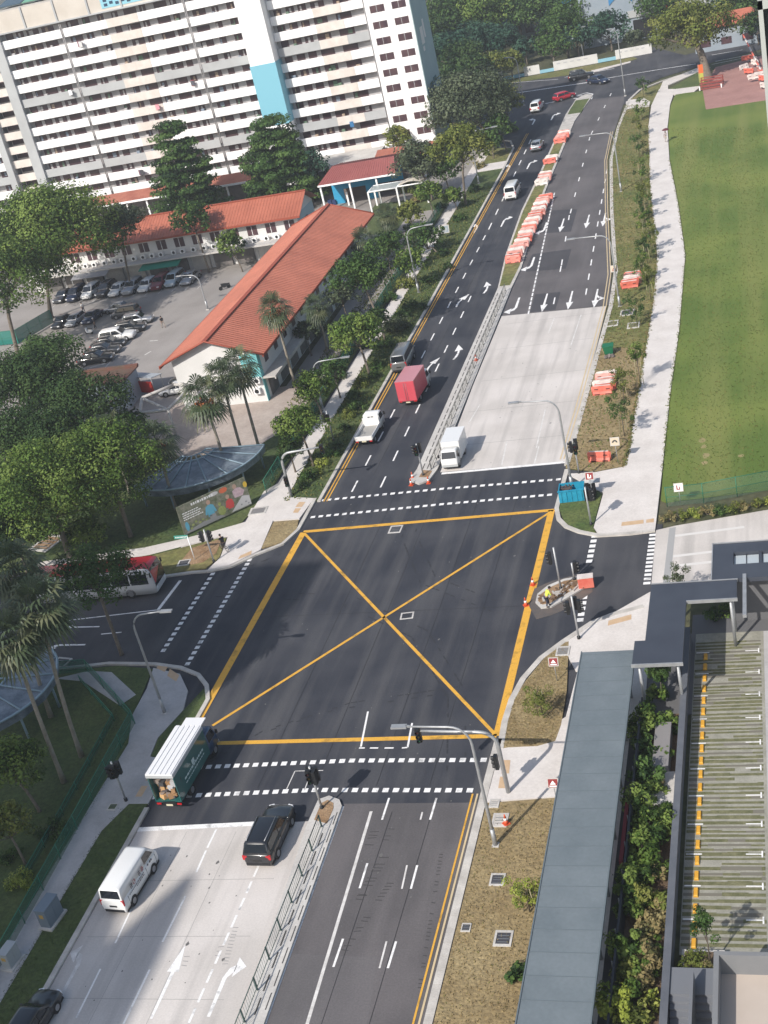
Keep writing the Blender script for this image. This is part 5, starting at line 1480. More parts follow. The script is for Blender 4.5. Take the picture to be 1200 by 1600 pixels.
# bus
pf = G(247, 935)
bus = thing('bus', 'red roofed city bus with a black windscreen waiting behind the tree on the cross street', 'bus', (pf.x - 6.2, pf.y + 1.35, .004), -PI / 2 + .04)
b = MB()
rs = []
for (y, k, zt, zb) in ((-6, .93, 2.85, .4), (-5.85, 1, 3.0, .32), (5.4, 1, 3.0, .32), (5.85, .98, 2.9, .35), (6.05, .93, 2.2, .4), (6.12, .9, 1.1, .45)):
    w_ = 1.26 * k
    rs.append([(-w_, y, zb), (-w_, y, zb + .7), (-w_, y, zt - .35), (-w_ * .92, y, zt - .08), (-w_ * .75, y, zt), (w_ * .75, y, zt), (w_ * .92, y, zt - .08), (w_, y, zt - .35), (w_, y, zb + .7), (w_, y, zb)])
b.rings(rs, lambda k, j: 1 if j in (3, 4, 5) else 0)
b.build('body', [paint('bus_white', (0.55, 0.55, 0.56), rough=.4), paint('bus_red', (0.42, 0.02, 0.03), rough=.45)], bus)
b = MB(); b.face([(-1.13, 6.135, 1.0), (1.13, 6.135, 1.0), (1.14, 6.075, 2.15), (1.05, 5.92, 2.78), (-1.05, 5.92, 2.78), (-1.14, 6.075, 2.15)]); b.build('windscreen', [M_glass], bus)
for s in (-1, 1):
    for k in range(6):
        b = MB(); y = -5.4 + k * 1.85
        b.box(s * 1.262 - .005, s * 1.262 + .005, y, y + 1.7, 1.35, 2.4); b.build('side_window', [M_glass], bus)
    b = MB(); b.obox((s * .95, 6.1, .8), (.3, .06, .2)); b.build('headlight', [M_lens], bus)
    b = MB(); b.obox((s * 1.4, 6.0, 2.3), (.14, .1, .4)); b.build('wing_mirror', [M_black], bus)
b = MB(); b.box(-.8, .8, -3, -.5, 3.0, 3.2); b.build('roof_unit', [MATS['paint_bus_red']], bus)
wheels(bus, 1.12, (-3.4, 3.5), .48, .28)

# ---- parked cars
cols = dict(white=P_white, silver=P_silver, black=P_black, grey=P_dgrey, navy=P_navy, maroon=P_maroon, ice=P_ice)
word = dict(white='white', silver='silver', black='black', grey='dark grey', navy='navy blue', maroon='maroon', ice='pale blue')
body_word = dict(sedan='sedan', hatch='hatchback', suv='SUV', mpv='people carrier')
row1 = [(99, 470, 'sedan', 'grey'), (120, 468, 'mpv', 'navy'), (143, 464, 'mpv', 'white'), (166, 461, 'suv', 'black'), (185, 460, 'sedan', 'white'), (207, 457, 'suv', 'silver'), (230, 454, 'hatch', 'white'), (251, 450, 'suv', 'maroon'), (273, 445, 'mpv', 'ice'), (297, 442, 'sedan', 'silver')]
ordn = ['first', 'second', 'third', 'fourth', 'fifth', 'sixth', 'seventh', 'eighth', 'ninth', 'tenth', 'eleventh', 'twelfth', 'thirteenth']
for i, (x, y, k, c_) in enumerate(row1):
    p = G(x, y)
    vehicle('parked_car', '%s %s, %s from the left in the row below the shop fronts' % (word[c_], body_word[k], ordn[i]), 'car', k, cols[c_], (p.x, p.y + .6, .025), PI - .06, 'cars parked before the shop row', scale=1.08)
row2 = [(152, 566, 'sedan', 'black'), (163, 554, 'sedan', 'grey'), (172, 543, 'sedan', 'black'), (186, 532, 'suv', 'white'), (205, 519, 'hatch', 'black'), (217, 506, 'hatch', 'silver')]
for i, (x, y, k, c_) in enumerate(row2):
    p = G(x, y)
    vehicle('parked_car', '%s %s, %s from the near end of the side-on car park row' % (word[c_], body_word[k], ordn[i]), 'car', k, cols[c_], (p.x, p.y, .025), -PI / 2 + .12, 'cars parked side-on in the car park', scale=1.12)
for i, (x, y, k, c_) in enumerate([(96, 510, 'sedan', 'black'), (117, 508, 'hatch', 'silver'), (143, 503, 'sedan', 'navy'), (196, 497, 'mpv', 'grey'), (182, 489, 'sedan', 'silver')]):
    p = G(x, y)
    vehicle('parked_car', '%s %s in the shaded row by the big trunk, %s from left' % (word[c_], body_word[k], ordn[[0, 1, 2, 4, 3][i]]), 'car', k, cols[c_], (p.x, p.y + .6, .025), PI - .06 if i < 3 else PI / 2, 'cars parked in the shaded back row')
for i in range(13):
    k = ('sedan', 'hatch', 'suv', 'sedan', 'mpv')[i % 5]; c_ = ('white', 'black', 'grey', 'white', 'black', 'navy', 'white', 'black', 'silver', 'black', 'maroon', 'white', 'black')[i]
    vehicle('parked_car', '%s %s tucked under the orange eave, %s from the near gable' % (word[c_], body_word[k], ordn[i]), 'car', k, cols[c_], (-73.1, 139.0 + i * 3.0, .025), PI / 2 + .1, 'cars parked under the orange eave')
# bay lines of the car park
wm = MB()
for i in range(12):
    p = G(90 + i * 20.5, 474 - i * 2.7)
    strip((p.x, p.y - 2.0), (p.x, p.y + 2.6), .1, .026, 0, wm)
for a, b_ in (((170, 484), (213, 479)), ((174, 600), (203, 575)), ((234, 533), (247, 532)), ((140, 575), (165, 568)), ((130, 587), (160, 580)), ((226, 555), (236, 549))):
    strip(G(*a), G(*b_), .22, .026, 0, wm)
A = G(150, 590); B = G(233, 500)
strip(A, B, .12, .026, 0, wm)
struct('bay_marking', wm, [M_fade])

# ============================================================ street furniture
def lamp_post(label, bx, by, h, dirx, reach, diry=0.0, group='tall street lamps'):
    t = thing('street_lamp', label, 'street lamp', (bx, by, 0), 0, group)
    dv = Vector((dirx, diry, 0)).normalized()
    pts = [Vector((0, 0, 0)), Vector((0, 0, h * .35)), Vector((0, 0, h - 1.4))]
    for k in range(1, 7):
        a = PI / 2 * k / 6
        pts.append(Vector((0, 0, h - 1.4)) + dv * (1.2 * (1 - math.cos(a))) + Vector((0, 0, 1.3 * math.sin(a))))
    pts.append(dv * (reach - .5) + Vector((0, 0, h + .02)))
    b = MB(); b.tube(pts, [.11, .105, .085] + [.07] * 6 + [.055], 10); b.tube([(0, 0, 0), (0, 0, 1.4)], .14, 10)
    b.build('pole', [M_galv], t)
    b = MB()
    c = dv * (reach - .05) + Vector((0, 0, h + .03))
    b.obox(c, (.95, .34, .12), math.atan2(dv.y, dv.x)); b.obox(c - dv * .55, (.25, .12, .12), math.atan2(dv.y, dv.x))
    b.build('lantern', [M_galv], t)
    b = MB(); b.box(-.22, .22, -.22, .22, 0, .14); b.build('base_plate', [M_con], t)
    return t
lamp_post('tall street lamp on the shaded corner left of the junction', -47.9, 73.3, 9.2, 1, 3.1)
lamp_post('tall street lamp on the dry verge whose arm crosses the signal mast', -19.5, 58.8, 9.3, -1, 4.2)
lamp_post('tall street lamp rising from the blue skip at the right corner', -19.8, 104.4, 9.1, -1, 3.9)
lamp_post('slender street lamp on the upper right verge nearest the far junction', -22.8, 199.9, 9.3, -1, 4.6)
lamp_post('slender street lamp on the upper right verge beside the orange barrier stack', -19.1, 150.0, 9.1, -1, 4.6)
lamp_post('street lamp on the left verge among the roadside trees before the orange roof', -47.4, 165.1, 9.1, 1, 3.4)
p = G(733, 205, 9.0); lamp_post('street lamp half hidden in the olive tree on the upper left verge', p.x, p.y, 9.0, 1, 4.4)
lamp_post('slim pole lamp at the far left of the far junction', -48.7, 276.2, 10, -1, 2.0)
lamp_post('tall lamp on the corner of the far junction seen against the far road', -27.3, 268.4, 13, -1, 1.5)
lamp_post('short curved lamp post inside the green fence', -50.9, 128.9, 5.9, 1, 4.2)
p = G(315, 452, 6.0); lamp_post('curved lamp post in the car park beside the orange eave', -80.9, 170.5, 5.6, -1, 3.0)
p = G(912, 92); t = lamp_post('white globe lamp behind the far white wall', p.x, p.y, 7.0, 1, 1.0)

M_sig = mat('signal_black', (0.012, 0.013, 0.015), .5)
def head(t, x, y, z, ang):
    b = MB()
    b.obox((0, 0, 0), (.34, .24, 1.05), 0, 0)
    for k in range(3):
        b.tube([(0, .12, .33 - k * .33), (0, .30, .33 - k * .33)], .13, 10, 0, False)
    o = b.build('signal_head', [M_sig], t, (x, y, z)); o.rotation_euler = (0, 0, ang)
    for k, c_ in enumerate(((.10, .012, .012), (.12, .08, .01), (.01, .10, .05))):
        q = MB(); q.disc((0, .125, .33 - k * .33), (0, 1, 0), .115, .02, 12); q.build('lens', [mat('lens_%d' % k, c_, .3)], o)
def signal(label, bx, by, h, heads, arm=None, armz=5.2):
    t = thing('traffic_signal', label, 'traffic light', (bx, by, 0), 0, 'traffic signals of the junction')
    b = MB()
    if arm:
        s = 1 if arm > 0 else -1
        pts = [(0, 0, 0), (0, 0, armz - 1.2)]
        for k in range(1, 7):
            a = PI / 2 * k / 6
            pts.append((s * 1.1 * (1 - math.cos(a)), 0, armz - 1.2 + 1.1 * math.sin(a)))
        pts.append((arm, 0, armz + .15))
        b.tube(pts, [.15, .14] + [.12] * 6 + [.07], 10)
    else:
        b.tube([(0, 0, 0), (0, 0, h)], .075, 10)
    b.tube([(0, 0, 0), (0, 0, .35)], .13, 10, 1)
    b.build('pole', [M_galv, M_sig], t)
    for hd in heads:
        head(t, *hd)
    return t
p = G(504, 1266); signal('traffic signal on the tip of the lower median', p.x, p.y, 3.7, [(-.18, .22, 3.0, PI), (.3, .1, 3.0, .3), (-.05, -.3, 3.1, PI), (.28, -.25, 3.0, PI / 2)])
p = G(198, 1253); signal('traffic signal on the shaded pavement by the lower left crossing', p.x, p.y, 3.6, [(-.35, .0, 2.7, PI / 2), (.3, .1, 3.0, PI), (.15, -.3, 3.0, PI)])
p = G(795, 1240); signal('mast arm traffic signal crossing the street lamp at the lower right', p.x, p.y, 5, [(-.35, 0, 2.6, PI / 2), (-5.0, 0, 4.9, PI)], -5.2, 5.1)
p = G(877, 923); signal('traffic signal on the small right island seen from behind', p.x, p.y, 4.0, [(-.45, .1, 3.0, PI / 2)])
p = G(898, 908); signal('short signal post lying low on the right island', p.x, p.y, 1.7, [(.2, .2, 1.2, -PI / 2)])
p = G(905, 1000); signal('traffic signal on the lower edge of the right entrance', p.x, p.y, 3.9, [(-.4, .0, 2.9, PI / 2), (.4, .15, 2.9, -PI / 2), (.1, .4, 3.0, 0)])
p = G(662, 745); signal('traffic signal on the tip of the upper median', p.x, p.y, 3.6, [(-.25, 0, 3.0, PI / 2), (.2, .15, 3.1, 0), (-.1, -.25, 3.0, PI)])
p = G(905, 741); signal('black and white banded signal post on the upper right verge corner', p.x, p.y, 3.2, [(-.35, .1, 2.8, PI / 2), (.1, .2, 3.0, 0), (.05, -.2, 2.7, PI)])
p = G(924, 822); signal('grey signal post on the small green corner beside the blue skip', p.x, p.y, 3.8, [(.1, .3, 3.0, 0), (.35, .0, 3.0, -PI / 2)])
p = G(335, 880); signal('traffic signal on the bare earth corner beside the street name sign', p.x, p.y, 3.6, [(-.4, 0, 2.9, PI / 2), (.32, .0, 2.9, -PI / 2)])
p = G(456, 777); signal('curved mast signal over the hedge at the upper left crossing', p.x, p.y, 5, [(.0, -.25, 1.9, PI), (4.4, 0, 4.9, PI)], 4.6, 5.0)
p = G(522, 690); signal('dull traffic signal pole in the shaded verge beside the pickup lorry', p.x, p.y, 3.6, [(-.4, 0, 2.9, PI / 2), (.1, -.3, 2.8, PI)])

M_sfr = mat('sign_frame', (.46, .44, .42), .7)
def board(name, label, px, py, h, w_, field, mark, group=None, rz=0.0, tilt=-.35, shape='tri', frame=None):
    p = G(px, py)
    t = thing(name, label, 'sign', (p.x, p.y, .1), rz, group)
    b = MB(); b.tube([(0, .06, 0), (0, .02, h)], .03, 6); b.build('post', [M_galv], t)
    b = MB(); b.obox((0, 0, 0), (w_, .03, w_ * .92)); fr = b.build('frame', [frame or M_sfr], t, (0, -.03, h)); fr.rotation_euler = (tilt, 0, 0)
    b = MB(); b.box(-w_ * .42, w_ * .42, -.021, -.016, -w_ * .38, w_ * .38); b.build('sign_face', [field], fr)
    b = MB()
    if shape == 'tri':
        b.face([(-w_ * .26, -.025, -w_ * .12), (w_ * .26, -.025, -w_ * .12), (0, -.025, w_ * .24)]); b.box(-w_ * .32, w_ * .32, -.026, -.022, -w_ * .32, -w_ * .22)
    elif shape == 'arch':
        for k in range(6):
            a0, a1 = PI * k / 6, PI * (k + 1) / 6
            b.face([(w_ * .3 * math.cos(a0), -.025, w_ * .3 * math.sin(a0) - .1), (w_ * .3 * math.cos(a1), -.025, w_ * .3 * math.sin(a1) - .1), (w_ * .14 * math.cos(a1), -.025, w_ * .14 * math.sin(a1) - .1), (w_ * .14 * math.cos(a0), -.025, w_ * .14 * math.sin(a0) - .1)][::-1])
    else:
        b.box(-w_ * .22, -w_ * .08, -.026, -.022, -w_ * .25, w_ * .25); b.box(-w_ * .22, w_ * .2, -.027, -.023, -w_ * .25, -w_ * .12); b.box(w_ * .08, w_ * .2, -.027, -.023, -w_ * .2, w_ * .1)
    b.build('symbol', [mark], fr)
    return t
M_sred = mat('sign_red', (0.22, 0.02, 0.02), .6); M_sbrown = mat('sign_cream', (0.52, 0.44, 0.33), .7)
board('warning_sign', 'red warning sign with white triangle on the curved earth verge by the right entrance', 871, 1067, 1.75, .70, M_sred, M_hwhite, 'red works warning signs')
board('warning_sign', 'red warning sign with white triangle beside the lower right crossing and covered walkway', 872, 1263, 1.95, .70, M_sred, M_hwhite, 'red works warning signs')
board('warning_sign', 'white framed red sign above the blue skip at the right corner', 927, 781, 2.3, .78, M_sred, M_hwhite, 'red works warning signs', shape='L')
board('notice_sign', 'cream framed sign with a dark arched symbol on the dry verge', 966, 726, 2.3, .85, M_sbrown, M_black, shape='arch')
board('notice_sign', 'white sign with small red mark on the lawn fence corner', 1064, 792, 1.8, .8, M_hwhite, M_sred, shape='L')
board('notice_sign', 'cream square sign high on a pole before the orange barrier stack', 968, 478, 4.6, .85, M_sbrown, M_sred, shape='tri')
board('notice_sign', 'pale blue grey notice board on the left footpath', 698, 372, 1.3, 1.3, mat('notice_pale', (.22, .27, .30), .7), M_hgrey, shape='L')
# street name sign
p = G(305, 876); t = thing('street_sign', 'green street name sign on a white post on the bare earth corner', 'street sign', (p.x, p.y, .1))
b = MB(); b.tube([(0, 0, 0), (0, 0, 2.6)], .05, 8); b.build('post', [M_hwhite], t)
b = MB(); b.box(-1.35, .05, -.03, .03, 2.35, 2.68); b.build('name_plate', [mat('sign_green', (0.06, 0.30, 0.24), .6)], t)
b = MB(); x = -1.2
while x < -.15:
    b.box(x, x + .09, -.036, -.031, 2.45, 2.57); x += .14
b.build('lettering', [M_hwhite], t)

# ---- water filled barriers
M_bo = mat('barrier_orange', (0.58, 0.11, 0.075), .55, col2=(0.66, 0.19, 0.14), scale=1.5); M_bw = mat('barrier_white', (0.56, 0.49, 0.455), .6, col2=(0.70, 0.64, 0.61), scale=1.5); M_bp = mat('barrier_pink', (0.56, 0.22, 0.185), .6, col2=(0.64, 0.32, 0.28), scale=1.5)
BPROTO = {}
def barrier(label, x, y, z, rz, colour, group, tip=0.0):
    if colour not in BPROTO:
        t = thing('plastic_barrier', label, 'barrier', (x, y, z), rz, group)
        m = {'orange': M_bo, 'white': M_bw, 'pink': M_bp}[colour]
        prof = [(-.27, 0), (-.27, .14), (-.17, .36), (-.11, .84), (-.09, .95), (.09, .95), (.11, .84), (.17, .36), (.27, .14), (.27, 0)]
        b = MB(); rs = []
        for xx, k in ((-1.0, .9), (-.96, 1), (-.3, 1), (-.26, .9), (.26, .9), (.3, 1), (.96, 1), (1.0, .9)):
            rs.append([(xx, py * k, pz * (k * .2 + .8)) for py, pz in prof])
        b.rings(rs, 0, smooth=False)
        b.tube([(-1.04, 0, .1), (-1.04, 0, .85)], .08, 8); b.tube([(1.04, 0, .1), (1.04, 0, .85)], .08, 8)
        b.build('body', [m], t)
        for s in (-1, 1):
            b = MB(); b.box(s * .55 - .26, s * .55 + .26, -.285, .285, .04, .13); b.build('fork_slot', [M_black], t)
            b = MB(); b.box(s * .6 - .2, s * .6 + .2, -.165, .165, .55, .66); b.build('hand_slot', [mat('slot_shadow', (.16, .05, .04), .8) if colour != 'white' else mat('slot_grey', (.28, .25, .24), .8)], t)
        b = MB(); b.box(-.9, .9, -.07, .07, .945, .985); b.build('top_rail', [M_bw if colour != 'white' else M_bw], t)
        BPROTO[colour] = t
        t.rotation_euler = (tip, 0, rz)
        return t
    c = dup(BPROTO[colour], (x, y, z), rz, label, group)
    c.rotation_euler = (tip, 0, rz)
    return c
def stack(where, px, py, cols_, dy, dx=0.0, z=.12):
    p = G(px, py, z); rr = random.Random(px * 7)
    for i, c_ in enumerate(cols_):
        nm = {'o': 'orange', 'w': 'white', 'p': 'faded pink'}[c_]
        pos = 'front' if i == 0 else ('rear' if i == len(cols_) - 1 else 'number %s' % (['one', 'two', 'three', 'four', 'five', 'six', 'seven', 'eight', 'nine', 'ten', 'eleven', 'twelve', 'thirteen', 'fourteen', 'fifteen', 'sixteen', 'seventeen', 'eighteen', 'nineteen', 'twenty', 'twenty-one', 'twenty-two', 'twenty-three', 'twenty-four'][i]))
        barrier('%s barrier, %s %s' % (nm, pos if len(cols_) > 1 else 'alone', where), p.x + dx * i + rr.uniform(-.18, .18), p.y + .3 + dy * i + rr.uniform(-.1, .1), z, rr.uniform(-.16, .16), {'o': 'orange', 'w': 'white', 'p': 'pink'}[c_], 'plastic barriers stacked on the verges and median', rr.choice((0, 0, -.3, .22, -.12)))
stack('on the earth by the corner sign', 938, 721, 'o', .8)
stack('in the group behind the green bin', 943, 617, 'oowppw', .72)
stack('in the group below the cream pole sign', 986, 450, 'oopwpo', .62)
stack('in the farthest median group', 876, 224, 'oopopwp', .95)
stack('in the second median group', 860, 256, 'oww', 1.0)
stack('in the white median group', 847, 290, 'wwpwpw', .95)
stack('in the long median row', 801, 412, 'oopwppwopwpowpwpopwowppo', 1.27, .035, .17)
# green bin with rubble
p = G(952, 555); t = thing('dumpster', 'dark green wheeled waste bin standing on the dry verge', 'bin', (p.x, p.y, .12), .05)
b = MB(); rs = [[(-.55 * k, -.42 * k, z), (.55 * k, -.42 * k, z), (.55 * k, .42 * k, z), (-.55 * k, .42 * k, z)] for k, z in ((.8, .15), (1, 1.0))]; b.rings(rs, 0, smooth=False); b.build('tub', [mat('bin_green', (0.01, 0.13, 0.06), .5)], t)
b = MB(); b.obox((0, .02, 1.06), (1.2, .95, .09), 0, 0, rx=.1); b.build('lid', [MATS['bin_green']], t)
for s in (-1, 1):
    for y in (-.3, .3):
        b = MB(); b.disc((s * .4, y, .08), (1, 0, 0), .08, .06, 10); b.build('wheel', [M_rub], t)
rr = random.Random(3)
b = MB()
for k in range(16):
    b.obox((rr.uniform(-.6, .6), rr.uniform(-1.3, -.7), .1 + rr.uniform(0, .15)), (rr.uniform(.1, .4), rr.uniform(.1, .3), rr.uniform(.08, .2)), rr.uniform(0, 3), 0, rr.uniform(-.3, .3))
o = b.build('rubble_heap', [mat('rubble', (.13, .10, .095), .9, col2=(.25, .22, .2), scale=3)], None, (p.x, p.y, .1)); tag(o, 'small heap of dark rubble before the green waste bin', 'rubble')
# blue skip
p = G(896, 786); t = thing('skip', 'bright blue open-topped skip round the lamp base at the right corner', 'skip', (p.x, p.y + 1.0, .12), .06)
b = MB()
for (x0, x1, y0, y1) in ((-1.25, 1.0, -1.0, -.92), (-1.25, 1.0, .6, .68), (-1.25, -1.17, -.92, .6), (.92, 1.0, -.92, .6)):
    b.box(x0, x1, y0, y1, 0, 1.1)
b.box(-1.17, .92, -.92, .6, 0, .1)
for k in range(5):
    b.box(-1.1 + k * .45, -.98 + k * .45, -1.06, -1.0, .05, 1.05)
b.box(-1.3, 1.05, -1.05, -.9, 1.1, 1.18)
b.build('tub', [mat('skip_blue', (0.008, 0.22, 0.36), .5, col2=(0.02, 0.28, 0.42), scale=2)], t)
b = MB(); rr = random.Random(6)
for k in range(22):
    b.obox((rr.uniform(-1.0, -.1), rr.uniform(-.5, .5), .7 + rr.uniform(0, .3)), (rr.uniform(.2, .6), .08, .1), rr.uniform(0, 3), 0, rr.uniform(-.5, .5))
o = b.build('scrap', [mat('scrap_dark', (.05, .04, .04), .8, col2=(.14, .11, .10), scale=3)], None, (p.x, p.y + 1.0, .1)); tag(o, 'dark scrap timber heaped in the blue skip', 'scrap')
b = MB()
for k in range(5):
    b.obox((1.5, -1.0 + k * .34, .55), (.9, .06, 1.1), 0)
b.obox((1.9, .5, 1.2), (1.0, .8, .06), .1, 1)
o = b.build('crate_stack', [M_black, M_hgrey], None, (p.x, p.y + .9, .12)); tag(o, 'black slatted crates with a grey sheet beside the blue skip', 'crate')
# worker's red box on the island
p = G(917, 918); b = MB(); b.obox((0, 0, .45), (1.2, .6, .9), .1); b.obox((0, 0, .94), (1.25, .65, .08), .1, 1)
tag(b.build('barrier_box', [M_bo, M_bw], None, (p.x, p.y, .12)), 'red plastic barrier block at the right tip of the small island', 'barrier')
# island
isl = [(837, 943), (840, 930), (856, 917), (880, 907), (906, 902), (922, 905), (921, 915), (905, 925), (885, 937), (862, 950), (846, 952)]
slab('island', isl, .14, M_con)
slab('island', [(841, 941), (845, 931), (860, 920), (882, 910), (906, 906), (914, 910), (900, 921), (882, 932), (860, 945), (848, 947)], .155, M_earth)
rr = random.Random(12)
b = MB()
for k in range(60):
    t_ = rr.random(); q = G(845 + 68 * t_, 940 - 28 * t_ + rr.uniform(-7, 7))
    b.obox((q.x, q.y, .2), (rr.uniform(.1, .7), rr.uniform(.08, .2), rr.uniform(.05, .14)), rr.uniform(0, 3), rr.randint(0, 1))
o = b.build('rubble', [mat('broken_concrete', (.42, .39, .36), .9), mat('soil_lump', (.16, .10, .06), .9)]); tag(o, 'broken concrete and soil spread over the small right island', 'rubble', kind='stuff')
b = MB(); b.sheet(g2([(826, 946), (835, 920), (862, 908), (905, 897), (925, 900), (926, 925), (890, 950), (860, 962), (838, 968)]), .021)
struct('mud_stain', b, [mat('mud', (0.13, 0.105, 0.09), .9, col2=(0.085, 0.078, 0.078), scale=.8, fine=.1)])
# cones
CN = None
def cone(label, px, py, z=.02):
    global CN
    p = G(px, py, z)
    if CN is None:
        t = thing('traffic_cone', label, 'traffic cone', tuple(p), 0, 'orange traffic cones')
        b = MB(); b.tube([(0, 0, .04), (0, 0, .3)], [.17, .115], 14); b.tube([(0, 0, .47), (0, 0, .75)], [.085, .03], 14); b.build('cone_body', [mat('cone_orange', (.62, .09, .03), .5)], t)
        b = MB(); b.tube([(0, 0, .3), (0, 0, .47)], [.118, .088], 14); b.build('reflective_band', [M_hwhite], t)
        b = MB(); b.box(-.21, .21, -.21, .21, 0, .045); b.build('foot', [MATS['cone_orange']], t)
        CN = t
        return
    dup(CN, tuple(p), random.uniform(0, 3), label)
cone('orange cone behind the left rim of the upper median tip', 645, 748); cone('orange cone in front of the upper median tip', 643, 758); cone('orange cone at the right rim of the upper median tip', 670, 755)
cone('orange cone standing on the upper median railing strip', 744, 563, .18); cone('orange cone lying by the yellow box edge above the island', 833, 914); cone('orange cone by the yellow box edge below the island', 822, 946)
cone('orange cone on the pale slab in the dry verge', 791, 1287, .13)
# railings
def railing(label, A, B, h, m, step=2.0, group=None):
    d = B - A; n = max(1, int(d.length / step)); u = d.normalized()
    t = thing('railing', label, 'railing', tuple(A), math.atan2(d.y, d.x), group)
    Lr = d.length
    for k in range(n + 1):
        x = Lr * k / n
        b = MB(); b.box(x - .04, x + .04, -.04, .04, 0, h); b.build('post', [m], t)
    b = MB(); b.tube([(0, 0, h - .04), (Lr, 0, h - .04)], .035, 6); b.build('top_rail', [m], t)
    b = MB(); b.tube([(0, 0, .18), (Lr, 0, .18)], .025, 6); b.build('bottom_rail', [m], t)
    b = MB(); x = .12
    while x < Lr:
        b.tube([(x, 0, .18), (x, 0, h - .05)], .010, 4, 0, False); x += .25
    o = b.build('baluster', [m], t); o['kind'] = 'stuff'
    return t
M_rgreen = mat('railing_green', (0.035, 0.07, 0.065), .5)
A = G(503, 1292, .17); B = G(362, 1650, .17); railing('dark green railing along the lower median', A, B, 1.0, M_rgreen, 2.2)
A = G(674, 733, .17); B = G(790, 455, .17); railing('grey railing along the upper median', A, B, .95, mat('railing_grey', (.20, .20, .19), .5), 2.2)
# green mesh fences
M_mesh = mat('green_mesh', (0.012, 0.12, 0.075), .8, alpha=.62)
M_fp = mat('fence_green', (0.02, 0.16, 0.10), .6)
def fence(label, pts, h, m=None, step=2.5, z=.1):
    t = thing('mesh_fence', label, 'fence', (pts[0][0], pts[0][1], z), 0, 'green mesh fences')
    o_ = Vector((pts[0][0], pts[0][1], 0)); np_ = 0
    b = MB(); rl = MB()
    for a, c in zip(pts, pts[1:]):
        A = Vector((a[0], a[1], 0)) - o_; C_ = Vector((c[0], c[1], 0)) - o_
        b.face([A + Vector((0, 0, .05)), C_ + Vector((0, 0, .05)), C_ + Vector((0, 0, h)), A + Vector((0, 0, h))])
        rl.tube([A + Vector((0, 0, h)), C_ + Vector((0, 0, h))], .03, 5); rl.tube([A + Vector((0, 0, h * .5)), C_ + Vector((0, 0, h * .5))], .02, 5)
        n = max(1, int((C_ - A).length / step))
        for k in range(n):
            q = A + (C_ - A) * (k / n)
            if np_ < 90:
                pb = MB(); pb.tube([q, q + Vector((0, 0, h + .05))], .035, 6); pb.build('post', [M_fp], t); np_ += 1
    b.build('mesh_panel', [m or M_mesh], t); rl.build('rail', [M_fp], t)
    return t
fence('green mesh fence round the shaded lower left garden', g2([(60, 1058), (139, 1052), (187, 1104), (212, 1133), (122, 1298), (10, 1500), (-60, 1620)]), 1.3)
fence('low green inner fence of the shaded lower left garden', g2([(127, 1068), (180, 1128), (100, 1275), (40, 1380)]), .7)
fence('green mesh fence behind the left footpath along the trees', [(-51.2, 109), (-51.4, 130), (-51.7, 160), (-52.1, 205)], 1.5)
fence('pale green mesh fence along the near end of the lawn', g2([(1043, 794), (1100, 788), (1205, 768), (1330, 745)]), 1.9, mat('grey_green_mesh', (0.10, 0.20, 0.15), .8, alpha=.28))
fence('teal hoarding mesh between the big tree and the car park', g2([(-40, 545), (30, 538), (85, 505)]), 2.2, mat('teal_mesh', (0.0, 0.16, 0.13), .8, alpha=.85))
# cabinets
def cabinet(label, px, py, sx, sy, sz, m, rz):
    p = G(px, py)
    t = thing('utility_cabinet', label, 'utility box', (p.x, p.y, .1), rz)
    b = MB(); b.box(-sx / 2, sx / 2, -sy / 2, sy / 2, .15, sz); b.build('cabinet_body', [m], t)
    b = MB(); b.box(-sx / 2 - .04, sx / 2 + .04, -sy / 2 - .04, sy / 2 + .04, sz, sz + .06); b.build('lid', [m], t)
    b = MB(); b.box(-sx / 2 - .15, sx / 2 + .15, -sy / 2 - .15, sy / 2 + .15, 0, .15); b.build('plinth', [M_con], t)
    for s in (-1, 1):
        b = MB(); b.box(sx / 2 + .002, sx / 2 + .02, s * sy * .25 - sy * .23, s * sy * .25 + sy * .23, .22, sz - .08); b.build('door', [m], t)
    b = MB(); b.box(-.15, .15, -sy / 2 - .01, -sy / 2 - .002, sz * .6, sz * .8); b.build('warning_label', [mat('label_yellow', (.5, .32, .08), .7)], t)
cabinet('blue grey utility cabinet on the shaded verge by the van', 84, 1440, .75, 1.5, 1.5, mat('cabinet_blue', (.16, .20, .24), .6), -.12)
cabinet('pale grey utility cabinet near the lower left corner', 22, 1507, .6, 1.1, 1.25, mat('cabinet_pale', (.36, .38, .39), .6), -.12)
# bollard hydrant marker, covers
def cover(label, px, py, sx, sy, rz=0.0, inner=None, z=.135):
    p = G(px, py)
    t = thing('drain_cover', label, 'drain cover', (p.x, p.y, z), rz)
    b = MB()
    for (x0, x1, y0, y1) in ((-sx, sx, -sy, -sy * .72), (-sx, sx, sy * .72, sy), (-sx, -sx * .76, -sy * .72, sy * .72), (sx * .76, sx, -sy * .72, sy * .72)):
        b.box(x0, x1, y0, y1, -.1, .03)
    b.build('frame', [M_con], t)
    b = MB(); b.box(-sx * .76, sx * .76, -sy * .72, sy * .72, -.1, .012)
    for k in range(3):
        b.box(-sx * .6, sx * .6, -sy * .5 + k * sy * .4, -sy * .42 + k * sy * .4, .012, .02, 1)
    b.build('lid', [inner or mat('cover_dark', (.05, .05, .06), .7), M_steel], t)
cover('square dark drain cover in the middle of the dry verge', 778, 1377, .45, .5); cover('white framed drain cover low on the dry verge', 787, 1469, .52, .58); cover('small white framed cover at the dry verge kerb', 729, 1452, .28, .32)
cover('grated cover at the apex of the curved earth verge', 880, 1020, .5, .6, 0, mat('cover_grey', (.22, .21, .2), .8), .15); cover('grey patch cover near the lower crossing on the verge', 782, 1284, .5, .62, 0, M_kerb); cover('pale box cover beside the lower right crossing', 773, 1258, .32, .4, 0, M_kerb)
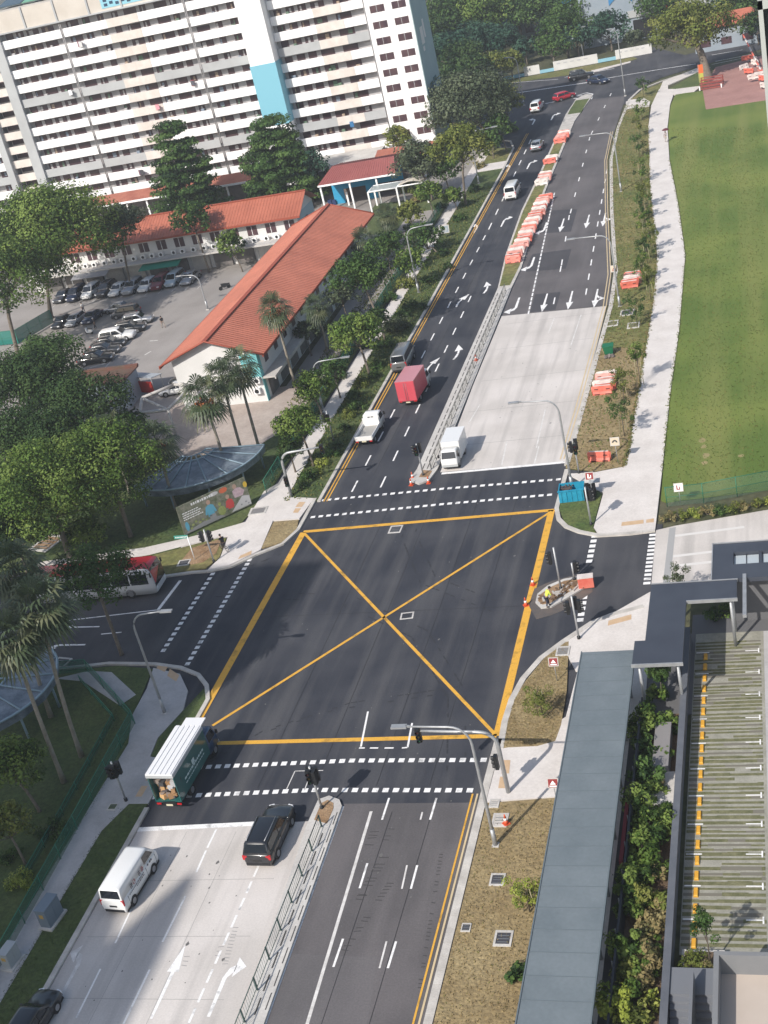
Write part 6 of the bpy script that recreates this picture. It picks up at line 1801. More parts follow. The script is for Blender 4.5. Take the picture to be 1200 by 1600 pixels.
cover('white framed cover on the verge below the orange barrier stack', 980, 490, .8, 1.0); cover('dull frame cover on the verge near the concrete carriageway', 957, 507, .7, .9, 0, M_mix); cover('yellowed frame cover on the verge near the footpath', 990, 510, .7, .9, 0, M_mix)
cover('dark framed cover in the shaded grass of the cross street', 96, 1037, .75, .7, -.2, None, .12); cover('white framed cover on the shaded verge by the left crossing', 177, 1263, .35, .35, 0, M_dgrass); cover('white framed dark cover beside the bus on the grass corner', 288, 881, .6, .55, .1, None, .12)
cover('square cover with white cross marks inside the yellow box', 618, 827, .6, .7, 0, mat('cover_pale', (.22, .22, .23), .8), -.015); cover('grey rectangular cover inside the yellow box near its centre', 636, 962, .55, .5, .1, M_patch, -.02)
cover('grey grated cover on the sunny left plaza', 404, 800, .9, .75, .1, mat('cover_mid', (.20, .19, .19), .8))
cover('brown earth filled frame on the grass behind the bus', 75, 850, 1.3, 1.6, -.3, M_earth, .13)

# ============================================================ people
def skin_obj(name, joints, edges, m, parent, root=0):
    me = bpy.data.meshes.new(name)
    me.from_pydata([j[0] for j in joints], edges, [])
    me.materials.append(m)
    o = link(name, me, parent)
    md = o.modifiers.new('skin', 'SKIN')
    for k, j in enumerate(joints):
        sv = me.skin_vertices[0].data[k]
        r = j[1]
        sv.radius = r if isinstance(r, tuple) else (r, r)
        sv.use_root = (k == root)
    md.use_smooth_shade = True
    s = o.modifiers.new('sub', 'SUBSURF'); s.levels = 1; s.render_levels = 1
    dg = bpy.context.evaluated_depsgraph_get()
    m2 = bpy.data.meshes.new_from_object(o.evaluated_get(dg))
    o.modifiers.clear(); o.data = m2
    return o
def person(label, loc, rz, shirt, trousers, hair=(.02, .015, .012), lean=0.0, legs=(.12, -.12), hands=None, sit=False, group=None):
    t = thing('person', label, 'person', loc, rz, group)
    sk = mat('skin', (.36, .22, .15), .6)
    V = Vector
    hip = V((0, 0, .92)); ch = V((0, math.sin(lean) * .45, .92 + math.cos(lean) * .45)); nk = V((0, math.sin(lean) * .58, .92 + math.cos(lean) * .58)); hd = nk + V((0, .04 + math.sin(lean) * .16, .15)); tp = hd + V((0, .01, .10))
    if sit:
        hip = V((0, 0, .86)); 
    J = [(hip, (.14, .10)), (ch, (.17, .11)), (nk, .06), (hd, .095), (tp, .085)]
    E_ = [(0, 1), (1, 2), (2, 3), (3, 4)]
    kn, ft = [], []
    for s, l in ((-1, legs[0]), (1, legs[1])):
        a = len(J)
        if sit:
            K = V((s * .13, .38, .80 - .1 * (s > 0))); Fq = V((s * .13, .30, .32 + .1 * (s > 0)))
        else:
            K = V((s * .10, l * .6 + .04, .49)); Fq = V((s * .11, l - .02, .07))
        J += [(hip + V((s * .09, 0, -.05)), .095), (K, .062), (Fq, .042), (Fq + V((0, .16, -.03)), .04)]
        E_ += [(0, a), (a, a + 1), (a + 1, a + 2), (a + 2, a + 3)]
        kn.append(K); ft.append(Fq)
    hp = []
    for i, s in enumerate((-1, 1)):
        a = len(J)
        sh = ch + V((s * .19, 0, .05))
        H_ = V(hands[i]) if hands else hip + V((s * .27, .10 * (1 if s > 0 else -1) + .04, -.08))
        el = (sh + H_) / 2 + V((s * .05, -.06, -.03))
        J += [(sh, .062), (el, .043), (H_, .032)]
        E_ += [(1, a), (a, a + 1), (a + 1, a + 2)]
        hp.append((sh, el, H_))
    skin_obj('body', J, E_, sk, t)
    # hands: palm with thumb and four fingers
    for i, s in enumerate((-1, 1)):
        H_ = hp[i][2]; d = (H_ - hp[i][1]).normalized(); side = V((s, 0, 0)).cross(d); side = side.normalized() if side.length > .1 else V((0, 1, 0))
        HJ = [(H_, .028), (H_ + d * .07, .034)]; HE = [(0, 1)]
        for q in range(4):
            a = len(HJ); b0 = H_ + d * .10 + side * (-.03 + .02 * q)
            HJ += [(b0, .010), (b0 + d * (.03 + .008 * (q in (1, 2))) , .009), (b0 + d * .05 + V((-s * .015, 0, 0)), .008)]; HE += [(1, a), (a, a + 1), (a + 1, a + 2)]
        a = len(HJ); HJ += [(H_ + d * .03 + side * .045, .011), (H_ + d * .07 + side * .06, .009)]; HE += [(0, a), (a, a + 1)]
        skin_obj('hand', HJ, HE, sk, t)
    cl = mat('cloth_s_%d_%d_%d' % tuple(int(c * 99) for c in shirt), shirt, .9); tr = mat('cloth_t_%d_%d_%d' % tuple(int(c * 99) for c in trousers), trousers, .9)
    SJ = [(hip + V((0, 0, .0)), (.165, .125)), (ch, (.195, .135)), (nk - V((0, 0, .03)), .085)]; SE = [(0, 1), (1, 2)]
    for i, s in enumerate((-1, 1)):
        a = len(SJ); sh, el, H_ = hp[i]
        SJ += [(sh, .08), (sh.lerp(el, .8), .062)]; SE += [(1, a), (a, a + 1)]
    skin_obj('shirt', SJ, SE, cl, t)
    TJ = [(hip, (.16, .125))]; TE = []
    for i, s in enumerate((-1, 1)):
        a = len(TJ); TJ += [(hip + V((s * .09, 0, -.06)), .115), (kn[i], .078), (ft[i] + V((0, 0, .05)), .06)]; TE += [(0, a), (a, a + 1), (a + 1, a + 2)]
    skin_obj('trousers', TJ, TE, tr, t)
    b = MB(); b.ball((0, 0, 0), .118, 0, 12, 9, .92, 1.05, 1.0); o = b.build('hair', [mat('hair_%d' % int(hair[0] * 99), hair, .8)], t, hd + V((0, -.025, .055)))
    b = MB(); b.ball((0, .112, -.005), .02, 0, 6, 5); b.build('nose', [sk], t, hd)
    for s in (-1, 1):
        b = MB(); b.ball((s * .036, .10, .02), .012, 0, 6, 5); b.build('eye', [M_black], t, hd)
        b = MB(); b.ball((s * .098, .0, .0), .025, 0, 6, 5, .5, 1, 1.3); b.build('ear', [sk], t, hd)
    b = MB(); b.box(-.025, .025, .095, .104, -.05, -.042); b.build('mouth', [mat('lip', (.25, .08, .07), .6)], t, hd)
    for s in (-1, 1):
        i = 0 if s < 0 else 1
        b = MB(); b.ball((0, .07, -.02), .06, 0, 8, 6, .8, 2.0, .75); b.build('shoe', [M_black], t, ft[i])
    return t
p = G(856, 948, .16); person('worker in a yellow high-visibility vest bending over the island edge', (p.x, p.y, .16), -1.0, (.62, .70, .10), (.03, .035, .06), lean=.55, legs=(.2, -.1), hands=((-.22, .55, .62), (.24, .6, .58)))
p = G(256, 512); person('pedestrian in a dark shirt walking across the sunlit car park', (p.x, p.y, .02), -2.2, (.03, .03, .035), (.35, .30, .26), legs=(.3, -.28))
p = G(132, 489); person('pedestrian in a white shirt standing in the shaded car park', (p.x, p.y, .02), 1.0, (.6, .6, .6), (.06, .06, .08))
p = G(1041, 222, .12); u = person('pedestrian under a dark red umbrella on the long footpath', (p.x, p.y, .125), .2, (.35, .30, .3), (.5, .45, .42), legs=(.2, -.2), hands=((-.28, .05, .85), (.12, .28, 1.35)))
t = thing('umbrella', 'dark red umbrella held over the footpath', 'umbrella', (p.x + .1, p.y + .25, .125))
b = MB(); rs = [[(math.cos(2 * PI * j / 8) * r, math.sin(2 * PI * j / 8) * r, z) for j in range(8)] for r, z in ((.62, 1.95), (.5, 2.08), (.28, 2.19), (.03, 2.24))]; b.rings(rs, 0, False, True, False); b.build('canopy', [mat('umbrella_red', (.10, .02, .03), .8)], t)
b = MB(); b.tube([(0, 0, 1.2), (0, 0, 2.3)], .012, 6); b.build('shaft', [M_steel], t)
# bicycle and rider on the left plaza
p = G(352, 862)
rz = .9
t = thing('bicycle', 'dark bicycle crossing the sunny left plaza', 'bicycle', (p.x, p.y, .125), rz)
for y in (-.52, .52):
    b = MB()
    ring = [(0, math.cos(2 * PI * k / 20) * .32, math.sin(2 * PI * k / 20) * .32) for k in range(21)]
    b.tube(ring, .022, 6)
    for k in range(6):
        b.tube([(0, 0, 0), ring[int(k * 20 / 6)]], .004, 3, 1, False)
    b.build('wheel', [M_rub, M_rim], t, (0, y, .33))
b = MB(); fr_ = [((0, -.52, .33), (0, -.08, .32)), ((0, -.52, .33), (0, -.18, .8)), ((0, -.18, .8), (0, -.08, .32)), ((0, -.18, .76), (0, .38, .82)), ((0, -.08, .32), (0, .38, .78)), ((0, .36, .95), (0, .52, .33))]
for a, c in fr_:
    b.tube([a, c], .02, 6)
b.build('frame', [mat('bike_paint', (.03, .03, .04), .4)], t)
b = MB(); b.tube([(-.26, .3, 1.02), (0, .38, 1.0), (.26, .3, 1.02)], .016, 6); b.build('handlebar', [M_steel], t)
b = MB(); b.ball((0, -.2, .84), .1, 0, 8, 6, .8, 1.3, .4); b.build('saddle', [M_black], t)
pr = person('cyclist in dark clothes riding on the sunny left plaza', (p.x + math.sin(rz) * .18, p.y - math.cos(rz) * .18, .125), rz, (.03, .03, .04), (.10, .09, .09), lean=.35, sit=True, hands=((-.24, .48, 1.06), (.24, .48, 1.06)))
# scooter and rider in the car park
p = G(140, 522)
t = thing('motor_scooter', 'white motor scooter parked by the shaded cars', 'scooter', (p.x, p.y, .025), 1.2)
for y in (-.6, .6):
    b = MB(); b.disc((0, y, .24), (1, 0, 0), .24, .12, 16); b.build('wheel', [M_rub], t)
b = MB(); rs = [[(-w_, y, z0), (w_, y, z0), (w_ * .8, y, z1), (-w_ * .8, y, z1)] for y, w_, z0, z1 in ((-.85, .1, .45, .72), (-.6, .18, .3, .8), (-.1, .18, .3, .75), (0, .16, .2, .32), (.3, .16, .2, .32), (.42, .18, .25, .95), (.55, .12, .5, 1.0))]; b.rings(rs, 0, smooth=False); b.build('body', [P_white], t)
b = MB(); b.box(-.15, .15, -.8, -.1, .78, .86); b.build('seat', [M_black], t)
b = MB(); b.tube([(-.3, .38, 1.08), (0, .48, 1.02), (.3, .38, 1.08)], .018, 6); b.build('handlebar', [M_black], t)
p = G(150, 514); person('rider in a white helmet beside the scooter in the shade', (p.x, p.y, .02), 2.0, (.05, .05, .06), (.04, .04, .05), hair=(.75, .75, .74))
p = G(352, 452); 
t = thing('motor_scooter', 'black motorcycle parked at the far end of the orange roof eave', 'motorcycle', (p.x, p.y, .025), 2.2)
for y in (-.65, .65):
    b = MB(); b.disc((0, y, .3), (1, 0, 0), .3, .12, 16); b.build('wheel', [M_rub], t)
b = MB(); rs = [[(-w_, y, z0), (w_, y, z0), (w_ * .8, y, z1), (-w_ * .8, y, z1)] for y, w_, z0, z1 in ((-.9, .1, .6, .78), (-.5, .16, .4, .82), (.1, .18, .3, .95), (.5, .14, .5, 1.0))]; b.rings(rs, 0, smooth=False); b.build('body', [P_black], t)
b = MB(); b.tube([(-.35, .45, 1.12), (0, .55, 1.06), (.35, .45, 1.12)], .018, 6); b.build('handlebar', [M_steel], t)

# ---- plaza clutter near the big tree
p = G(1112, 136, .13)
t = thing('timber_platform', 'dark red slatted timber platform at the foot of the big plaza tree', 'platform', (p.x, p.y, .13), -.1)
M_rt = mat('red_timber', (.22, .045, .04), .8, col2=(.30, .075, .06), scale=1.5)
for k in range(4):
    b = MB(); b.box(-2.1, 2.1, -1.6 + k * 1.0, -1.25 + k * 1.0, .5 + k * .35, .62 + k * .35); b.box(-2.1, 2.1, -1.6 + k * 1.0, -1.5 + k * 1.0, .1 + k * .35, .3 + k * .35); b.build('slat', [M_rt], t)
for x in (-2.0, 2.0):
    for y, h in ((-1.55, .7), (1.5, 1.7)):
        b = MB(); b.box(x - .1, x + .1, y - .1, y + .1, 0, h); b.build('post', [M_hwhite if h < 1 else M_rt], t)
p = G(1094, 134, .13)
t = thing('banner', 'tall orange and yellow green banner flag beside the red timber platform', 'banner', tuple(p))
b = MB(); b.tube([(0, 0, 0), (0, 0, 4.0)], .04, 6); b.build('pole', [M_steel], t)
b = MB(); b.box(-.1, .85, -.02, .02, 2.3, 3.9); b.build('cloth', [mat('banner_orange', (.65, .13, .03), .8)], t)
b = MB(); b.box(-.1, .8, -.02, .02, .6, 2.297); b.build('cloth', [mat('banner_lime', (.42, .42, .08), .8)], t)
rr = random.Random(77)
for i, (x, y) in enumerate(((1163, 108), (1171, 116), (1180, 106), (1187, 120), (1193, 128), (1178, 128), (1189, 111), (1196, 139), (1168, 98), (1176, 96))):
    q = G(x, y, .13)
    c_ = 'wowwowpwow'[i]
    barrier('%s barrier in the jumbled plaza heap, number %s from its left end' % ({'o': 'orange', 'w': 'white', 'p': 'faded pink'}[c_], i + 1), q.x, q.y, .13 + .3 * (i % 3), rr.uniform(-1.2, 1.2), {'o': 'orange', 'w': 'white', 'p': 'pink'}[c_], 'jumbled barriers on the pink plaza', rr.uniform(-.4, .4))
p = G(1190, 118, .13); q = G(1163, 78, .13)
t = thing('boom_arm', 'long orange and white boom arm sloping over the jumbled barriers', 'boom', tuple(p))
d = Vector((q.x - p.x, q.y - p.y, 2.2))
for k in range(8):
    b = MB(); b.tube([Vector((0, 0, .9)) + d * (k / 8), Vector((0, 0, .9)) + d * ((k + 1) / 8)], .17, 6); b.build('arm_band', [M_bo if k % 2 else M_bw], t)
b = MB(); b.box(-.3, .3, -.3, .3, 0, 1.1); b.build('stand', [M_bo], t)
# ============================================================ vegetation
import numpy as np
RMT = RM.transposed()
def PX(p):
    c = RMT @ (Vector(p) - Vector((0, 0, CAM_H)))
    return 600 + FPX * c.x / -c.z, 800 - FPX * c.y / -c.z, -c.z
def zfor(base, cy):
    lo, hi = 0.0, 40.0
    for _ in range(40):
        m = (lo + hi) / 2
        if PX((base.x, base.y, m))[1] > cy: lo = m
        else: hi = m
    return lo

def leaves(centres, radii, per, size, seed, up=.45, shell=(.35, 1.0), flat=1.0, droop=0.0):
    rg = np.random.default_rng(seed)
    C_ = np.repeat(np.asarray(centres, float), per, 0); Rr = np.repeat(np.asarray(radii, float), per)
    n = len(C_)
    d = rg.normal(size=(n, 3)); d /= np.linalg.norm(d, axis=1, keepdims=True)
    r = Rr * (shell[0] + (shell[1] - shell[0]) * rg.random(n) ** .6)
    P = C_ + d * r[:, None] * np.array([1, 1, flat])
    N = d * 1.0 + rg.normal(size=(n, 3)) * .42; N[:, 2] += up
    N /= np.linalg.norm(N, axis=1, keepdims=True)
    T = rg.normal(size=(n, 3)); T[:, 2] -= droop; T -= N * (T * N).sum(1, keepdims=True); T /= np.linalg.norm(T, axis=1, keepdims=True)
    B = np.cross(N, T)
    s = size * (.6 + .8 * rg.random(n))[:, None]
    V = np.stack([P - T * s * .5, P + B * s * .30 + N * s * .05, P + T * s * .5, P - B * s * .30 + N * s * .05], 1).reshape(-1, 3)
    mi = np.repeat(rg.choice(3, size=len(centres), p=[.4, .35, .25]), per)
    flip = rg.random(n) < .18
    mi = np.where(flip, rg.integers(0, 3, n), mi)
    return V, mi

def leafmesh(name, V, mi, mats):
    n = len(V) // 4
    me = bpy.data.meshes.new(name)
    me.vertices.add(len(V)); me.vertices.foreach_set('co', V.ravel())
    me.loops.add(n * 4); me.loops.foreach_set('vertex_index', np.arange(n * 4, dtype=np.int32))
    me.polygons.add(n); me.polygons.foreach_set('loop_start', np.arange(0, n * 4, 4, dtype=np.int32)); me.polygons.foreach_set('loop_total', np.full(n, 4, dtype=np.int32))
    me.polygons.foreach_set('material_index', mi.astype(np.int32))
    for m in mats: me.materials.append(m)
    me.update(calc_edges=True)
    return me

def L3(tag_, a, b, c):
    return [leaf('leaf_%s_a' % tag_, a, tuple(x * 1.35 for x in a)), leaf('leaf_%s_b' % tag_, b, tuple(x * 1.3 for x in b)), leaf('leaf_%s_c' % tag_, c, tuple(x * .7 for x in c))]
LV = dict(
    bright=L3('bright', (0.056, 0.094, 0.019), (0.108, 0.150, 0.036), (0.028, 0.054, 0.013)),
    mid=L3('mid', (0.034, 0.066, 0.018), (0.058, 0.098, 0.027), (0.019, 0.040, 0.013)),
    dark=L3('dark', (0.025, 0.048, 0.016), (0.042, 0.070, 0.023), (0.014, 0.030, 0.011)),
    grey=L3('grey', (0.050, 0.066, 0.036), (0.078, 0.094, 0.056), (0.034, 0.046, 0.026)),
    olive=L3('olive', (0.085, 0.105, 0.024), (0.125, 0.135, 0.035), (0.055, 0.072, 0.018)),
    blue=L3('blue', (0.024, 0.055, 0.036), (0.038, 0.078, 0.050), (0.015, 0.036, 0.026)),
    yellow=L3('yellow', (0.17, 0.20, 0.035), (0.22, 0.24, 0.06), (0.10, 0.14, 0.025)),
    dry=L3('dry', (0.16, 0.13, 0.06), (0.20, 0.17, 0.08), (0.10, 0.10, 0.04)))

def crown_clusters(rg, R, rz, n, lo=-.35):
    cs, rr_ = [], []
    for k in range(n):
        z = lo + (1 - lo) * ((k + rg.random()) / n) ** .85
        a = k * 2.399963 + rg.uniform(-.5, .5)
        q = math.sqrt(max(0, 1 - min(1, abs(z)) ** 2.2)) 
        f = rg.uniform(.50, 1.06)
        cs.append((R * q * f * math.cos(a), R * q * f * math.sin(a), rz * z * .82)); rr_.append(R * rg.uniform(.24, .40))
    for k in range(n // 4):
        a = rg.uniform(0, 6.28); f = rg.uniform(0, .5)
        cs.append((R * f * math.cos(a), R * f * math.sin(a), rz * rg.uniform(-.1, .6))); rr_.append(R * rg.uniform(.28, .38))
    return cs, rr_

def tree(label, kind, cx, cy, rpx, bx, by, rz=.75, dens=1.0, lsize=None, n=None, layered=False, name='tree', group=None, lo=-.35, trunk_r=None, bm=None, cat='tree'):
    base = G(bx, by, .1)
    zc = max(1.2, zfor(base, cy))
    top = G(cx, cy, zc)
    dist = PX(top)[2]
    R = rpx * dist / FPX * 1.12
    rg = random.Random(int(cx * 31 + cy * 17))
    t = thing(name, label, cat, tuple(base), 0, group)
    off = Vector((top.x - base.x, top.y - base.y, zc - base.z))
    n = int((n or int(16 + R * 3.2)) * 1.35)
    if layered:
        cs, rr_ = [], []
        tiers = 9
        for k in range(tiers):
            z = -rz * R * .9 + 2 * rz * R * .95 * k / (tiers - 1)
            rad_ = R * (1.0 - .72 * (k / (tiers - 1)) ** 1.3) * rg.uniform(.85, 1.1)
            m = max(6, int(24 * rad_ / R))
            for j in range(m):
                a = 2 * PI * j / m + rg.uniform(-.35, .35); f = rg.uniform(.35, .95)
                cs.append((rad_ * f * math.cos(a), rad_ * f * math.sin(a), z + rg.uniform(-.06, .06) * R - f * .10 * R)); rr_.append(R * rg.uniform(.20, .32))
        flat = .32
    else:
        cs, rr_ = crown_clusters(rg, R, R * rz, n, lo)
        flat = .8
    ls = max(.24, 4.4 * dist / FPX)
    per = int(min(420, max(30, max(dens, .8) * 12 * (R * .30 / ls) ** 2)))
    cs2 = [(c[0] + off.x, c[1] + off.y, c[2] + off.z) for c in cs]
    V, mi = leaves(cs2, rr_, per, ls, rg.randrange(1 << 30), flat=flat)
    link('crown', leafmesh('crown', V, mi, LV[kind]), t)
    b = MB()
    tr = trunk_r or max(.09, R * .045)
    mid = Vector((off.x * .35, off.y * .35, off.z * .5)); fork = Vector((off.x * .75, off.y * .75, max(.5, off.z - R * rz * .55)))
    b.tube([(0, 0, -.05), (0, 0, .3), mid, fork], [tr * 1.35, tr * 1.1, tr * .9, tr * .75], 9)
    order = sorted(range(len(cs2)), key=lambda i: rg.random())[:9]
    for i in order:
        e = Vector(cs2[i]); m_ = fork.lerp(e, .5) + Vector((rg.uniform(-.1, .1) * R, rg.uniform(-.1, .1) * R, -.06 * R))
        b.tube([fork - Vector((0, 0, tr)), m_, e], [tr * .5, tr * .32, tr * .10], 6)
    b.build('trunk', [bm or M_trunk], t)
    return t

# --- large trees on the left
tree('huge spreading tree with lush green crown at the left edge of the car park', 'bright', 76, 366, 90, 80, 497, .72, .8, .62, 56, name='spreading_tree', lo=-.6, trunk_r=.42)
tree('drooping green tree crown at the left edge below the huge spreading tree', 'bright', 4, 430, 66, 30, 560, .8, .8, .62, 30, name='spreading_tree', lo=-.8)
tree('thin dusky tree before the left part of the orange shop row', 'grey', 190, 350, 34, 206, 455, .8, .55, name='shop_tree')
tree('layered conifer like tree rising before the flats left of the tower', 'mid', 281, 258, 54, 292, 352, 1.15, .8, .5, layered=True, name='layered_tree')
tree('broad layered tree before the foot of the white stair tower', 'mid', 432, 248, 64, 445, 322, .85, .8, .5, layered=True, name='layered_tree')
tree('shadowy grey green tree to the right of the broad layered tree', 'blue', 487, 262, 26, 490, 315, 1.0, .7, name='shade_tree')
tree('slim pale trunked tree at the right part of the orange shop row', 'mid', 300, 345, 30, 327, 425, .9, .6, name='shop_tree')
tree('small bright tree between the shop row and the orange gable roof', 'bright', 360, 386, 21, 379, 424, 1.2, .8, name='shop_tree')
tree('grey green dense tree beside the white pergola', 'grey', 654, 254, 35, 676, 312, .85, 1.0, name='roadside_tree')
tree('small loose tree over the podium by the flats', 'olive', 622, 218, 20, 630, 258, 1.1, .7, name='roadside_tree')
tree('olive green tree with a long bare trunk on the upper left verge', 'olive', 722, 232, 40, 728, 320, .85, .9, name='roadside_tree')
tree('wide dark grey tree at the right end of the flats', 'grey', 735, 165, 60, 770, 235, .75, .9, name='roadside_tree')
tree('light green tree on the corner of the far junction', 'olive', 786, 158, 27, 800, 205, .9, .9, name='roadside_tree')
tree('dark tree between the far left footpath and the wide grey tree', 'mid', 780, 200, 22, 792, 238, 1.0, .9, name='roadside_tree')
tree('feathery tree leaning over the left footpath before the notice board', 'mid', 662, 374, 27, 684, 398, .9, .7, name='roadside_tree')
tree('loose green tree beside the left verge street lamp', 'bright', 642, 412, 24, 655, 452, .9, .7, name='roadside_tree')
tree('little pale green tree by the left footpath near the pergola', 'bright', 708, 308, 14, 714, 328, 1.0, .8, name='roadside_tree')
tree('round dense tree with a leaning trunk beside the orange roof', 'mid', 562, 432, 40, 603, 534, .8, .9, name='roadside_tree')
tree('bright rounded tree on the footpath edge opposite the pink truck', 'bright', 556, 524, 38, 577, 584, .75, 1.1, name='roadside_tree')
tree('rounded mid green tree beside the short curved lamp post', 'bright', 487, 610, 30, 508, 660, .95, 1.1, name='roadside_tree')
tree('bright round tree beside the curved mast signal', 'bright', 466, 664, 36, 490, 728, .7, 1.1, name='roadside_tree')
tree('grey small tree in the shade between orange roof and service lane', 'grey', 478, 520, 18, 487, 556, 1.0, .5, name='roadside_tree')
tree('leafy bush tree at the teal hoarding corner of the car park', 'mid', 72, 560, 44, 95, 612, .75, .9, name='garden_tree')
tree('dark broad tree filling the left edge above the bright garden tree', 'dark', 42, 606, 80, 70, 715, .62, .8, .55, 34, name='garden_tree')
tree('dark broad tree before the rusty shed', 'dark', 122, 642, 70, 150, 735, .7, .75, .55, 30, name='garden_tree')
tree('dark green tree low on the left edge with purple tint below', 'dark', 28, 700, 70, 50, 790, .8, .8, .5, 28, name='garden_tree')
tree('bright big leaved tree filling the left garden above the bus', 'bright', 75, 765, 90, 110, 872, .75, .75, .62, 40, name='garden_tree', lo=-.7)
tree('bright big leaved tree left of the picture hoarding', 'bright', 168, 728, 70, 205, 838, .95, .8, .6, 34, name='garden_tree', lo=-.8)
tree('low bright bush under the garden trees beside the footpath', 'bright', 130, 835, 32, 140, 858, .7, .9, .4, name='garden_tree')
tree('open crowned street tree standing before the bus', 'mid', 146, 902, 60, 190, 1022, .62, .5, .34, 24, name='street_tree', lo=-.5)
tree('tree in the lower left garden with a sunlit pale top', 'bright', 12, 1200, 52, 62, 1268, .8, .8, .32, 28, name='garden_tree')
tree('sunlit leafy tree at the lower left edge', 'olive', 8, 1290, 36, 40, 1350, 1.0, .9, .32, 20, name='garden_tree')
for a in [('dark tree between the left edge and the garden trees', 'dark', 92, 692, 58, 120, 790, .8, .9), ('mid green tree under the palm head near the shed', 'mid', 205, 668, 30, 222, 715, .9, .8), ('shaded tree at the left edge over the pavement', 'dark', 22, 835, 46, 45, 900, .8, .9),
          ('mid green tree crowding the end of the orange roof', 'mid', 603, 388, 26, 614, 436, .9, .9), ('bright tree by the service lane near the pergola', 'bright', 668, 303, 20, 678, 338, .9, .9), ('grey green tree in the gap beside the orange roof eave', 'grey', 532, 462, 24, 545, 506, .95, .8), ('mid tree behind the cream canvas of the pergola', 'mid', 693, 268, 24, 703, 304, .9, .9), ('olive tree between the palm and the notice board', 'olive', 640, 335, 20, 648, 366, .9, .9), ('dark tree by the fence below the rounded dense tree', 'dark', 588, 500, 19, 594, 540, .9, .9), ('small green tree along the far left footpath', 'mid', 765, 222, 17, 772, 248, 1.0, .9), ('dark green tree on the inner side of the short curved lamp post', 'mid', 520, 580, 22, 532, 622, .9, .9), ('bushy tree by the mesh fence below the bright round tree', 'dark', 452, 705, 18, 462, 738, .9, .9)]:
    tree(*a, name='roadside_tree')
# --- far trees
far = [(712, 30, 46, 'mid', 'bushy green tree at the top right of the flats'), (700, 88, 34, 'blue', 'deep shaded tree behind the right end of the flats'), (742, 72, 34, 'blue', 'dark shaded tree beyond the far left of the far road'), (762, 26, 42, 'bright', 'bright leafy tree at the top, second from the flats'), (806, 14, 40, 'mid', 'tall leafy tree above the blue roofed house'), (848, 18, 40, 'mid', 'wide leafy tree behind the blue roofed house'), (880, 48, 34, 'mid', 'large leaved tree right of the blue roofed house'), (916, 20, 40, 'mid', 'tall large leaved tree behind the white roadside wall'), (950, 46, 26, 'blue', 'shaded tree in front of the blue office building'), (968, 10, 36, 'mid', 'tree top hiding the left end of the blue office'), (770, 104, 22, 'olive', 'rounded olive bush at the left end of the far white wall'), (797, 98, 18, 'olive', 'second rounded olive bush by the far white wall'), (740, 112, 26, 'dark', 'dark bush tree at the end wall of the flats'), (862, 76, 22, 'mid', 'low leafy tree just behind the far white wall'), (1030, 12, 34, 'mid', 'leafy tree before the right end of the blue office'), (1150, 12, 34, 'mid', 'leafy tree behind the orange hipped kiosk'), (1180, 40, 22, 'dark', 'dark tree right of the orange hipped kiosk'), (990, 60, 12, 'grey', 'pale slim tree at the gate of the blue office'), (690, 60, 30, 'dark', 'dark shaded tree close by the grey end wall of the flats'), (735, 0, 40, 'mid', 'green tree on the top edge right of the flats'), (880, -8, 40, 'mid', 'tree on the top edge over the middle of the far wall'), (820, 78, 16, 'blue', 'dark low tree beside the blue roofed house'), (706, 128, 24, 'dark', 'dark low tree at the lower corner of the end wall'), (786, 66, 26, 'blue', 'shaded tree left of the blue roofed house'), (722, 96, 30, 'dark', 'dark tree in the shaded gap right of the end wall'), (900, 62, 22, 'blue', 'shaded tree behind the middle of the far wall'), (935, -4, 36, 'mid', 'tree on the top edge before the blue office'), (1000, -14, 34, 'mid', 'tree on the top edge over the blue office roof'), (1190, 6, 26, 'mid', 'tree at the top right by the tower edge'), (765, 62, 22, 'blue', 'bluish shaded tree between the flats and the blue roof'), (838, -12, 36, 'bright', 'bright tree on the top edge over the pale shed')]
for cx, cy, r, k, lb in far:
    tree(lb, k, cx, cy, r * 1.12, cx + r * .25, cy + r * 1.05 + 6, .85, .8, None, int(14 + r * .35), name='far_tree', group='trees beyond the far road')
tree('big open limbed tree with a thick trunk on the pink plaza', 'olive', 1078, 42, 56, 1107, 124, .62, .5, .75, 30, name='plaza_tree', lo=-.6, trunk_r=.75)
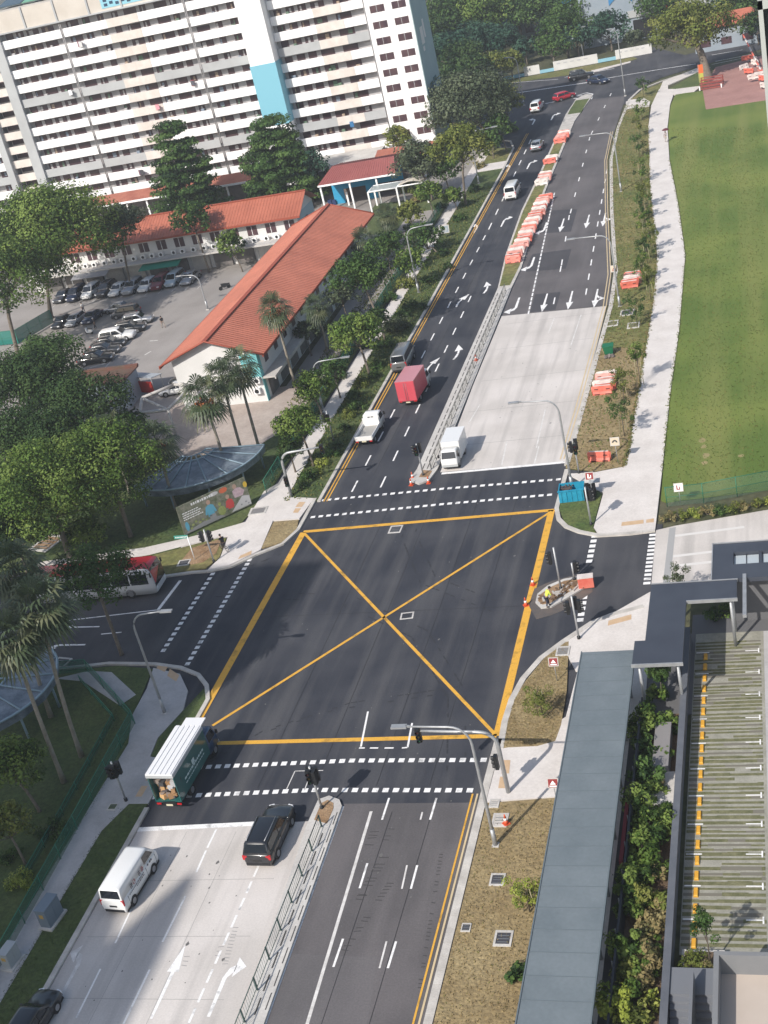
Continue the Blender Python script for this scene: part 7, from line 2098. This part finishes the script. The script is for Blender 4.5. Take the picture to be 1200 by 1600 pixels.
# --- fan palms
M_pd = mat('palm_leaf', (0.045, 0.072, 0.030), 0.5, col2=(0.085, 0.115, 0.055), scale=.6, trans=.2); M_pl = mat('palm_leaf_pale', (0.10, 0.12, 0.055), .5, col2=(0.15, 0.16, 0.08), scale=.6, trans=.2); M_pb = mat('palm_dead', (0.20, 0.13, 0.06), .8, col2=(0.28, 0.19, 0.09), scale=1); M_pf = mat('palm_fruit', (0.42, 0.10, 0.03), .6, col2=(0.5, 0.17, 0.05), scale=3)
def fan_palm(label, bx, by, cx, cy, rpx, fruit=False, nf=34):
    base = G(bx, by, .1); zc = zfor(base, cy); top = G(cx, cy, zc); dist = PX(top)[2]; R = rpx * dist / FPX * 1.12
    t = thing('fan_palm', label, 'palm', tuple(base), 0, 'fan palms')
    rg = random.Random(int(bx * 13 + cy))
    off = Vector((top.x - base.x, top.y - base.y, zc - .1))
    b = MB(); n = 9
    pts = [Vector((off.x * (k / n) ** 1.6, off.y * (k / n) ** 1.6, off.z * k / n)) for k in range(n + 1)]
    b.tube(pts, [.24] + [.17 - .05 * k / n for k in range(n)], 9); b.build('trunk', [M_ptrunk], t)
    b = MB()
    for k in range(nf):
        f = (k + .5) / nf
        el = rad(82 - 150 * f ** .85) + rg.uniform(-.15, .15); az = k * 2.399963 + rg.uniform(-.2, .2)
        h = Vector((math.cos(az), math.sin(az), 0)); up = Vector((0, 0, 1))
        d0 = (h * math.cos(el) + up * math.sin(el)).normalized()
        pl = R * rg.uniform(.38, .52)
        p0 = off; p1 = off + d0 * pl * .6; p2 = p1 + (d0 - up * .25).normalized() * pl * .4
        b.tube([p0, p1, p2], [.035, .025, .02], 4, 0, False)
        d1 = (d0 - up * .35).normalized()
        side = d1.cross(up); side = side.normalized() if side.length > .05 else Vector((1, 0, 0))
        nrm = side.cross(d1)
        mm = 2 if f > .93 and fruit else (1 if rg.random() < .3 else 0)
        nb = 13
        for j in range(nb):
            a = rad(-100 + 200 * j / (nb - 1)); bl = R * (.62 - .16 * abs(a) / 1.9) * rg.uniform(.9, 1.1)
            bd = (d1 * math.cos(a) + side * math.sin(a) + nrm * .12).normalized()
            m1 = p2 + bd * bl * .55; tip = p2 + bd * bl * .92 - up * bl * rg.uniform(.22, .45)
            w_ = nrm.cross(bd).normalized() * bl * .055
            b.face([p2, m1 - w_, m1 + w_], mm); b.face([m1 - w_, tip, m1 + w_], mm)
    b.build('frond', [M_pd, M_pl, M_pb], t)['label'] = 'crown of spiky fan fronds'
    if fruit:
        b = MB()
        for k in range(60):
            a = rg.uniform(0, 6.28); r = R * rg.uniform(.12, .30); b.ball((off.x + math.cos(a) * r, off.y + math.sin(a) * r - .1, off.z - R * rg.uniform(.05, .45)), R * .05, 0, 5, 4)
        b.build('fruit_cluster', [M_pf], t)
    return t
fan_palm('tall fan palm with its head over the orange roof', 462, 606, 428, 484, 32, True)
fan_palm('fan palm right of the orange roof beside the service lane', 512, 547, 494, 480, 26)
fan_palm('fan palm before the white pergola', 614, 368, 605, 337, 24)
fan_palm('fan palm at the far end of the orange roof', 580, 432, 568, 378, 28)
fan_palm('fan palm with orange fruit in front of the near gable, lower of the cluster', 358, 742, 318, 622, 44, True)
fan_palm('tallest fan palm of the cluster at the near gable', 406, 704, 370, 574, 38)
fan_palm('fan palm behind the other two at the near gable', 383, 724, 346, 590, 34)
fan_palm('fan palm with orange red fruit over the curved glazed shelter', 275, 795, 245, 690, 40, True)
fan_palm('fan palm head among the dark trees left of the fruiting palm', 205, 775, 172, 672, 34)
fan_palm('large fan palm at the left edge leaning over the cross street', 128, 1182, 62, 950, 62, False, 44)
fan_palm('large fan palm cut by the left edge of the view', 100, 1222, 18, 1000, 58, False, 40)
fan_palm('fan palm in deep shade at the left edge above the cross street', 80, 1120, 22, 890, 55, False, 40)
# --- shrubs
def shrub(label, px, py, rpx, kind, h=.8, group=None, z=.1, ls=None, name='shrub', dens=1.0, stems=True):
    p = G(px, py, z); dist = PX(p)[2]; R = rpx * dist / FPX * 1.15
    rg = random.Random(int(px * 7 + py * 3)); t = thing(name, label, 'shrub', tuple(p), 0, group)
    n = max(8, int(6 + R * 8))
    cs, rr_ = [], []
    for k in range(n):
        a = rg.uniform(0, 6.28); f = math.sqrt(rg.random()) * .85; zz = R * h * rg.uniform(.25, 1.0) * (1 - .5 * f * f)
        cs.append((R * f * math.cos(a), R * f * math.sin(a), zz)); rr_.append(R * rg.uniform(.28, .52))
    l = ls or max(.13, 3.0 * dist / FPX)
    V, mi = leaves(cs, rr_, int(max(20, dens * 26 * (R * .34 / l) ** 2 * .6)), l, rg.randrange(1 << 30), flat=.9)
    V[:, 2] = np.maximum(V[:, 2], .02)
    link('foliage', leafmesh('foliage', V, mi, LV[kind]), t)
    b = MB()
    for c in cs[:7]:
        b.tube([(rg.uniform(-.1, .1), rg.uniform(-.1, .1), 0), (c[0] * .6, c[1] * .6, c[2] * .6), c], [.03, .02, .01], 5)
    b.build('stem', [M_trunk], t)
    return t
sh = [(566, 603, 13, 'olive', 'pale shrub below the bright footpath tree'), (552, 624, 13, 'dark', 'dark shrub between the pickup and the footpath'), (558, 640, 14, 'mid', 'mid green shrub close to the pickup lorry'), (540, 672, 11, 'dark', 'dark low shrub behind the pickup lorry'), (584, 590, 10, 'mid', 'small shrub next to the grey minivan kerb'), (620, 515, 19, 'grey', 'rounded grey green shrub on the left verge above the minivan'), (637, 484, 15, 'dark', 'dark rounded shrub below the left verge lamp'), (636, 448, 16, 'olive', 'olive shrub at the foot of the left verge lamp'), (502, 728, 12, 'yellow', 'yellowish shrub beside the bright round tree'), (590, 575, 12, 'mid', 'mid green shrub at the kerb behind the grey minivan'), (545, 652, 13, 'olive', 'olive shrub between pickup and footpath trees'), (520, 712, 13, 'mid', 'mid green shrub near the kerb below the dull signal'), (602, 540, 14, 'dark', 'dark shrub at the foot of the leaning trunk'), (628, 498, 13, 'mid', 'mid shrub along the left kerb above the minivan'), (672, 440, 11, 'mid', 'mid shrub beyond the verge lamp'), (690, 400, 11, 'dark', 'dark shrub by the notice board'), (720, 345, 11, 'mid', 'mid shrub on the upper left verge'), (740, 300, 11, 'dark', 'dark shrub on the upper left verge under the olive tree'), (484, 748, 15, 'mid', 'mid green shrub by the upper left crossing'), (472, 762, 11, 'dark', 'dark shrub at the base of the curved mast signal'), (496, 740, 9, 'olive', 'small olive shrub by the left kerb'), (528, 700, 10, 'dark', 'dark low shrub round the dull signal pole'), (610, 470, 12, 'mid', 'shrub along the left mesh fence'), (575, 545, 12, 'dark', 'dark shrub by the path below the leaning trunk'), (532, 590, 13, 'grey', 'greyish shrub inside the green fence by the service lane'), (515, 575, 10, 'dark', 'dark shrub beside the service lane'), (640, 300, 14, 'olive', 'olive bush below the cream canvas of the pergola'), (655, 315, 11, 'dry', 'dry bush in front of the pergola'), (680, 300, 12, 'mid', 'green bush right of the pergola'), (690, 325, 10, 'mid', 'low bush by the fence near the pergola'), (620, 372, 10, 'mid', 'bush beside the palm before the pergola'), (640, 360, 9, 'dark', 'dark bush beside the verge lamp top'), (700, 420, 8, 'dark', 'little dark bush on the left kerb'), (660, 482, 10, 'dark', 'dark low shrub at the left kerb below the lamp'), (748, 262, 10, 'dry', 'brownish shrub on the upper left verge'), (800, 205, 9, 'dark', 'dark shrub by the upper left side path'), (84, 1306, 22, 'mid', 'sprawling shrub inside the lower left fence'), (30, 1385, 22, 'yellow', 'sunlit yellow green shrub at the lower left edge'), (20, 1340, 18, 'mid', 'green shrub below the lower left trees')]
for px, py, r, k, lb in sh:
    shrub(lb, px, py, r, k)
# lawn fence hedge
for i in range(9):
    x = 1045 + i * 20; y = 812 - i * 2.9
    shrub('hedge shrub before the lawn fence, %s from the footpath end' % ordn[i], x, y, 12, ('dry', 'olive', 'yellow', 'dry', 'mid', 'olive')[i % 6], .8, 'hedge shrubs before the lawn fence', .1)
# shrub bed between walkway and wall
rg = random.Random(21)
bed = [(1010, 1130, 26, 'mid'), (1045, 1130, 18, 'bright'), (1030, 1085, 16, 'mid'), (1008, 1175, 20, 'grey'), (1015, 1215, 26, 'grey'), (1008, 1255, 27, 'mid'), (1020, 1290, 27, 'bright'), (1000, 1330, 26, 'mid'), (1022, 1345, 24, 'mid'), (996, 1385, 30, 'bright'), (1020, 1405, 24, 'olive'), (1030, 1440, 18, 'dry'), (1012, 1450, 20, 'dry'), (985, 1485, 28, 'mid'), (1015, 1500, 22, 'dry'), (985, 1530, 22, 'olive'), (1010, 1545, 20, 'dry'), (962, 1575, 32, 'yellow'), (1000, 1590, 26, 'olive'), (1024, 1565, 14, 'yellow'), (1028, 1228, 14, 'dry'), (1030, 1370, 14, 'dry'), (1022, 1240, 20, 'mid'), (1035, 1270, 16, 'bright'), (1026, 1315, 20, 'grey'), (1005, 1360, 22, 'bright'), (985, 1420, 22, 'mid'), (1000, 1470, 20, 'dry'), (1034, 1410, 16, 'dry'), (1005, 1515, 20, 'mid'), (985, 1560, 24, 'bright'), (1030, 1480, 14, 'mid'), (1012, 1105, 14, 'bright'), (1040, 1180, 14, 'mid'), (1024, 1195, 14, 'grey')]
for i, (x, y, r, k) in enumerate(bed):
    k = {'mid': 'bright', 'grey': 'mid', 'dry': 'dry'}.get(k, k)
    kw = {'mid': 'mid green', 'bright': 'bright green', 'grey': 'pale grey green', 'olive': 'olive green', 'dry': 'brown dry', 'yellow': 'yellow green'}[k]
    shrub('%s shrub in the bed beside the covered walkway, %s' % (kw, ['nearest the canopy' if i < 3 else 'by the upright slab' if i < 6 else 'at the middle of the bed' if i < 12 else 'towards the lower end'][0]), x, y + r * .5, r, k, 1.6, 'shrubs in the walkway bed', .25, .22, 'shrub', 2.0)
shrub('broad leaved planter shrub at the lower end of the parking bays', 1085, 1512, 22, 'olive', .9, None, .45)
shrub('second planter shrub beside the service building wall', 1105, 1520, 16, 'dry', .9, None, .45)
shrub('spiky green shrub at the edge of the covered walkway', 806, 1530, 20, 'mid', .8, None, .1, .30)
shrub('dark hedge under the link canopy', 1140, 958, 16, 'bright', .8, None, .1); shrub('dark hedge left under the link canopy', 1115, 965, 14, 'mid', .8, None, .1)
# --- young trees
def sapling(label, bx, by, hpx, rpx, kind='mid', stake=True, group='young staked trees on the upper right verge', dens=.6, name='young_tree', ls=None):
    p = G(bx, by, .1); h = zfor(p, by - hpx); dist = PX(p)[2]; R = rpx * dist / FPX * 1.3
    rg = random.Random(int(bx * 3 + by)); t = thing(name, label, 'young tree', tuple(p), 0, group)
    cs, rr_ = [], []
    for k in range(17):
        a = rg.uniform(0, 6.28); f = rg.uniform(.1, .9); cs.append((R * f * math.cos(a), R * f * math.sin(a), h * .78 + rg.uniform(-.8, .9) * R)); rr_.append(R * rg.uniform(.2, .38))
    l = ls or max(.13, 2.6 * dist / FPX)
    V, mi = leaves(cs, rr_, int(max(14, dens * 22 * (R * .3 / l) ** 2)), l, rg.randrange(1 << 30))
    link('crown', leafmesh('crown', V, mi, LV[kind]), t)
    b = MB(); b.tube([(0, 0, 0), (0, 0, h * .6), (rg.uniform(-.1, .1), 0, h * .95)], [.05, .035, .015], 6)
    for c in cs[:7]:
        b.tube([(0, 0, h * rg.uniform(.4, .65)), c], [.02, .008], 4)
    b.build('trunk', [M_trunk], t)
    if stake:
        m = mat('stake_wood', (.36, .32, .20), .9)
        for k in range(2):
            s = (-.35, .35)[k]
            b = MB(); b.tube([(s, 0, 0), (s * .7, 0, h * rg.uniform(.75, .95))], .035, 5); b.build('stake', [m], t)
    return t
sp = [(1006, 152, 26, 9), (1004, 188, 26, 10), (1001, 214, 26, 9), (1000, 245, 30, 11), (1003, 285, 32, 11), (1012, 325, 36, 12), (1007, 345, 34, 11), (1010, 372, 36, 13), (1018, 395, 40, 13), (1012, 412, 36, 12), (1006, 442, 40, 12), (1017, 468, 46, 13), (996, 510, 40, 13), (1001, 602, 62, 14), (976, 628, 38, 16), (976, 682, 58, 16)]
for i, (x, y, h, r) in enumerate(sp):
    sapling('young staked tree along the upper right footpath, number %d from the far junction' % (i + 1), x, y, h, r, ('mid', 'bright', 'olive')[i % 3])
sapling('young bushy tree on the curved earth verge by the right entrance', 848, 1118, 44, 22, 'olive', True, None, .45)
sapling('thin yellow green sapling on the dry verge beside the walkway', 828, 1425, 40, 24, 'yellow', True, None, .6)
sapling('slender tree before the dark link canopy', 1036, 1092, 66, 22, 'mid', False, None, 1.2, 'slender_tree')
sapling('slender tree at the lower end of the parking bays', 1111, 1510, 82, 22, 'mid', False, None, .8, 'slender_tree')
sapling('small bare leaved tree behind the link canopy on the apron', 1062, 935, 44, 16, 'grey', False, None, .5, 'slender_tree')

# --- loose grass tufts that roughen the verges (uncountable)
def tufts(name, polys, n, h, mats, seed, edge=None):
    rg = np.random.default_rng(seed); pts = []
    def inside(x, y, P):
        c = False; j = len(P) - 1
        for i in range(len(P)):
            if (P[i][1] > y) != (P[j][1] > y) and x < (P[j][0] - P[i][0]) * (y - P[i][1]) / (P[j][1] - P[i][1]) + P[i][0]: c = not c
            j = i
        return c
    for P in polys:
        xs = [p[0] for p in P]; ys = [p[1] for p in P]; k = 0
        while k < n // len(polys):
            x = rg.uniform(min(xs), max(xs)); y = rg.uniform(min(ys), max(ys))
            if inside(x, y, P): pts.append((x, y)); k += 1
    for a, b_, m, wd in (edge or []):
        a = np.array(a); b_ = np.array(b_)
        for k in range(m):
            q = a + (b_ - a) * rg.random() + rg.normal(size=2) * wd; pts.append((q[0], q[1]))
    pts = np.array(pts); n_ = len(pts)
    c = np.concatenate([pts, np.full((n_, 1), .11)], 1).repeat(2, 0); n2 = len(c)
    a = rg.uniform(0, 6.28, n2); t = np.stack([np.cos(a), np.sin(a), np.zeros(n2)], 1); hh = h * rg.uniform(.5, 1.3, (n2, 1)); ln = rg.normal(size=(n2, 3)) * .5; ln[:, 2] = 0
    up = np.array([0, 0, 1.0]) + ln
    w_ = hh * .45
    V = np.stack([c - t * w_, c + t * w_, c + t * w_ * .4 + up * hh, c - t * w_ * .4 + up * hh], 1).reshape(-1, 3)
    o = link(name, leafmesh(name, V, rg.integers(0, len(mats), n2), mats)); o['kind'] = 'stuff'
    return o
M_t1 = mat('tuft_dry_a', (.30, .22, .105), .95); M_t2 = mat('tuft_dry_b', (.21, .155, .07), .95); M_t3 = mat('tuft_olive', (.17, .16, .05), .95); M_t4 = mat('tuft_green', (.085, .13, .028), .95); M_t5 = mat('tuft_dark', (.045, .075, .02), .95)
cv = g2([(786, 1168), (800, 1105), (824, 1066), (850, 1034), (869, 1015), (887, 1008), (884, 1080), (874, 1135), (866, 1158), (838, 1166)])
tufts('dry_grass', [[(KR + .7, 40), (KR + .7, 62.3), (-15.7, 62.8), (-15.5, 40)], cv], 5000, .07, [M_t1, M_t2, M_t2, M_t3], 3)
vg = g2([(884, 733), (893, 700), (910, 640), (953, 480), (961, 430), (955, 330), (953, 245), (962, 205), (978, 165), (1015, 165), (1013, 200), (1016, 300), (1027, 400), (1020, 480), (1000, 600), (985, 690), (975, 730), (930, 738)])
ed = [(975, 731), (985, 690), (1000, 600), (1020, 480), (1027, 400), (1016, 300), (1013, 200)]
E_ = g2(ed)
tufts('verge_grass', [vg], 7000, .13, [M_t3, M_t4, M_t2], 5, [(a, b_, 260, .12) for a, b_ in zip(E_, E_[1:])])
le = g2([(1035, 740), (1047, 620), (1061, 520), (1071, 400), (1060, 320), (1046, 250)])
tufts('lawn_grass', [g2([(1040, 770), (1072, 400), (1050, 200), (1196, 200), (1196, 750)])], 9000, .10, [M_t4, M_t3, M_t4], 6, [(a, b_, 200, .10) for a, b_ in zip(le, le[1:])])
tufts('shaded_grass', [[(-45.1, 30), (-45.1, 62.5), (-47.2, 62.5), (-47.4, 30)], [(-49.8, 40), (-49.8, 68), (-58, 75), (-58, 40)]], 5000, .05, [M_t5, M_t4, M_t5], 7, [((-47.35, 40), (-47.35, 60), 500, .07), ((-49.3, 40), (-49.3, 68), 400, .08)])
tufts('verge_grass', [[(-45.2, 107), (-48.4, 107), (-49.4, 215), (-45.4, 215)], [(-51.2, 110), (-56, 130), (-56, 190), (-51.8, 200)]], 9000, .15, [M_t5, M_t4, M_t3], 8, [((-48.5, 107), (-49.4, 200), 900, .15)])
# worn patches of the lawn
wm = MB()
for x, y, r in ((1097, 690, .35), (1100, 700, .3), (1103, 713, .36), (1101, 725, .28), (1158, 714, .25)):
    p = G(x, y); wm.face([(p.x + r * math.cos(k * .7) * random.uniform(.6, 1.2), p.y + 1.6 * r * math.sin(k * .7) * random.uniform(.6, 1.2), .121) for k in range(9)])
struct('bare_earth', wm, [mat('pale_earth', (.30, .24, .12), .95, col2=(.22, .21, .08), scale=2)])
# oil drips and stains on the carriageways
wm = MB(); rr = random.Random(31)
for k in range(150):
    x, y = rr.choice(((rr.uniform(-44, -33.5), rr.uniform(44, 60)), (rr.uniform(-31, -21.8), rr.uniform(44, 64)), (rr.uniform(-44, -22), rr.uniform(65, 108)), (rr.uniform(-32, -22), rr.uniform(111, 150))))
    r = rr.uniform(.02, .07) * (1 if rr.random() < .9 else 2); n = 8; a = [rr.uniform(.5, 1.2) for _ in range(n)]
    wm.face([(x + r * a[q] * math.cos(q * 2 * PI / n), y + 1.5 * r * a[q] * math.sin(q * 2 * PI / n), .0122) for q in range(n)])
struct('oil_stain', wm, [mat('oil', (.13, .125, .12), .6)])

# ---- thin humid air over the whole place
b = MB(); b.box(-2600, 2600, -1300, 3600, -1.1, 90)
hz = b.build('haze', [bpy.data.materials.new('haze_air')]); hz['kind'] = 'stuff'
m = hz.data.materials[0]; m.use_nodes = True; n = m.node_tree
n.nodes.remove(n.nodes['Principled BSDF'])
v = n.nodes.new('ShaderNodeVolumePrincipled'); v.inputs['Color'].default_value = (.86, .90, .95, 1); v.inputs['Density'].default_value = 0.00038; v.inputs['Anisotropy'].default_value = .2
n.links.new(v.outputs[0], n.nodes['Material Output'].inputs['Volume'])
